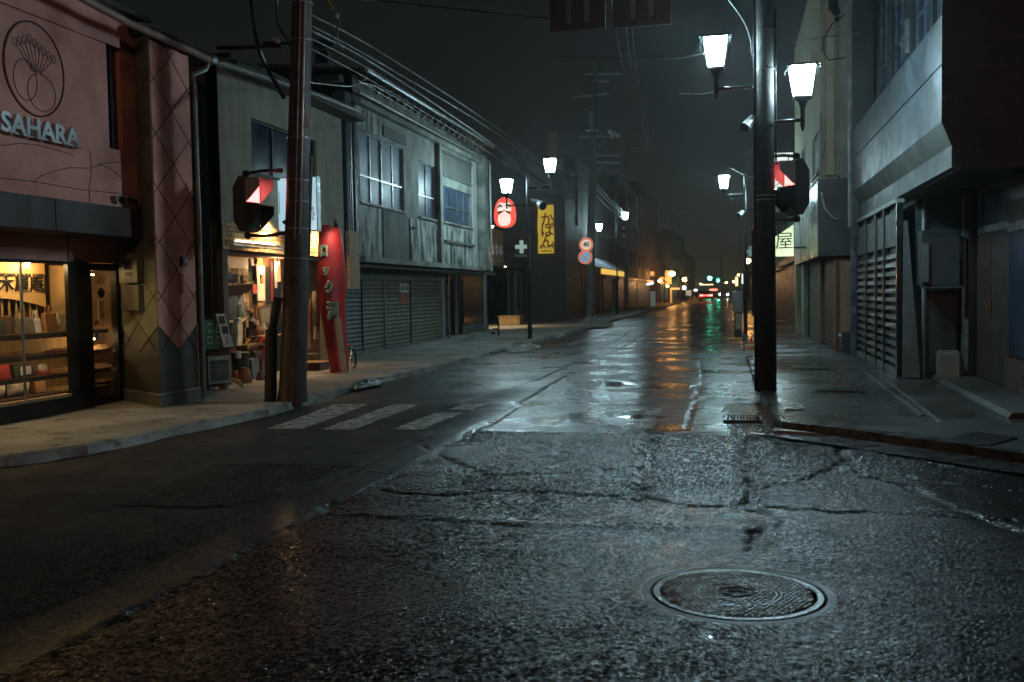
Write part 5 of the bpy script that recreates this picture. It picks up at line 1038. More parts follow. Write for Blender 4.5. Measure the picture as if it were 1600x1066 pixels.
# protruding columns
for u in (685,): y = K(u-1, 330).y; MB().box(UX+.046, UX+.14, y-.14, y+.16, HB+.12, HT-.1).build('column', m_conc, cb)
y = K(750,320).y; MB().box(UX+.01, UX+.24, y-.28, y+.30, HB-.02, HT+.15).build('end_column', m_conc, cb)
MB().tube([(UX+.30,y+.36,2.4),(UX+.30,y+.36,6.3)], .05, 8).build('downpipe', m_galv, cb, smooth=True)
MB().box(UX+.001, UX+.16, yA, yB, HT-.14, HT).build('cornice', m_conc, cb); MB().box(UX-.01, UX+.20, yA, yB+.25, HB-.05, HB+.08).build('floor_slab_edge', m_conc, cb)
# sloped parapet screen with rafters under the eave
eT0, eT1 = K(541,80,UX+.3), K(735,213,UX+.3)
zeT = (eT0.z+eT1.z)/2
MB().hexa([(UX-.05,yA,HT+.002),(UX-.01,yA,HT+.002),(UX-.01,yB+.2,HT+.002),(UX-.05,yB+.2,HT+.002),(UX-.05,yA,zeT-.12),(UX-.01,yA,zeT-.12),(UX-.01,yB+.2,zeT-.12),(UX-.05,yB+.2,zeT-.12)]).build('upper_wall', m_conc, cb)
n = 20
for k in range(n): yy = yA+.3+(yB-yA)*k/n; MB().hexa([(UX-.01,yy,zeT-.30),(UX+.20,yy,zeT-.15),(UX+.20,yy+.10,zeT-.15),(UX-.01,yy+.10,zeT-.30),(UX-.01,yy,zeT-.10),(UX+.20,yy,zeT-.06),(UX+.20,yy+.10,zeT-.06),(UX-.01,yy+.10,zeT-.10)]).build('rafter_end', m_woodd, cb)
MB().add([(-13,yA,zeT+.5),(-13,yB+.3,zeT+.5),(UX+.34,yB+.3,zeT),(UX+.34,yA,zeT),(-13,yA,zeT+.4),(-13,yB+.3,zeT+.4),(UX+.34,yB+.3,zeT-.06),(UX+.34,yA,zeT-.06)], [(0,1,2,3),(7,6,5,4),(3,2,6,7),(1,0,4,5),(2,1,5,6),(0,3,7,4)]).build('roof', m_roof, cb)
MB().tube([(UX+.36,yA-.1,zeT-.05),(UX+.36,yB+.4,zeT-.05)], .055, 10).build('gutter', m_alu, cb, smooth=True)
MB().tube([(UX+.20,yA-.2,HT+.08),(UX+.20,yB+.5,HT+.05)], .035, 8).build('lower_gutter', m_gutter, cb, smooth=True)
for z in (6.55, 6.75): MB().tube(sag((UX+.12,yA,z),(UX+.12,yB,z-.05),.04), .012, 6).build('fixed_cable', m_cable, cb)
# near end: blue corrugated sheet and downpipe
MB().box(UX-.3, UX+.0, yA-.62, yA-.02, 2.42, 6.4).build('end_panel', M('blue_steel_sheet', (.07,.09,.12), rough=.35, metal=.3, streak=True), cb)
for k in range(5): yy = yA-.58+k*.12; MB().box(UX+.001, UX+.02, yy, yy+.05, 2.45, 6.38).build('rib', m_galv, cb)
MB().tube([(UX+.10,yA-.30,2.5),(UX+.10,yA-.30,6.2)], .05, 10).build('downpipe', M('wet_steel_pipe', (.2,.24,.29), rough=.2, metal=.6), cb, smooth=True)
# vent caps
for (u, v) in ((645,356),): p = K(u, v, UX+.05); MB().tube([p, p+Vector((.09,0,-.03))], [.05,.03], 10).build('vent_cap', m_alu, cb)
for yy in (26.6, 29.2): MB().tube([(UX+.05,yy,3.55),(UX+.07,yy,2.62)], .018, 6).build('drain_pipe', m_concd, cb)
# ground floor: four shutters, guides, recessed entrance
MB().box(LX-.04, UX-.02, yA-.6, yB+2.0, HB-.16, HB-.06).build('soffit', m_concd, cb)
def shutter(ya, yb_, z0, z1, mat):
    mb = MB(); n = int((z1-z0)/.055); prof = []
    for k in range(n+1): z = z0+(z1-z0)*k/n; prof += [(LX+(.018 if k % 2 else 0), z)]
    for (xa, za), (xb_, zb2) in zip(prof[:-1], prof[1:]): mb.quad((xa,ya,za),(xa,yb_,za),(xb_,yb_,zb2),(xb_,ya,zb2))
    o = mb.build('roller_shutter', mat, cb); MB().box(LX-.01, LX+.04, ya, yb_, z0-.06, z0).build('bottom_rail', m_galv, o); return o
s_ = [22.3, px(565,500,x=LX).y, px(600,500,x=LX).y, px(641,500,x=LX).y, px(689,500,x=LX).y]
for k in range(4): shutter(s_[k]+.05, s_[k+1]-.03, .17, 2.02, m_shutterb if k == 0 else m_shutter)
MB().box(LX-.02, LX+.06, s_[0], s_[-1], 2.02, 2.32).build('shutter_box', m_concd, cb)
for k in range(5): MB().box(LX-.01, LX+(.06 if k in (2, 4) else .035), s_[k]-(.05 if k in (2,) else .025), s_[k]+.03, .1, 2.02).build('shutter_guide', m_alu if k in (2, 4) else m_dark, cb)
MB().box(-13, LX-.03, s_[0], s_[-1], .1, 2.3).build('ground_floor_wall', m_concd, cb)
pa, pb = px(624.5, 444, x=LX+.03), px(639, 457, x=LX+.03)
nt_ = thing('notice', (pa.x, pa.y, pb.z), 'white and dull red paper notice stuck on the roller shutter', 'notice')
MB().box(LX+.022, LX+.028, pa.y, pb.y, pb.z, pa.z).build('white_sheet', m_offw, nt_); MB().box(LX+.022, LX+.027, pa.y, pb.y, px(632,475,x=LX).z, pb.z-.01).build('red_sheet', M('faded_red_paper', (.32,.09,.05), rough=.8), nt_)
text('貸店舗', .16, px(632, 450.5, x=LX+.030), (0,1,0), (0,0,1), m_blackprint, nt_, 'notice_text', .003, .002, 1.5)
MB().box(LX-.5, LX-.46, s_[-1]+.05, yB+3.8, .1, 2.3).build('entrance_wall', m_dark, cb)
for u in (700, 712): y = px(u, 480, x=LX-.1).y; MB().box(LX-.14, LX-.06, y, y+.10, .1, 2.3).build('entrance_frame', m_alu if u == 700 else m_galv, cb)
ya, yb_ = s_[-1]+.15, s_[-1]+.7; MB().box(LX-.06, LX-.04, ya, yb_, .15, 2.2).build('pale_door', M('pale_blue_door', (.2,.23,.28), rough=.4), cb)
g0, g1 = px(724, 480, x=LX-.1).y, px(755, 480, x=LX-.1).y
MB().box(LX-.10, LX-.09, g0, g1+.6, .45, 2.2).build('shop_glass', M('dark_shop_glass', (.01,.013,.014), rough=.06, bump=0, spec=.8), cb); MB().box(LX-.14, LX-.04, g0, g1+.6, .1, .45).build('dado', m_concd, cb)
for k in range(6): MB().box(LX-.088, LX-.078, g0+.1, g1+.5, .7+.22*k, .72+.22*k).build('blind_slat', m_grille, cb)
for (u, v) in ((718, 522), (759, 523)):
    q = px(u, v, z=.1); yy = min(q.y, 35.5); q = px(u, v, y=yy); MB().box(q.x-.05, q.x+.05, yy-.05, yy+.05, .09, 2.4).build('support_post', m_galv, cb)
t = thing('ramp', tuple(px(745,525,z=.1)), 'low grey access ramp before the recessed glass entrance', 'ramp'); P4 = [px(722,532,z=.1), px(777,522,z=.1), px(777,517,z=.1), px(735,523,z=.1)]
MB().hexa(P4+[P4[0]+ud*.02, P4[1]+ud*.10, P4[2]+ud*.12, P4[3]+ud*.06]).build('ramp_slab', m_conc, t)
t = thing('bollard_post', tuple(px(779,525,z=.1)), 'thin black post at the far end of the ramp', 'post'); q = px(779,525,z=.1); MB().tube([q, q+ud*.55], .03, 8).build('post_shaft', m_black, t); MB().ball(q+Vector((-.2,0,.10)), .06, 8, 6).build('weight', m_black, t)
# ------------------------------------------------------------------ RBG shop, round doll sign, bench
RGX = -10.5
rb = thing('shop_building', (RGX, 41, .1), 'grey ribbed shop front with lit wooden sign panel reading RBG', 'building')
MB().box(-15, RGX-.02, 37.8, 51.2, 2.9, 8.2).build('wall', m_concd, rb)
for k in range(24): y = px(788,340,x=RGX).y+.1+k*.22; MB().box(RGX-.02, RGX+.02, y, y+.10, px(800,400,x=RGX).z, 8.1).build('cladding_rib', m_teal if k % 2 else m_plasterd, rb) if y < 51 else None
p0, p1 = px(764,356,x=RGX+.1), px(787,412,x=RGX+.1)
pn = MB().box(RGX+.03, RGX+.10, p0.y, p1.y, p1.z, p0.z).build('sign_panel', M('lit_wood_panel', (.45,.34,.19), (.36,.26,.14), rough=.7, scale=3), rb)
for k in range(14): z = p1.z+(p0.z-p1.z)*k/14; MB().box(RGX+.1, RGX+.106, p0.y, p1.y, z, z+.012).build('board_joint', m_tan, pn)
for k, ch in enumerate('RBG'): 
    c = px(769+k*6.3, 391+k*.6, x=RGX+.13); text(ch, .62, c, (0,1,0), (0,0,1), m_white, pn, 'letter', .07, .01, .72)
t = thing('wall_lamp', tuple(px(769,353,x=RGX+.5)), 'small warm lamp above the wooden RBG panel', 'lamp'); c = px(769,353,x=RGX+.55); MB().tube([c+Vector((0,0,.05)), c], [.05,.10], 10).build('shade', m_black, t); MB().ball(c-Vector((0,0,.03)), .055, 8, 6).build('bulb', EM('wall_lamp_glow', (1,.78,.5), 60), t); MB().bar(c+Vector((0,0,.05)), (RGX+.1, c.y, c.z+.1), .03).build('arm', m_black, t)
ld = bpy.data.lights.new('lamp_beam', 'SPOT'); ld.energy = 800; ld.color = (1,.72,.42); ld.spot_size = 1.7; ld.spot_blend = .9; ld.shadow_soft_size = .05; lo = bpy.data.objects.new('lamp_beam', ld); COL.objects.link(lo); lo.location = c-Vector((0,0,.1))-ORG[t.name]; lo.parent = t; lo.rotation_euler = Vector((-.35,.25,-.9)).to_track_quat('-Z','Y').to_euler()
MB().box(-13, RGX-.9, 38, 51.2, .1, 2.9).build('recess_wall', m_dark, rb); MB().box(RGX-.9, RGX+.25, 38, 51.2, 2.86, 2.98).build('canopy', m_concd, rb)
for (u0, u1) in ((795,803),(806,813),(816,822)): a, b = px(u0,480,x=RGX-.1), px(u1,480,x=RGX-.1); MB().box(RGX-.15, RGX-.08, a.y, b.y, .1, 2.75).build('window_frame', m_galv if u0 == 806 else m_plasterd, rb); MB().box(RGX-.078, RGX-.07, a.y+.12, b.y-.1, .7, 2.5).build('pane', m_pane, rb)
q = px(770,372,x=RGX+.2)
a, b = px(765,345,x=RGX+.15), px(775,320,x=RGX+.15); 
for k in range(3): MB().box(RGX+.02, RGX+.1, 41.3+k*.8, 41.3+k*.8+.3, 4.9, 6.0).build('louvre', m_galv, rb)
t = thing('wooden_bench', (px(795,505,z=.1).x, 46.5, .1), 'pale wooden block bench lit warm on the pavement by the shop', 'bench')
a, b = px(779,508,y=45.5), px(812,508,y=45.5); MB().box(a.x, b.x, 45.5, 46.3, .1, px(795,495,y=45.5).z).build('bench_block', m_wood, t, bevel=.02); MB().box(a.x-.03, b.x+.03, 45.47, 46.33, px(795,495,y=45.5).z+.001, px(795,495,y=45.5).z+.04).build('bench_top', m_wood, t)
bl = bpy.data.lights.new('lamp_beam', 'SPOT'); bl.energy = 240; bl.color = (1,.72,.40); bl.spot_size = 2.2; bl.spot_blend = .8; bl.shadow_soft_size = .06
t = thing('soffit_lamp', (-9.9, 43.6, 2.8), 'warm downlight under the canopy above the wooden bench', 'lamp'); MB().tube([(-9.9,43.6,2.86),(-9.9,43.6,2.79)], .08, 12).build('trim', m_black, t); MB().tube([(-9.9,43.6,2.789),(-9.9,43.6,2.785)], .06, 12).build('bulb', EM('soffit_glow', (1,.75,.45), 40), t)
lo = bpy.data.objects.new('lamp_beam', bl); COL.objects.link(lo); lo.parent = t; lo.location = (0,0,-.05)
# round doll lantern sign
dy = 41.8; dc = px(788, 332, y=dy); sc1 = (px(804,330,y=dy).x-px(772,330,y=dy).x)/2; sh = (px(788,308,y=dy).z-px(788,355,y=dy).z)/2
t = thing('doll_sign', tuple(dc), 'glowing red and white round doll shaped sign with moustache', 'sign')
def dshape(k, yy, n=40, dx=0, dz=0):
    P = []
    for i in range(n): th = 2*math.pi*i/n; c_, s__ = math.cos(th), math.sin(th); wz = 1-.17*s__; P.append(Vector((dc.x+dx+sc1*k*wz*(abs(c_)**.8)*math.copysign(1, c_), yy, dc.z+dz+sh*k*(abs(s__)**.85)*math.copysign(1, s__))))
    return P
MB().ext(dshape(1, dy), (0, .3, 0)).build('body', e_daru, t)
MB().ext(dshape(.60, dy-.012, dz=-.30*sh), (0, .010, 0)).build('belly', e_daruw, t)
fc = [Vector((dc.x+a*sc1, dy-.012, dc.z+b*sh)) for a, b in ((-.66,.05),(-.70,.45),(-.45,.66),(.0,.60),(.45,.66),(.70,.45),(.66,.05),(0,-.02))]; MB().ext(fc, (0,.009,0)).build('face', e_daruw, t)
br = MB()
for s in (-1, 1):
    br.tube([(dc.x+s*sc1*a, dy-.03, dc.z+b*sh) for a, b in ((.62,.32),(.42,.50),(.18,.36))], .045, 6); br.tube([(dc.x+s*sc1*a, dy-.03, dc.z+b*sh) for a, b in ((.05,.06),(.30,.06),(.52,-.06),(.58,.10))], [.03,.06,.07,.02], 6)
br.build('brows_and_moustache', m_blackprint, t); nb = MB().ball((dc.x, dy-.04, dc.z+.16*sh), .07, 8, 6); nb.build('nose', e_darup, t)
cl = MB()
for k in range(-3, 4): cl.bar((dc.x+k*.05, dy-.016, dc.z-.64*sh), (dc.x+k*.10, dy-.016, dc.z-.84*sh), .014, .004); cl.bar((dc.x+k*.05, dy-.016, dc.z-.18*sh), (dc.x+k*.09, dy-.016, dc.z-.04*sh), .014, .004)
cl.build('robe_lines', e_daru, t); MB().bar((dc.x-sc1*.8, dy+.15, dc.z), (RGX, dy+.15, dc.z), .05).build('bracket', m_black, t)
a, b = px(803,374,y=45.6), px(827,403,y=45.6); t = thing('cross_sign', (a.x,45.6,b.z), 'dark square projecting sign with a white cross', 'sign'); MB().box(a.x, b.x, 45.6, 45.8, b.z, a.z).build('sign_box', m_dark, t)
c = (a+b)/2; w3 = .12; MB().box(c.x-.30, c.x+.30, 45.57, 45.598, c.z-.09+.08, c.z+.09+.08).box(c.x-.09, c.x+.09, 45.57, 45.598, c.z+.17, c.z+.38).box(c.x-.09, c.x+.09, 45.57, 45.598, c.z-.22, c.z-.01).build('cross', EM('pale_cross_glow', (.6,.8,.75), .30), t); MB().box(a.x+.05, b.x-.05, 45.57, 45.598, b.z+.05, b.z+.16).build('caption_strip', M('pale_caption', (.25,.3,.3)), t); MB().bar((a.x,45.7,c.z),(RGX+.02,45.7,c.z), .05).build('bracket', m_black, t)
# ------------------------------------------------------------------ tall brown building with yellow banner
q0, q1 = px(824,300,y=52), px(882,300,y=52)
tb = thing('tiled_building', (q1.x, 52, .1), 'tall dark brown tiled building carrying the yellow banner', 'building')
zt0 = px(850,212,y=52).z
MB().hexa([(-16,52,.05),(q1.x,52,.05),(q1.x,57.5,.05),(-16,57.5,.05),(-16,52,10.4),(q1.x,52,zt0-1.5),(q1.x,57.5,zt0-1.5),(-16,57.5,10.4)]).build('wall', m_tile, tb)
for k in range(1, 13):
    z = .5+k*.62
    if z < zt0-1.8: MB().box(q0.x-.6, q1.x-.02, 51.992, 51.999, z, z+.014).build('tile_joint', m_groove, tb)
MB().box(px(857,208,y=53).x, px(869,208,y=53).x, 53, 53.6, 7.6, px(860,208,y=53).z).build('chimney', m_tan, tb)
MB().box(q1.x+.001, q1.x+.04, 52.01, 57.4, 3.2, 3.3).build('string_course', m_concd, tb)
a, b = px(840,321,y=51.9), px(866,396,y=51.9)
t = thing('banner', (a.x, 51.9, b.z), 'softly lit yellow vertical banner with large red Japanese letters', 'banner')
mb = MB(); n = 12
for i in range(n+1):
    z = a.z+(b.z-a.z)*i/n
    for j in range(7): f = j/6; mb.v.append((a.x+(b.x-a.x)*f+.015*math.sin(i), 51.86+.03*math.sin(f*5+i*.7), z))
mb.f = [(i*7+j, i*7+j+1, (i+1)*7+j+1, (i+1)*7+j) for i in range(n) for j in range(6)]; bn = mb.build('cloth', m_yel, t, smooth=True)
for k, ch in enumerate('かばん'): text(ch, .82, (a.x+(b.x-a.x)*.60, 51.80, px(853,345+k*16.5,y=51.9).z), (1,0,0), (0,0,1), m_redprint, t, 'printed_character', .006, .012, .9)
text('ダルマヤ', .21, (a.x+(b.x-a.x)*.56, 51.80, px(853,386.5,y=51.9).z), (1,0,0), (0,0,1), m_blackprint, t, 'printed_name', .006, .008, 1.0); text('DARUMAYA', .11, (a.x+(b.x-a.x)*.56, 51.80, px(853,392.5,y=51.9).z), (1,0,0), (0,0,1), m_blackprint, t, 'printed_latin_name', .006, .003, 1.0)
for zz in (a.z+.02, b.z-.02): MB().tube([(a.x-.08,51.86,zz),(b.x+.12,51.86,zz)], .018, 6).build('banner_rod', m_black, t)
# green vertical sign
a, b = px(884,273,y=56), px(904,352,y=56); t = thing('vertical_sign', (a.x, 56, b.z), 'unlit pale green vertical sign with dark Japanese characters', 'sign')
MB().box(a.x, b.x, 56, 56.25, b.z, a.z).build('sign_box', M('dull_green_sign', (.13,.17,.10), (.09,.12,.07), rough=.5), t, bevel=.03); MB().bar((a.x,56.1,a.z-.3),(q1.x-.5,56.1,a.z-.3), .06).build('bracket', m_black, t); MB().bar((a.x,56.1,b.z+.3),(q1.x-.5,56.1,b.z+.3), .06).build('bracket', m_black, t)
for k, ch in enumerate('昔なつかし館'): text(ch, .52, ((a.x+b.x)/2, 55.985, a.z-.36-k*(a.z-b.z-.6)/5.05), (1,0,0), (0,0,1), m_dark, t, 'sign_character', .01, .01, .95)
# awning shop beyond
AX = -8.9
ab = thing('shop_building', (AX, 58, .1), 'dark shop with blue white awning and warm lit fringe', 'building')
MB().box(-16, AX, 57.6, 74, 3.1, 9.6).build('upper_wall', m_plasterd, ab); MB().box(-16, AX-.4, 57.6, 74, .1, 3.1).build('lower_wall', m_woodd, ab)
for k in range(14): y = 58.2+k*1.15; MB().box(AX-.4, AX-.34, y, y+.12, .1, 3.0).build('timber_post', m_woodd if k % 3 else m_tan, ab)
pts = [px(881,388,x=AX+.02), px(950,417,x=AX+.9)]
MB().hexa([(AX+.01,57.7,3.78),(AX+.01,73,3.78),(AX+1.25,73,3.02),(AX+1.25,57.7,3.02),(AX+.01,57.7,3.83),(AX+.01,73,3.83),(AX+1.27,73,3.07),(AX+1.27,57.7,3.07)]).build('awning', m_awning, ab)
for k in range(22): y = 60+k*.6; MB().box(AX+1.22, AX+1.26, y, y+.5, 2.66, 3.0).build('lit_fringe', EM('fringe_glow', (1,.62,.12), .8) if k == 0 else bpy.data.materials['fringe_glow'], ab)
a, b = px(889,396,y=57.3), px(903,415,y=57.3); MB().box(a.x, b.x, 57.3, 57.5, b.z, a.z).build('small_lit_sign', EM('small_sign_glow', (.7,.8,.7), .12), ab)
# row of dark buildings further down on the left
rowL = [(74.2,82,9.9,m_plasterd),(82.3,100,11.2,m_concd),(100.4,128,12.6,m_tile),(128.5,156,9.2,m_plasterd),(156.6,200,11,m_concd),(201,262,9,m_tile)]
names_ = ['narrow dark building just beyond the awning shop', 'tall grey building under the far left lanterns', 'tall dark block halfway down the left side', 'lower dark building beyond the tall left block', 'far left building near the orange shop lights', 'farthest left building by the green traffic signal']
for (ya, yb_, h, mt_, ), nm in zip(rowL, names_):
    x0 = AX-random.uniform(0, .5); t = thing('distant_building', (x0, ya, .1), nm, 'building'); hl = [] ; yy = ya+1.2
    while yy+1.6 < yb_-.5: hl += [(yy, yy+1.5, 3.9, 5.3)]+([(yy, yy+1.5, 6.6, 8.0)] if h > 9.5 else []); yy += 3.1
    wallcells(MB(), PX(x0), ya, yb_, 2.8, h, hl, .2).build('upper_wall', mt_, t); MB().box(-18, x0-.21, ya, yb_, .1, h-.02).build('rear_block', m_plasterd, t)
    MB().box(x0-.02, x0+.15, ya, yb_, 2.6, 2.79).build('shopfront_canopy', m_dark, t); MB().box(x0-.16, x0-.1, ya+.2, yb_-.2, .1, 2.6).build('shopfront', m_shutter if h < 10 else m_dark, t); MB().box(x0+.001, x0+.10, ya, yb_, h-.3, h+.1).build('parapet', m_concd, t)
    for q in hl: MB().box(x0-.12, x0-.10, q[0], q[1], q[2], q[3]).build('window_pane', m_pane, t)
a, b = px(972,335,y=80), px(980,378,y=80); t = thing('vertical_sign', tuple(a), 'dark red vertical sign with pale marks beyond the far lantern post', 'sign'); MB().box(px(966,0,y=80).x, px(981,0,y=80).x, 80, 80.2, b.z-.3, a.z+.6).build('sign_box', M('dark_red_sign', (.20,.02,.03)), t)
for v in (343, 356, 368): c = px(975, v, y=79.95); MB().box(c.x-.15, c.x+.15, 79.95, 79.99, c.z-.12, c.z+.12).build('mark', M('sign_mark', (.4,.42,.42)) if v == 343 else bpy.data.materials['sign_mark'], t)
# concrete utility pole with signs
q = px(921, 503, z=.1); ux, uy = q.x, q.y
t = thing('utility_pole', (ux, uy, .1), 'concrete utility pole with transformer above the dirty snow heap', 'utility pole')
top = px(930, 95, y=uy); MB().tube([(ux,uy,.05), tuple(px(925,300,y=uy)), tuple(top)], [.23,.19,.13], 14).build('pole_shaft', m_polec, t, smooth=True)
a, b = px(916,178,y=uy), px(936,206,y=uy); cx_ = (a.x+b.x)/2
MB().tube([(cx_, uy-.45, b.z), (cx_, uy-.45, a.z)], (b.x-a.x)/2, 14).build('transformer', m_galv, t, smooth=True)
for (u0, v0, u1, v1) in ((932,243,968,243),(932,254,968,254),(904,214,955,213),(893,152,952,146),(925,127,951,127),(912,116,974,115)): MB().bar(px(u0,v0,y=uy-.1), px(u1,v1,y=uy-.1), .07).build('crossarm', m_galv, t)
for (u, v) in ((953,207),(961,209),(966,212),(957,213)): MB().ball(px(u,v,y=uy-.15), .12, 8, 6).build('insulator', m_white, t)
for (u0,v0,u1,v1) in ((934,232,944,215),(934,270,942,256)): MB().bar(px(u0,v0,y=uy), px(u1,v1,y=uy), .04).build('brace', m_galv, t)
def round_sign(c, r, label, kind):
    t = thing('traffic_sign', tuple(c), label, 'road sign'); n_ = Vector((.14,-1,0)).normalized(); MB().disc(c, n_, r, .02).build('sign_plate', m_signwhite, t); mb = MB(); N = 32; rt = n_.cross(Vector((0,0,1))).normalized(); rt = -rt if rt.x < 0 else rt
    vs = []
    for rr in (r*.97, r*.74):
        for d in (.021, .026):
            for i in range(N): th = 2*math.pi*i/N; vs.append(c+rt*rr*math.cos(th)+ud*rr*math.sin(th)+n_*d)
    mb.add(vs, [(N+i, N+(i+1) % N, 3*N+(i+1) % N, 3*N+i) for i in range(N)]+[(i, N+i, N+(i+1) % N, (i+1) % N) for i in range(N)]); mb.build('red_ring', m_signred, t)
    if kind == '40': text('40', r*1.0, c+n_*.023, rt, ud, M('sign_grey_blue', (.10,.14,.25)), t, 'speed_number', .004, .012, .95)
    else:
        MB().disc(c+n_*.0215, n_, r*.74, .002).build('blue_field', m_signblue, t); s45 = math.sqrt(.5); MB().obox(c+n_*.027, (rt-ud)*s45*r*.80, n_*.002, (rt+ud)*s45*r*.08).build('red_slash', m_signred, t)
    MB().bar(c+Vector((0,.03,0)), (ux, uy-.1, c.z), .04).build('bracket', m_galv, t)
r_s = (px(927,382,y=uy-.35).x-px(905.5,382,y=uy-.35).x)/2
round_sign(px(916,382.5,y=uy-.35), r_s, 'upper round speed limit sign reading 40 on the concrete pole', '40'); round_sign(px(914.5,402,y=uy-.35), r_s, 'lower round blue no parking sign with red slash', 'np')
for (u, v, ub, h, nm, y_) in ((980,225,978,14,'slender pole rising behind the far left lanterns',84),(1048,330,1046,0,'distant pole by the orange shop lights',150),(1068,345,1067,0,'distant pole near the orange street lights',185),(1127,395,1127,0,'thin pole left of the distant headlight glow',160)):
    tp = px(u, v, y=y_); bp_ = px(ub, 470, y=y_); t = thing('distant_pole', (bp_.x, y_, 0), nm, 'utility pole'); MB().tube([(bp_.x,y_,0), tuple(tp)], [.2,.13], 8).build('pole_shaft', m_polec, t); MB().bar(tp+Vector((-.1,0,-.4)), tp+Vector((2.2,0,-.2)), .09).build('crossarm', m_galv, t)
solo(MB().tube([px(959,489,z=.1), px(959,481,y=px(959,489,z=.1).y)], [.22,.03], 12), 'traffic_cone', m_greencone, 'small teal traffic cone on the left pavement by the awning shop', 'cone')
# ------------------------------------------------------------------ right hand building with the cantilevered panelled front
PXR, YN, YF = 2.6, 13.45, 22.7
nb_ = thing('panelled_building', (PXR, YN, .1), 'dark building with wet blue grey panelled overhang on the right', 'building')
zT, zM_, zB = 4.99, 4.37, 3.655; ch = px(1503, 263, y=YN); chx, chz = ch.x, ch.z
MB().box(PXR, PXR+.12, YN+.02, YF, zM_+.012, zT).build('upper_panel', m_panelb, nb_); MB().box(PXR, PXR+.12, YN+.02, YF, zB, zM_-.012).build('lower_panel', m_panelb, nb_)
MB().box(PXR+.02, PXR+.12, YN+.02, YF, zM_-.011, zM_+.011).build('panel_joint', m_dark, nb_)
MB().hexa([(PXR,YN+.02,zB-.002),(PXR+.2,YN+.02,zB-.002),(PXR+.2,YF,zB-.002),(PXR,YF,zB-.002),(PXR,YN+.02,zB-.003),(PXR+.2,YN+.02,zB-.003),(PXR+.2,YF,zB-.003),(PXR,YF,zB-.003)]) 
MB().add([(PXR+.004,YN+.02,zB-.003),(PXR+.004,YF,zB-.003),(chx,YF,chz),(chx,YN+.02,chz),(PXR+.3,YN+.02,zB-.003),(PXR+.3,YF,zB-.003)], [(0,1,2,3),(4,5,2,3),(0,3,4),(1,2,5),(0,4,5,1)]).build('sloped_apron', m_panelg, nb_)
MB().ext([(PXR-.004,YN,zT+6),(PXR-.004,YN,zB),(chx-.006,YN,chz),(9,YN,chz),(9,YN,zT+6)], (0,.019,0)).build('end_wall', m_maroon, nb_)
for k in range(14): z = chz+.35*k+.2; MB().box(PXR+.15 if z < zB+.1 else PXR+.01, 9, YN-.004, YN-.0005, z, z+.012).build('siding_joint', m_groove, nb_)
MB().box(PXR+.12, 9, YN+.02, YF, chz+.02, zB).build('soffit_block', m_teal, nb_); MB().box(chx, 9, YN+.02, YF, chz, chz+.019).build('soffit', m_dark, nb_)
# recessed upper storey with tall windows
UXR = 3.02
wh = [(14.6,16.3,5.2,7.6),(16.6,18.1,5.2,7.6),(18.9,20.3,5.2,7.6),(20.8,22.2,5.2,7.6)]
wallcells(MB(), lambda u, v, d: (UXR+d, u, v), YN+.03, YF, zT-.3, 9.6, wh, .18).build('upper_wall', m_teal, nb_)
MB().box(PXR+.121, UXR-.001, YN+.02, YF, zT-.36, zT-.3).build('ledge_floor', m_dark, nb_)
m_bluefr = M('blue_grey_window_frame', (.12,.15,.18), rough=.3, metal=.3)
for (a, b, c, d) in wh:
    w2 = MB(); 
    for yy in (a, (a+b)/2, b): w2.box(UXR+.06, UXR+.12, yy-.03, yy+.03, c, d)
    for zz in (c, c+.9, d): w2.box(UXR+.065, UXR+.115, a, b, zz-.03, zz+.03)
    wf = w2.build('window', m_bluefr, nb_); MB().box(UXR+.10, UXR+.105, a, b, c, d).build('pane', m_pane, wf); MB().box(UXR-.03, UXR+.06, a-.03, b+.03, c-.06, c-.002).build('sill', m_bluefr, wf)
MB().box(UXR-.05, UXR-.001, 18.35, 18.55, 5.6, 6.2).build('wall_box', m_galv, nb_)
for yy in (YF-.05,): MB().box(PXR-.03, UXR, yy, yy+.2, chz-.4, 9.6).build('end_fin', m_teal, nb_); 
MB().tube([(PXR-.06,YF+.0,2.9),(PXR-.06,YF+.0,9)], .05, 8).build('downpipe', m_gutter, nb_, smooth=True)
MB().box(PXR+.4, 9, 17.6, YF, .1, chz).build('ground_core', m_dark, nb_)
# ground floor recess
RW = px(1518, 588, z=.1); rwx = 3.72
MB().box(rwx, rwx+.1, 9.5, 17.55, .1, chz-.01).build('entrance_wall', m_maroon, nb_)
MB().box(2.98, rwx, 17.45, 17.55, .1, chz-.01).build('recess_back', m_teal, nb_)
for u, w_, mm in ((1508,.10,m_galv),(1519,.06,m_dark)): p = px(u, 450, x=rwx-.06); MB().box(rwx-.10, rwx-.002, p.y-w_, p.y+w_, .1, chz-.02).build('door_jamb', mm, nb_)
d0, d1 = px(1583,470,x=rwx).y, px(1535,470,x=rwx).y; dm = px(1555,470,x=rwx).y
for a, b in ((d0, dm-.01), (dm+.01, d1)): dd = MB().box(rwx-.05, rwx-.004, a, b, .16, 2.35).build('entrance_door', m_maroon, nb_); y_ = b-.07 if a == d0 else a+.07; MB().tube([(rwx-.09,y_,1.15),(rwx-.09,y_,1.40)], .014, 8).build('handle', m_rust, dd)
MB().box(rwx-.07, rwx-.004, d0, d1, 2.36, 2.46).build('transom', m_bluefr, nb_); MB().box(rwx-.03, rwx-.004, d0, d1, 2.47, 2.95).build('transom_glass', m_pane, nb_)
MB().box(rwx-.12, rwx-.005, 12.0, d0-.06, .1, .62).build('dado', M('wet_pink_stone', (.09,.05,.045), rough=.35), nb_); MB().box(rwx-.06, rwx-.004, 12.0, d0-.06, .64, 2.9).build('shop_window', m_pane, nb_)
MB().box(rwx-.09, rwx-.06, 12.0, d0-.06, 2.30, 2.42).build('window_rail', m_bluefr, nb_)
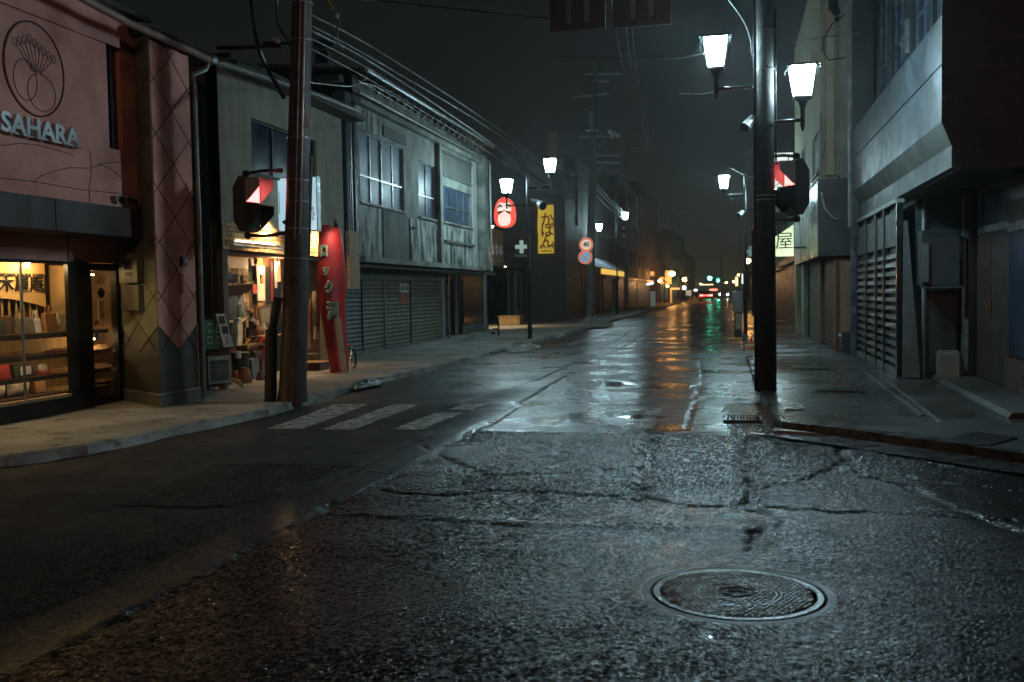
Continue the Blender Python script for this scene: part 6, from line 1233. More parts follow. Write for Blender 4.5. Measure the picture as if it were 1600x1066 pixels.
MB().hexa([(rwx-.7,12,.1),(rwx,12,.1),(rwx,17.4,.1),(rwx-.55,17.4,.1),(rwx-.65,12,.16),(rwx,12,.18),(rwx,17.4,.18),(rwx-.5,17.4,.16)]).build('entrance_ramp', m_basepaint, nb_)
# slatted screen of four leaves
SXX = 2.72
sl_t = thing('slatted_screen', (SXX, 17, .1), 'weathered metal screen of four leaves with horizontal slats', 'fence')
us_ = [1405, 1384, 1371, 1356, 1341]; ysl = [px(u, 450, x=SXX).y for u in us_]; ztp = px(1403, 318, x=SXX).z
m_slat = M('grey_blue_slat', (.14,.16,.165), (.06,.07,.075), rough=.4, metal=.3, scale=6, bump=.2); m_slatd = M('dark_slat', (.07,.08,.078), (.04,.047,.047), rough=.5, scale=6)
for k, y in enumerate(ysl): MB().box(SXX-.045, SXX+.05, y-.045, y+.045, .10, ztp).build('screen_post', m_dark if k else m_blackwet, sl_t)
MB().box(SXX-.07, SXX+.07, ysl[0]-.05, ysl[-1]+.05, ztp+.001, ztp+.07).build('top_rail', m_galv, sl_t); MB().box(SXX-.03, SXX+.03, ysl[0], ysl[-1], .10, .22).build('bottom_rail', m_galv, sl_t)
MB().box(SXX+.045, SXX+.05, ysl[0]+.05, ysl[-1]-.05, .22, ztp-.02).build('backing_sheet', m_teal, sl_t)
for k in range(4):
    a, b = ysl[k]+.05, ysl[k+1]-.05
    for q in range(13):
        z = .30+q*.148; MB().hexa([(SXX-.02+random.uniform(-.012,.008),a,z),(SXX+.01,a,z),(SXX+.01,b,z),(SXX-.02+random.uniform(-.012,.008),b,z),(SXX-.012,a,z+.075),(SXX+.015,a,z+.075),(SXX+.015,b,z+.075),(SXX-.012,b,z+.075)]).build('slat', m_slat if (q+k) % 5 else m_slatd, sl_t)
    MB().box(SXX-.02, SXX+.02, a, b, 2.28, ztp-.12).build('upper_panel', m_slatd, sl_t)
t = thing('air_conditioner', tuple(px(1470,448,y=16.9)), 'dark air conditioner box raised on a frame in the recess', 'air conditioner'); a, b = px(1440,360,y=16.7), px(1500,446,y=16.7)
MB().box(a.x, b.x, 16.7, 17.1, b.z, a.z).build('casing', m_galv if False else m_teal, t, bevel=.01); MB().box(a.x+.01, a.x+.10, 16.66, 16.699, b.z+.06, a.z-.2).build('side_grille', m_slat, t)
fz = b.z; MB().bar((a.x-.02,16.72,fz-.02),(b.x+.1,16.72,fz-.02), .03).bar((a.x+.05,16.72,.1),(a.x+.05,16.72,fz), .025).bar((b.x+.05,16.72,.1),(b.x+.05,16.72,fz), .03).build('stand', m_slatd, t)
t = thing('storage_cabinet', tuple(px(1470,540,y=17.0)), 'tall dark cabinet under the raised air conditioner', 'cabinet'); a2_, b2_ = px(1448,455,y=17.15), px(1496,545,y=17.15); MB().box(a2_.x, b2_.x, 17.12, 17.4, .1, a2_.z).build('cabinet_body', m_dark, t, bevel=.01); MB().box(a2_.x+.04, b2_.x-.04, 17.1, 17.119, .2, a2_.z-.1).build('cabinet_door', m_teal, t)
a, b = px(1468,552,y=16.6), px(1500,590,y=16.6); t = thing('crate', tuple(b), 'pale brown box on the ground in the right recess', 'box'); MB().box(a.x, b.x, 16.6, 16.9, .1, a.z).build('box_body', m_cab, t, bevel=.01); MB().box(a.x+.02, b.x-.02, 16.62, 16.88, a.z+.001, a.z+.03).build('lid', m_cab, t)
t = thing('standing_board', tuple(px(1422,600,y=17.2)), 'leaning dark metal board behind the slatted screen end', 'board'); MB().ext([px(1412,345,y=17.3), px(1418,345,y=17.3), px(1438,590,y=17.1), px(1410,590,y=17.1)], (0,.03,0)).build('board', m_slatd, t)
c = px(1455,300,y=16.8); solo(MB().tube([(3.08,17.35,.1),(3.08,17.35,3.0)], .03, 8), 'wall_pipe', m_galv, 'vertical pipe in the corner of the right recess', 'pipe')
# cream building with dark canopy box
CX, CY = 2.06, 24.4
cr_b = thing('cream_building', (CX, CY, .1), 'tall cream rendered building with dark box canopy and side pipes', 'building')
w0, w1 = px(1270,245,x=CX), px(1283,288,x=CX)
hc = [(24.75, 26.6, 3.95+.4, 5.35), (29.0, 30.6, 4.5, 5.6)]
wallcells(MB(), lambda u, v, d: (CX+d, u, v), CY, 33.8, 4.14, 9.3, hc, .2).build('street_wall', m_cream, cr_b)
MB().box(CX+.001, 7, CY-.02, CY-.001, 4.12, 9.4).build('near_wall', m_plaster, cr_b); MB().box(CX+.21, 7, CY, 33.8, 4.14, 9.3).build('rear_block', m_plasterd, cr_b)
MB().box(CX+.12, CX+.30, CY-.22, CY-.021, 4.2, 9.3).build('buttress', m_cream, cr_b)
for (a, b, c, d) in hc: f = MB(); [f.box(CX+.05, CX+.1, yy-.03, yy+.03, c, d) for yy in np.linspace(a, b, 4)]; f.box(CX+.05, CX+.1, a, b, c, c+.05); wf = f.build('window', m_alu, cr_b); MB().box(CX+.11, CX+.115, a, b, c, d).build('pane', m_pane, wf); MB().box(CX-.06, CX+.02, a-.05, b+.05, c-.06, c-.01).build('sill', m_dark, wf)
MB().box(2.0, 2.02, CY-.1, 33.2, 2.34, 4.12).build('canopy_street_face', m_palegreen, cr_b); MB().box(1.99, 3.2, CY-.13, CY-.101, 2.34, 4.13).build('canopy_near_face', m_teal, cr_b); MB().box(2.021, 3.2, CY-.1, 33.2, 2.34, 4.10).build('canopy_block', m_teal, cr_b)  # street side pale green: the sign's light on it is put into its colour
for yy in (27.2, 30.2): MB().box(1.992, 1.999, yy, yy+.02, 2.36, 4.1).build('canopy_joint', m_dark, cr_b)
MB().box(1.97, 2.0, CY-.1, 33.2, 4.13, 4.18).build('canopy_flashing', m_galv, cr_b)
MB().box(2.44, 2.95, CY+.3, CY+.45, .1, 2.33).build('tan_wall', M('tan_wall', (.36,.25,.14), (.3,.2,.11), rough=.8), cr_b); MB().box(2.40, 2.44, CY+.25, CY+.5, .1, 2.33).build('jamb', m_bagbrown, cr_b)
MB().box(2.5, 5, CY+.5, 33, .1, 2.33).build('ground_wall', m_plasterd, cr_b)
yy0, yy1 = px(1288,450,x=2.45).y, px(1308,450,x=2.45).y
MB().box(2.44, 2.49, min(yy0,yy1), max(yy0,yy1), .12, 2.30).build('brown_door', m_woodd, cr_b)
yy0, yy1 = px(1285,450,x=2.4).y, px(1266,450,x=2.4).y; MB().box(2.36, 2.49, yy0+.1, yy1-.2, .1, 2.33).build('olive_panel', M('olive_door_panel', (.14,.13,.07), rough=.6), cr_b); MB().box(2.20, 2.34, yy1, yy1+1.6, .1, 2.33).build('pale_pier', m_palegreen, cr_b); MB().box(2.05, 2.19, 33.3, 33.8, .1, 4.0).build('far_pier', m_cream, cr_b)
for x_, z0_, z1_ in ((2.46,4.2,9.3),(2.30,4.5,6.2)): MB().tube([(x_, CY-.06, z0_),(x_, CY-.06, z1_)], .016, 6).build('wall_pipe', m_gutter, cr_b)
MB().tube([(2.46,CY-.06,4.2),(2.5,CY-.06,4.05),(2.62,CY-.08,4.0),(2.7,CY-.08,4.2)], .02, 6).build('wall_pipe', m_dark, cr_b)
MB().tube([px(u,v,y=CY-.05) for u,v in ((1283,175),(1281,182),(1282,210),(1288,222),(1287,243),(1283,250))], .008, 5).build('hanging_wire', m_cable, cr_b)
MB().tube([px(u,v,y=CY-.3) for u,v in ((1283,300),(1288,325),(1300,340),(1310,343))], .022, 6).build('hanging_hose', m_galv, cr_b)
MB().tube([px(u,v,y=CY-.3) for u,v in ((1320,22),(1300,38),(1287,60),(1285,80),(1295,94),(1320,90))], .014, 6).build('cable_loop', m_cable, cr_b)
for u, v, r in ((1302,4,.12),(1306,18,.10),(1300,12,.09),(1308,30,.06)): MB().ball(px(u,v,y=CY-.25), r, 8, 6).build('cable_junction', m_cable, cr_b)
MB().box(px(1266,0,y=CY-.03).x, px(1297,0,y=CY-.03).x, CY-.06, CY-.022, px(1280,100,y=CY).z, px(1280,82,y=CY).z).build('patched_plate', m_cream, cr_b)
t = thing('water_meter_box', (2.74, 24.2, .1), 'small pale box with white lamp at the foot of the tan wall', 'box'); a, b = px(1315,527,y=24.2), px(1332,546,y=24.2); MB().box(a.x, b.x, 24.05, 24.3, .1, a.z+.12).build('box_body', m_teal, t, bevel=.01); MB().ball(px(1313,524,y=24.1), .045, 8, 6).build('white_cap', m_white, t)
t = thing('steel_door_strip', (2.66, 23.4, .1), 'narrow blue grey steel door beside the slatted screen', 'door'); a, b = px(1329,350,y=23.6), px(1340,545,y=23.6); MB().box(a.x, b.x, 23.6, 23.66, .1, a.z).build('door_leaf', m_bluefr, t); MB().tube([(b.x-.05,23.57,1.0),(b.x-.05,23.57,1.15)], .012, 6).build('handle', m_alu, t)
# projecting lit signs
sy_ = 28.0
a, b = px(1206,352,y=sy_), px(1240,400,y=sy_); tl_ = px(1206,374,y=sy_)
t = thing('lit_sign', tuple(b), 'lit cream sign with brushed black character for shop', 'sign'); MB().ext([(a.x,sy_,b.z),(b.x,sy_,b.z),(b.x,sy_,a.z),(a.x,sy_,tl_.z)], (0,.22,0)).build('sign_face', e_ya, t)
text('屋', .50, px(1225.5,378,y=sy_-.012), (1,0,0), (0,0,1), m_blackprint, t, 'brushed_character', .01, .0, 1.0); MB().box(b.x, 2.0, sy_+.08, sy_+.13, b.z+.2, b.z+.25).build('bracket', m_black, t)
ed = MB(); ed.bar(px(1230,355,y=sy_-.01), px(1239,357,y=sy_-.01), .05, .01).build('brush_stroke', m_blackprint, t)
a, b = px(1206,239,y=sy_), px(1240,292,y=sy_); t = thing('lit_sign', tuple(b), 'white lit sign with blue border and katakana behind the right signal', 'sign'); MB().box(a.x, b.x, sy_, sy_+.22, b.z, a.z).build('sign_box', m_alu, t); MB().box(a.x+.02, b.x-.02, sy_-.012, sy_-.001, b.z+.02, a.z-.02).build('sign_face', e_whitesign, t)
bb_ = MB().box(a.x+.03,b.x-.12,sy_-.02,sy_-.013,a.z-.13,a.z-.10).box(b.x-.15,b.x-.12,sy_-.02,sy_-.013,a.z-.40,a.z-.10); bb_.build('blue_border', M('sign_border_blue', (.03,.12,.5), bump=0), t)
for k, chh in enumerate('カラ'): text(chh, .26, px(1214,272+k*13,y=sy_-.02), (1,0,0), (0,0,1), m_gutter, t, 'sign_character', .006, 0, 1)
MB().box(b.x, 2.0, sy_+.08, sy_+.13, b.z+.2, b.z+.25).build('bracket', m_black, t)
a, b = px(1207,298,y=sy_+.1), px(1230,352,y=sy_+.1); t = thing('pharmacy_sign', tuple(b), 'dark green sign with pale cross between the two lit signs', 'sign'); MB().box(a.x, b.x, sy_+.1, sy_+.25, b.z, a.z).build('sign_box', M('dark_green_sign', (.02,.05,.045)), t); c = px(1215,320,y=sy_); MB().box(c.x-.05,c.x+.05,sy_+.08,sy_+.099,c.z-.2,c.z+.2).box(c.x-.14,c.x+.14,sy_+.075,sy_+.095,c.z-.05,c.z+.05).build('cross', M('pale_cross', (.5,.6,.55)), t)
# right side further down
rowR = [(34.2,48,2.35,6.4,m_concd,'low dark building just past the cream building'),(48.4,70,2.6,8.6,m_plasterd,'dark building halfway down the right side'),(70.5,110,2.9,7.2,m_tile,'dark building row behind the right orange lamp'),(111,160,3.2,8.4,m_concd,'far right dark building by the headlights'),(161,240,3.6,7.0,m_plasterd,'farthest right building at the end of the street')]
for (ya, yb_, x0, h, mt_, nm) in rowR:
    t = thing('distant_building', (x0, ya, .1), nm, 'building'); hl = []; yy = ya+1.2
    while yy+1.6 < yb_-.5: hl.append((yy, yy+1.5, 3.8, 5.1)); yy += 3.3
    wallcells(MB(), lambda u, v, d, X=x0: (X+d, u, v), ya, yb_, 2.8, h, hl, .2).build('upper_wall', mt_, t); MB().box(x0+.21, 14, ya, yb_, .1, h-.02).build('rear_block', m_plasterd, t); MB().box(x0-.2, x0+.02, ya, yb_, 2.55, 2.79).build('shopfront_canopy', m_dark, t); MB().box(x0+.05, x0+.12, ya+.2, yb_-.2, .1, 2.55).build('shopfront', m_dark, t)
    for q in hl: MB().box(x0+.10, x0+.12, q[0], q[1], q[2], q[3]).build('window_pane', m_pane, t)
a, b = px(1144,455,y=31.5), px(1161,488,y=31.5); t = thing('control_cabinet', (a.x,31.5,.1), 'grey roadside cabinet on a post left of the thick right pole', 'cabinet'); MB().box(a.x, b.x, 31.5, 31.8, b.z, a.z).build('cabinet_body', m_galv, t, bevel=.02); MB().box(a.x+.05, b.x-.03, 31.55, 31.75, .1, b.z).build('base', m_concd, t); MB().box(a.x+.10, b.x-.02, 31.47, 31.495, .35, b.z-.05).build('pale_notice', m_offw, t)
c = px(1172,548,z=.1); t = thing('traffic_cone', (c.x, 22.6, .1), 'small warm lit cone on a block beside the thick right pole', 'cone'); c = px(1173,546,y=22.6); MB().box(c.x-.12, c.x+.12, 22.5, 22.74, .10, .24).build('block', m_offw, t, bevel=.01); MB().tube([(c.x,22.62,.241),(c.x,22.62,.27),(c.x,22.62,.52)], [.11,.09,.02], 12).build('cone_body', m_orange, t, smooth=True); MB().tube([(c.x,22.62,.34),(c.x,22.62,.42)], [.072,.045], 12).build('reflective_band', m_white, t, smooth=True)
solo(MB().tube([px(1184,600,z=.1), px(1184,600,z=.1)+ud*1.35], .03, 8), 'thin_post', m_black, 'thin black post hugging the left of the thick right pole', 'post')
a = px(1157,470,y=60); t = thing('vertical_sign', tuple(a), 'dark red vertical sign strip left of the thick right pole', 'sign'); a, b = px(1175,350,y=40), px(1181,455,y=40); MB().box(a.x, b.x, 40, 40.2, b.z, a.z).build('sign_box', M('dull_red_sign', (.22,.02,.03)), t); c = px(1172,393,y=39.9); MB().box(c.x-.17,c.x+.17,39.9,39.95,c.z-.06,c.z+.06).box(c.x-.06,c.x+.06,39.895,39.945,c.z-.2,c.z+.2).build('cross', M('pale_cross_b', (.5,.6,.55)), t)
# ------------------------------------------------------------------ distant lamps, signals and cars
def sodium(u, v, y, label, r=.22, side=1, mat=None):
    c = px(u, v, y=y); t = thing('street_lamp', (c.x+side*.9, y, 0), label, 'street lamp'); MB().tube([(c.x+side*.9,y,0),(c.x+side*.9,y,c.z+.5),(c.x+side*.5,y,c.z+.7),(c.x,y,c.z+.35)], .06, 6).build('lamp_arm', m_black, t); MB().ball(c, r, 10, 8, .8).build('globe', mat or e_sodium, t, smooth=True); return t
sodium(1050,428,118,'left large orange street lamp by the orange lit shop', .34, -1); sodium(1069.5,437,150,'second orange street lamp further down the left side', .32, -1)
sodium(1168,408,74,'large orange street lamp left of the thick right pole', .22, 1); sodium(1147.5,440,112,'lower orange lamp nearest the cabinet on the right', .16, 1); sodium(1154,430,126,'upper faint orange lamp above the cabinet on the right', .14, 1); sodium(1135,442,190,'small orange lamp just right of the headlight glow', .16, 1)
sodium(1031,439,104,'small orange wall lamp at the left end of the orange shop', .16, -1); sodium(1043,447,112,'low orange lamp before the shop entrance', .12, -1); sodium(1095,444,215,'tiny orange lamp left of the green signal', .2, -1)
for (u, v, lab, r) in ((1109,435,'bright green traffic signal far down the street',.34),(1122,438.5,'fainter green traffic signal right of the bright one',.2)):
    c = px(u, v, y=178); t = thing('traffic_signal', tuple(c), lab, 'traffic light'); MB().ball(c-Vector((0,.2,0)), r, 10, 8).build('green_lamp', e_greens, t, smooth=True); MB().box(c.x-.4, c.x+1.0, 178, 178.2, c.z-.25, c.z+.25).build('housing', m_black, t, bevel=.1); MB().bar((c.x+1,178.1,c.z),(c.x+5.5 if r > .3 else c.x+3,178.1,c.z), .1).bar((c.x+5.5 if r > .3 else c.x+3,178.1,0),(c.x+5.5 if r > .3 else c.x+3,178.1,c.z+.4), .16).build('mast', m_polec, t)
sh_ = thing('orange_lit_shop', (-8.2, 118, .1), 'small shop with orange lit sign board and bright entrance frame', 'building')
a, b = px(1031,433,y=120), px(1049,444,y=120); MB().box(a.x, b.x, 120, 120.3, b.z, a.z).build('lit_board', EM('orange_board_glow', (1,.50,.14), .62), sh_); a, b = px(1040,423,y=120.5), px(1048,432,y=120.5); MB().box(a.x, b.x, 120.5, 120.7, b.z, a.z).build('upper_board', EM('olive_board_glow', (.8,.75,.35), .22), sh_)
a, b = px(1047,450,y=119), px(1062,452.5,y=119); MB().box(a.x, b.x, 119, 119.3, b.z, a.z).build('entrance_lintel', EM('lintel_glow', (1,.6,.2), .9), sh_); a, b = px(1047,453,y=119), px(1050,470,y=119); MB().box(a.x, b.x, 119, 119.2, .1, a.z).build('entrance_side', e_shopwarm2, sh_); MB().box(-11.5, -8.6, 120.8, 126, .1, 5.2).build('shop_body', m_woodd, sh_)
a, b = px(1010,440,y=100), px(1021,446,y=100); t = thing('lit_sign', tuple(b), 'small cold white lit sign with orange top on the far left', 'sign'); MB().hexa([(a.x,100,b.z),(b.x,100,b.z+.12),(b.x,100.2,b.z+.12),(a.x,100.2,b.z),(a.x,100,b.z+.22),(b.x,100,a.z-.05),(b.x,100.2,a.z-.05),(a.x,100.2,b.z+.22)]).build('cold_face', e_coldsign, t); MB().box(a.x+.05, b.x-.05, 100, 100.2, a.z-.02, a.z+.1).build('orange_strip', e_shopwarm, t)
for (u, v, y, w_, h_, c, s, lab) in ((1069,450,160,.25,.55,(.85,.95,1),6,'small bright white shop light far down the left side'),(1087,453.5,180,.28,.3,(.9,.95,1),5,'smaller white light left of the red taillights'),(1076,460,150,.4,1.2,(.7,.6,.45),.5,'pale lit doorway far down the left side'),(1020,468,96,.25,1.6,(.6,.7,.6),.12,'dim tall pale box far down the left pavement'),(1104,445,200,1.3,.16,(1,.7,.35),3,'row of warm lit bus windows under the green signal'),(1115,453,195,.7,.3,(1,.15,.1),5,'cluster of red lights right of the green reflections'),(1151,440,90,.12,.8,(1,.8,.4),1.5,'thin yellow lit strip near the far right cabinet'),(1160,436,95,.05,.9,(.8,1,.8),2,'thin pale green lit strip behind the slim post'),(1019,428,110,.2,.5,(1,.4,.1),1.2,'dim orange lantern on the far left wall')):
    c0 = px(u, v, y=y); t = thing('lit_window', tuple(c0), lab, 'window'); MB().box(c0.x-w_, c0.x+w_, y, y+.1, c0.z-h_/2, c0.z+h_/2).build('glowing_pane', EM('distant_glow', c, s), t); MB().box(c0.x-w_-.08, c0.x+w_+.08, y+.11, y+.3, c0.z-h_/2-.1, c0.z+h_/2+.1).build('surround', m_dark, t)
def car(x, y, label, away, col, glow=1):
    t = thing('car', (x, y, 0), label, 'car'); s = 1 if away else -1; P = lambda a, b, c: (x+a, y+b*s, c)
    prof = [(-2.0,.35),(-2.05,.75),(-1.9,1.0),(-1.2,1.08),(-.6,1.45),(.75,1.48),(1.5,1.05),(2.1,.85),(2.15,.35)]
    MB().ext([P(-.84, a, b) for a, b in prof], (1.68, 0, 0)).build('body', col, t, bevel=.06)
    MB().ext([P(-.70, -1.19, 1.10), P(-.66, -.66, 1.42), P(.66, -.66, 1.42), P(.70, -1.19, 1.10)], (0, -.03*s, .02)).build('rear_window', m_pane, t)
    for a in (-.78, .78):
        for b in (-1.3, 1.35): MB().tube([P(a-.1, b, .33), P(a+.1, b, .33)], .33, 14).build('wheel', m_black, t, smooth=True)
    for a in (-.62, .62):
        if away: MB().box(x+a-.2, x+a+.2, y-2.09, y-1.98, .72, .90).build('tail_light', e_tail, t)
        else: MB().ball((x+a, y-2.16, .7), .13, 8, 6).build('headlight', e_head, t)
    if away: MB().box(x-.55, x+.55, y-2.085, y-2.0, .80, .85).build('light_bar', e_tail, t)
    MB().box(x-.25, x+.25, y-2.10, y-2.06, .5, .62).build('number_plate', m_offw, t)
    return t
c = px(1103,463,y=138); car(c.x, 140.5, 'silver car driving away with glowing red tail lights', True, M('silver_paint', (.3,.3,.32), rough=.25, metal=.6, bump=0))
c = px(1131,448,y=172); car(c.x, 174, 'oncoming dark car with bright white headlights', False, M('dark_paint', (.05,.05,.06), rough=.25, bump=0))
for k, (u, v, y_) in enumerate(((1074,468,138),(1080,469,130),(1094,466,150),(1085,470,118),(1070,466,146))): q = px(u, v, y=y_); heap((q.x, y_, 0), .9, 1.6, .7, ['roadside snow pile nearest the far shops','small snow pile second along the far left kerb','snow pile just left of the silver car','low snow pile before the far white light','farthest snow pile along the left kerb'][k], 20+k)
# ------------------------------------------------------------------ cables
def cable(pts, r, label, group=None, mat=None, name='power_cable'):
    P = [Vector(p) for p in pts]
    if len(P) > 2:   # smooth
        Q = []
        for i in range(len(P)-1):
            p0, p1, p2, p3 = P[max(0,i-1)], P[i], P[i+1], P[min(len(P)-1,i+2)]
            for k in range(8): f = k/8; Q.append(.5*((2*p1)+(p2-p0)*f+(2*p0-5*p1+4*p2-p3)*f*f+(3*p1-p0-3*p2+p3)*f**3))
        P = Q+[P[-1]]
    return solo(MB().tube(P, r, 6), name, mat or m_cable, label, 'cable', group, smooth=True)
bund = 'street cables running along the left eaves'
for k, (v1, v2, v3, r) in enumerate(((75,196,281,.016),(92,205,288,.016),(100,226,296,.022),(112,232,300,.016),(128,243,305,.014))):
    cable([px(470,v1-60,y=14.6), px(600,v1+10,y=21), px(771,v2,y=31), px(860,v2+62+k*2 if False else v2+64,y=38.5), px(927,v3,y=uy-.1)], r, ['topmost','second from top','middle','second lowest','lowest'][k]+' long cable sagging along the left eaves to the concrete pole', bund, m_cablew)
for k, (va, vb) in enumerate(((283,333),(292,338),(303,345))): cable([px(930,va,y=uy), px(952,(va+vb)/2+2,y=57), px(977,vb,y=66)], .022, ['upper','middle','lower'][k]+' short bright cable from concrete pole to the far lantern post', 'cables beyond the concrete pole', m_cablew)
cable([px(391,-15,y=14), px(396,30,y=14), px(404,75,y=14), px(422,115,y=14.1), px(443,152,y=PLY+.05)], .035, 'thick black cable curving down to the left utility pole')
cable([px(436,-10,y=13.6), px(432,20,y=13.6), px(440,50,y=13.6), px(462,72,y=13.4), px(478,95,y=13.3)], .018, 'thin black cable looping beside the left utility pole')
cable([px(340,75,y=15.4), px(400,74,y=15), px(452,68,y=14)], .035, 'thick black cable crossing level to the left utility pole')
cable([px(478,128,y=14.2), px(540,135,y=20), px(600,120+22,y=24), px(742,236,y=34)], .014, 'thin cable from the left pole along the concrete parapet')
cable([px(478,180,y=13.6), px(505,197,y=17), px(531,198,y=20.8)], .010, 'thin wire drooping from the left pole to the plaster wall')
cable([px(530,30,y=16), px(527,60,y=19), px(535,78,y=22.6)], .018, 'short cable with pale insulator above the concrete building end')
cable([px(500,-5,y=15), px(600,-8+10,y=20), px(860,30,y=oy)], .014, 'thin dark wire crossing the sky from the left pole')
cable([px(870,88,y=45), px(960,91,y=38), px(1040,92,y=26), px(1100,84,y=RY)], .012, 'faint wire across the sky to the nearest lantern', None, m_cablew)
cable([px(1062,146,y=26), px(1090,147,y=20), px(1118,143,y=RY+.1)], .010, 'short pale wire joining the nearest lantern arm', None, m_cablew)
cable([px(1135,-5,y=14), px(1160,30,y=14.4), px(1172,60,y=14.7), px(1175,86,y=14.9)], .012, 'pale wire arching down to the thick right pole', None, m_cablew)
cable([px(1172,232,y=15), px(1166,270,y=18), px(1162,300,y=24), px(1161,318,y=31)], .010, 'thin pale wire down to the slim black post', None, m_cablew)
cable([px(1140,262,y=33), px(1160,272,y=22), px(1183,280,y=15)], .008, 'faint brown wire behind the thick right pole')
for k, (u0, v0, u1, v1, y1_) in enumerate(((955,-5,1008,225,84),(975,-5,1012,228,84),(985,-5,1018,226,84))): cable([px(u0,v0,y=30), px((u0+u1)/2-6,(v0+v1)/2,y=50), px(u1,v1,y=y1_)], .02, ['left','middle','right'][k]+' faint overhead wire descending toward the slender far pole', 'faint wires over the road')
cable([px(1238,66,y=24), px(1290,58,y=22), px(1345,50,y=19)], .010, 'thin wire crossing the face of the cream building')
cable([px(1120,278,y=60), px(1085,262,y=90), px(1010,240,y=84)], .02, 'faint wire over the road with two insulators')
# equipment on the left pole head
t = thing('cable_closure', tuple(px(430,62,y=14)), 'small grey cable closure with pale stripes left of the pole', 'cable box'); c = px(430,62,y=14); MB().tube([c-Vector((.18,0,.06)), c+Vector((.12,0,-.10))], .05, 8).build('closure_body', m_dark, t); MB().tube([c+Vector((-.02,-.04,-.0)), c+Vector((.08,-.04,-.055))], .035, 8).build('pale_stripe', m_palegreen, t)
t = thing('cable_box', tuple(px(510,90,y=17)), 'dark equipment boxes hung on cables right of the left pole', 'cable box')
for (u0, v0, u1, v1) in ((490,62,522,72),(492,80,512,98),(486,118,530,126)): a, b = px(u0,v0,y=17), px(u1,v1,y=17); MB().box(a.x, b.x, 17, 17.2, b.z, a.z).build('box_body', m_teal, t)
MB().bar(px(486,70,y=17.1), px(486,126,y=17.1), .03).bar(px(486,66,y=17.1), (PLX+.35,PLY+.2,px(486,66,y=17.1).z-.3), .03).build('hanger', m_black, t)
t = thing('insulator', tuple(px(526,25,y=16)), 'pale round insulator on the short cable above the parapet', 'insulator'); MB().ball(px(526,25,y=16), .05, 8, 6).build('porcelain', m_palegreen, t); MB().tube([px(510,-2,y=16), px(520,14,y=16)], .025, 6).build('yellow_cover', M('yellow_cover', (.4,.2,.04)), t)

# ------------------------------------------------------------------ unseen warm lamp added behind the viewer to light the walls, misty air
t = thing('street_lamp', (3.2, -9, 0), 'tall warm street lamp on the cross street behind the viewer', 'street lamp')
MB().tube([(3.2,-9,0),(3.2,-9,7.6),(2.9,-8.9,8.1),(2.0,-8.6,8.2)], .08, 10).build('post_shaft', m_black, t, smooth=True); MB().box(1.5,2.1,-8.75,-8.45,8.12,8.24).build('lamp_head', m_galv, t)
MB().tube([(1.8,-8.6,8.11),(1.8,-8.6,8.02)], [.14,.10], 12).build('globe', EM('warm_lamp_glow', (1,.52,.30), 60), t)
ld = bpy.data.lights.new('lamp_beam', 'POINT'); ld.energy = 1050; ld.color = (1,.50,.30); ld.shadow_soft_size = .15; lo = bpy.data.objects.new('lamp_beam', ld); COL.objects.link(lo); lo.parent = t; lo.location = Vector((1.8,-8.6,7.85))-ORG[t.name]
HAZE = .00075
if HAZE:
    hz = MB().box(-60, 60, -25, 300, -1.1, 16).build('haze', bpy.data.materials.new('haze_air')); hm = hz.data.materials[0]; hm.use_nodes = True; n_ = hm.node_tree; n_.nodes.clear()
    o_ = n_.nodes.new('ShaderNodeOutputMaterial'); pv = n_.nodes.new('ShaderNodeVolumePrincipled'); pv.inputs['Color'].default_value = (.86,.92,.95,1); pv.inputs['Density'].default_value = HAZE; pv.inputs['Anisotropy'].default_value = .8
    n_.links.new(pv.outputs[0], o_.inputs['Volume']); hz['kind'] = 'stuff'; cy.volume_bounces = 0

t = thing('bare_bulb', (WX-.25, 18.0, 2.25), 'bare warm bulb hanging inside the curio shop front', 'lamp'); MB().tube([(WX-.25,18.0,2.36),(WX-.25,18.0,2.28)], .012, 6).build('flex', m_black, t); MB().ball((WX-.25,18.0,2.25), .035, 8, 6).build('bulb', EM('bare_bulb_glow', (1, .7, .38), 16), t)  # bulb added to brighten the recess
ld = bpy.data.lights.new('lamp_beam', 'POINT'); ld.energy = 75; ld.color = (1,.60,.28); ld.shadow_soft_size = .04; lo = bpy.data.objects.new('lamp_beam', ld); COL.objects.link(lo); lo.parent = t; lo.location = (.0,0,-.06)
# thin trodden snow lapping over the left kerb
def snow_ribbon(seed, y0, y1, w0, w1):
    mb = MB(); ys_ = np.arange(y0, y1, .07 if y1 < 40 else .3); kx = [p[0] for p in leftk]; ky = [p[1] for p in leftk]; n = 11
    for yy in ys_:
        xk = np.interp(yy, ky, kx); a = float(vnoise(np.array([0.3*seed]), np.array([yy]), .8, 60+seed)[0]); b = float(vnoise(np.array([0.7*seed]), np.array([yy]), 3.1, 70+seed)[0]); out = w0+.11*a+.07*b
        for k in range(n):
            f = k/(n-1); x = xk-.45+(.45+max(-.30, out))*f; e_ = max(0, 1-f**3)
            z = (.108 if x < xk-.05 else .108*max(0, 1-((x-xk+.05)/(max(.05, out)+.06))**1.2) if out > -.02 else .108)
            hh = float(vnoise(np.array([x]), np.array([yy]), 6, 80)[0])*.008
            mb.v.append((x, yy, (z+hh+w1*(1-abs(2*f-1))) if k < n-1 else -.01))
    m_ = len(ys_); mb.f = [(i*n+k, i*n+k+1, (i+1)*n+k+1, (i+1)*n+k) for i in range(m_-1) for k in range(n-1)]
    o = mb.build('trodden_snow', m_pavl, None, True); tag(o, 'thin trodden snow lapping over the left kerb into the gutter', 'snow', None, 'stuff'); return o
snow_ribbon(1, 8.3, 36, .0, .003)

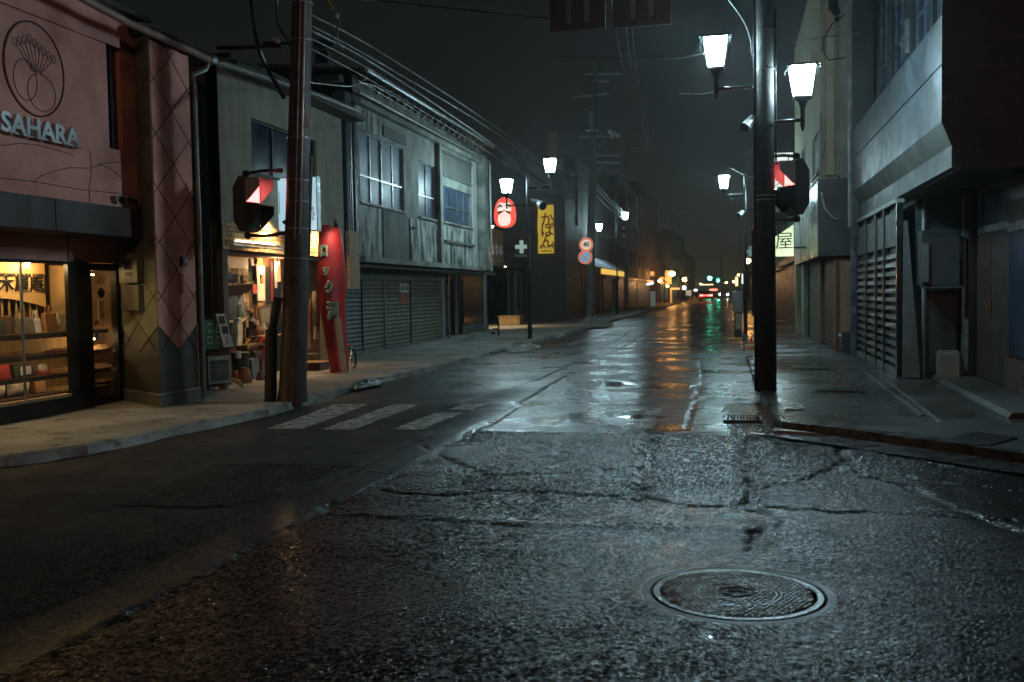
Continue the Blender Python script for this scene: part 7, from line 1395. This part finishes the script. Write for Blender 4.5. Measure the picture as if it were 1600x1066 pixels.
# more curios crowding the warm shop front
def pot(u, v, r, h, mat, label, name='clay_pot', x=WX-.18):
    c = px(u, v, x=x); t = thing(name, tuple(c), label, 'pot'); MB().tube([c, c+ud*h*.35, c+ud*h*.8, c+ud*h], [r*.6, r, r*.75, r*.5], 12).build('vessel', mat, t, smooth=True); MB().tube([c+ud*h, c+ud*(h+.015)], r*.55, 12).build('lip', mat, t, smooth=True); return t
def framed(u, v, w_, h_, mat, label, x=WX-.30):
    c = px(u, v, x=x); t = thing('framed_picture', tuple(c), label, 'picture'); MB().box(c.x-.02, c.x, c.y-w_, c.y+w_, c.z-h_, c.z+h_).build('frame', m_woodd, t, bevel=.004); MB().box(c.x+.001, c.x+.006, c.y-w_*.8, c.y+w_*.8, c.z-h_*.82, c.z+h_*.82).build('print', mat, t); return t
framed(345, 436, .16, .10, m_offw, 'small pale framed print high on the curio shop wall'); framed(375, 486, .07, .12, m_green, 'narrow green framed print beside the blue grey jacket'); framed(398, 452, .09, .10, m_redprint, 'small red framed print on the tall white board')
framed(410, 436, .07, .09, m_gold, 'tiny golden framed print near the doorway top'); framed(386, 506, .06, .08, m_signred if False else m_tan, 'tan framed card behind the carved statue')
sh0 = px(412, 524, x=WX-.2)
tt = thing('wall_shelf', tuple(sh0), 'short dark wall shelf with pots above the low wooden bench', 'shelf'); yA_, yB_ = px(400, 524, x=WX-.18).y, px(432, 524, x=WX-.18).y; MB().box(WX-.30, WX-.06, yA_, yB_, sh0.z-.02, sh0.z).build('board', m_wood, tt); MB().bar((WX-.2, yA_+.05, sh0.z-.02), (WX-.5, yA_+.05, sh0.z-.22), .02).build('bracket', m_black, tt)
pot(404, 523, .07, .16, m_bagbrown, 'brown clay pot on the left of the short wall shelf'); pot(412, 522.5, .055, .20, m_plasticw, 'pale slender vase in the middle of the short wall shelf', 'vase'); pot(421, 522, .07, .13, m_teal, 'dark squat pot on the right of the short wall shelf')
pot(384, 606, .12, .34, m_bagbrown, 'tall brown jar on the pavement beside the dark bucket', 'storage_jar', WX+.05); pot(408, 604, .10, .26, m_woodd, 'dark jar on the pavement right of the blue grey bag', 'storage_jar', WX+.05)
for k, (u, v, lab) in enumerate(((330, 590, 'left red tin against the air conditioner side'), (372, 560, 'small white tin standing above the dark bucket'))):
    c = px(u if k else 368, v, x=WX-.1); solo(MB().tube([c, c+ud*.12], .05, 12), 'tin_can', m_redprint if k == 0 else m_offw, lab.replace('left red tin against the air conditioner side', 'small red tin right of the air conditioner'), 'tin', smooth=True)
for k, (u, v0, v1, mt_, lab) in enumerate(((425, 405, 470, m_bagred, 'long red cloth strip hanging by the dark doorway'), (431, 402, 450, m_offw, 'short white cloth strip hanging by the dark doorway'), (391, 404, 440, m_bagdark, 'dark cloth strip hanging left of the tall white board'))):
    a, b = px(u-2.5, v0, x=WX-.25), px(u+2.5, v1, x=WX-.25); solo(MB().box(WX-.26, WX-.25, a.y, b.y, b.z, a.z), 'hanging_cloth', mt_, lab, 'cloth')
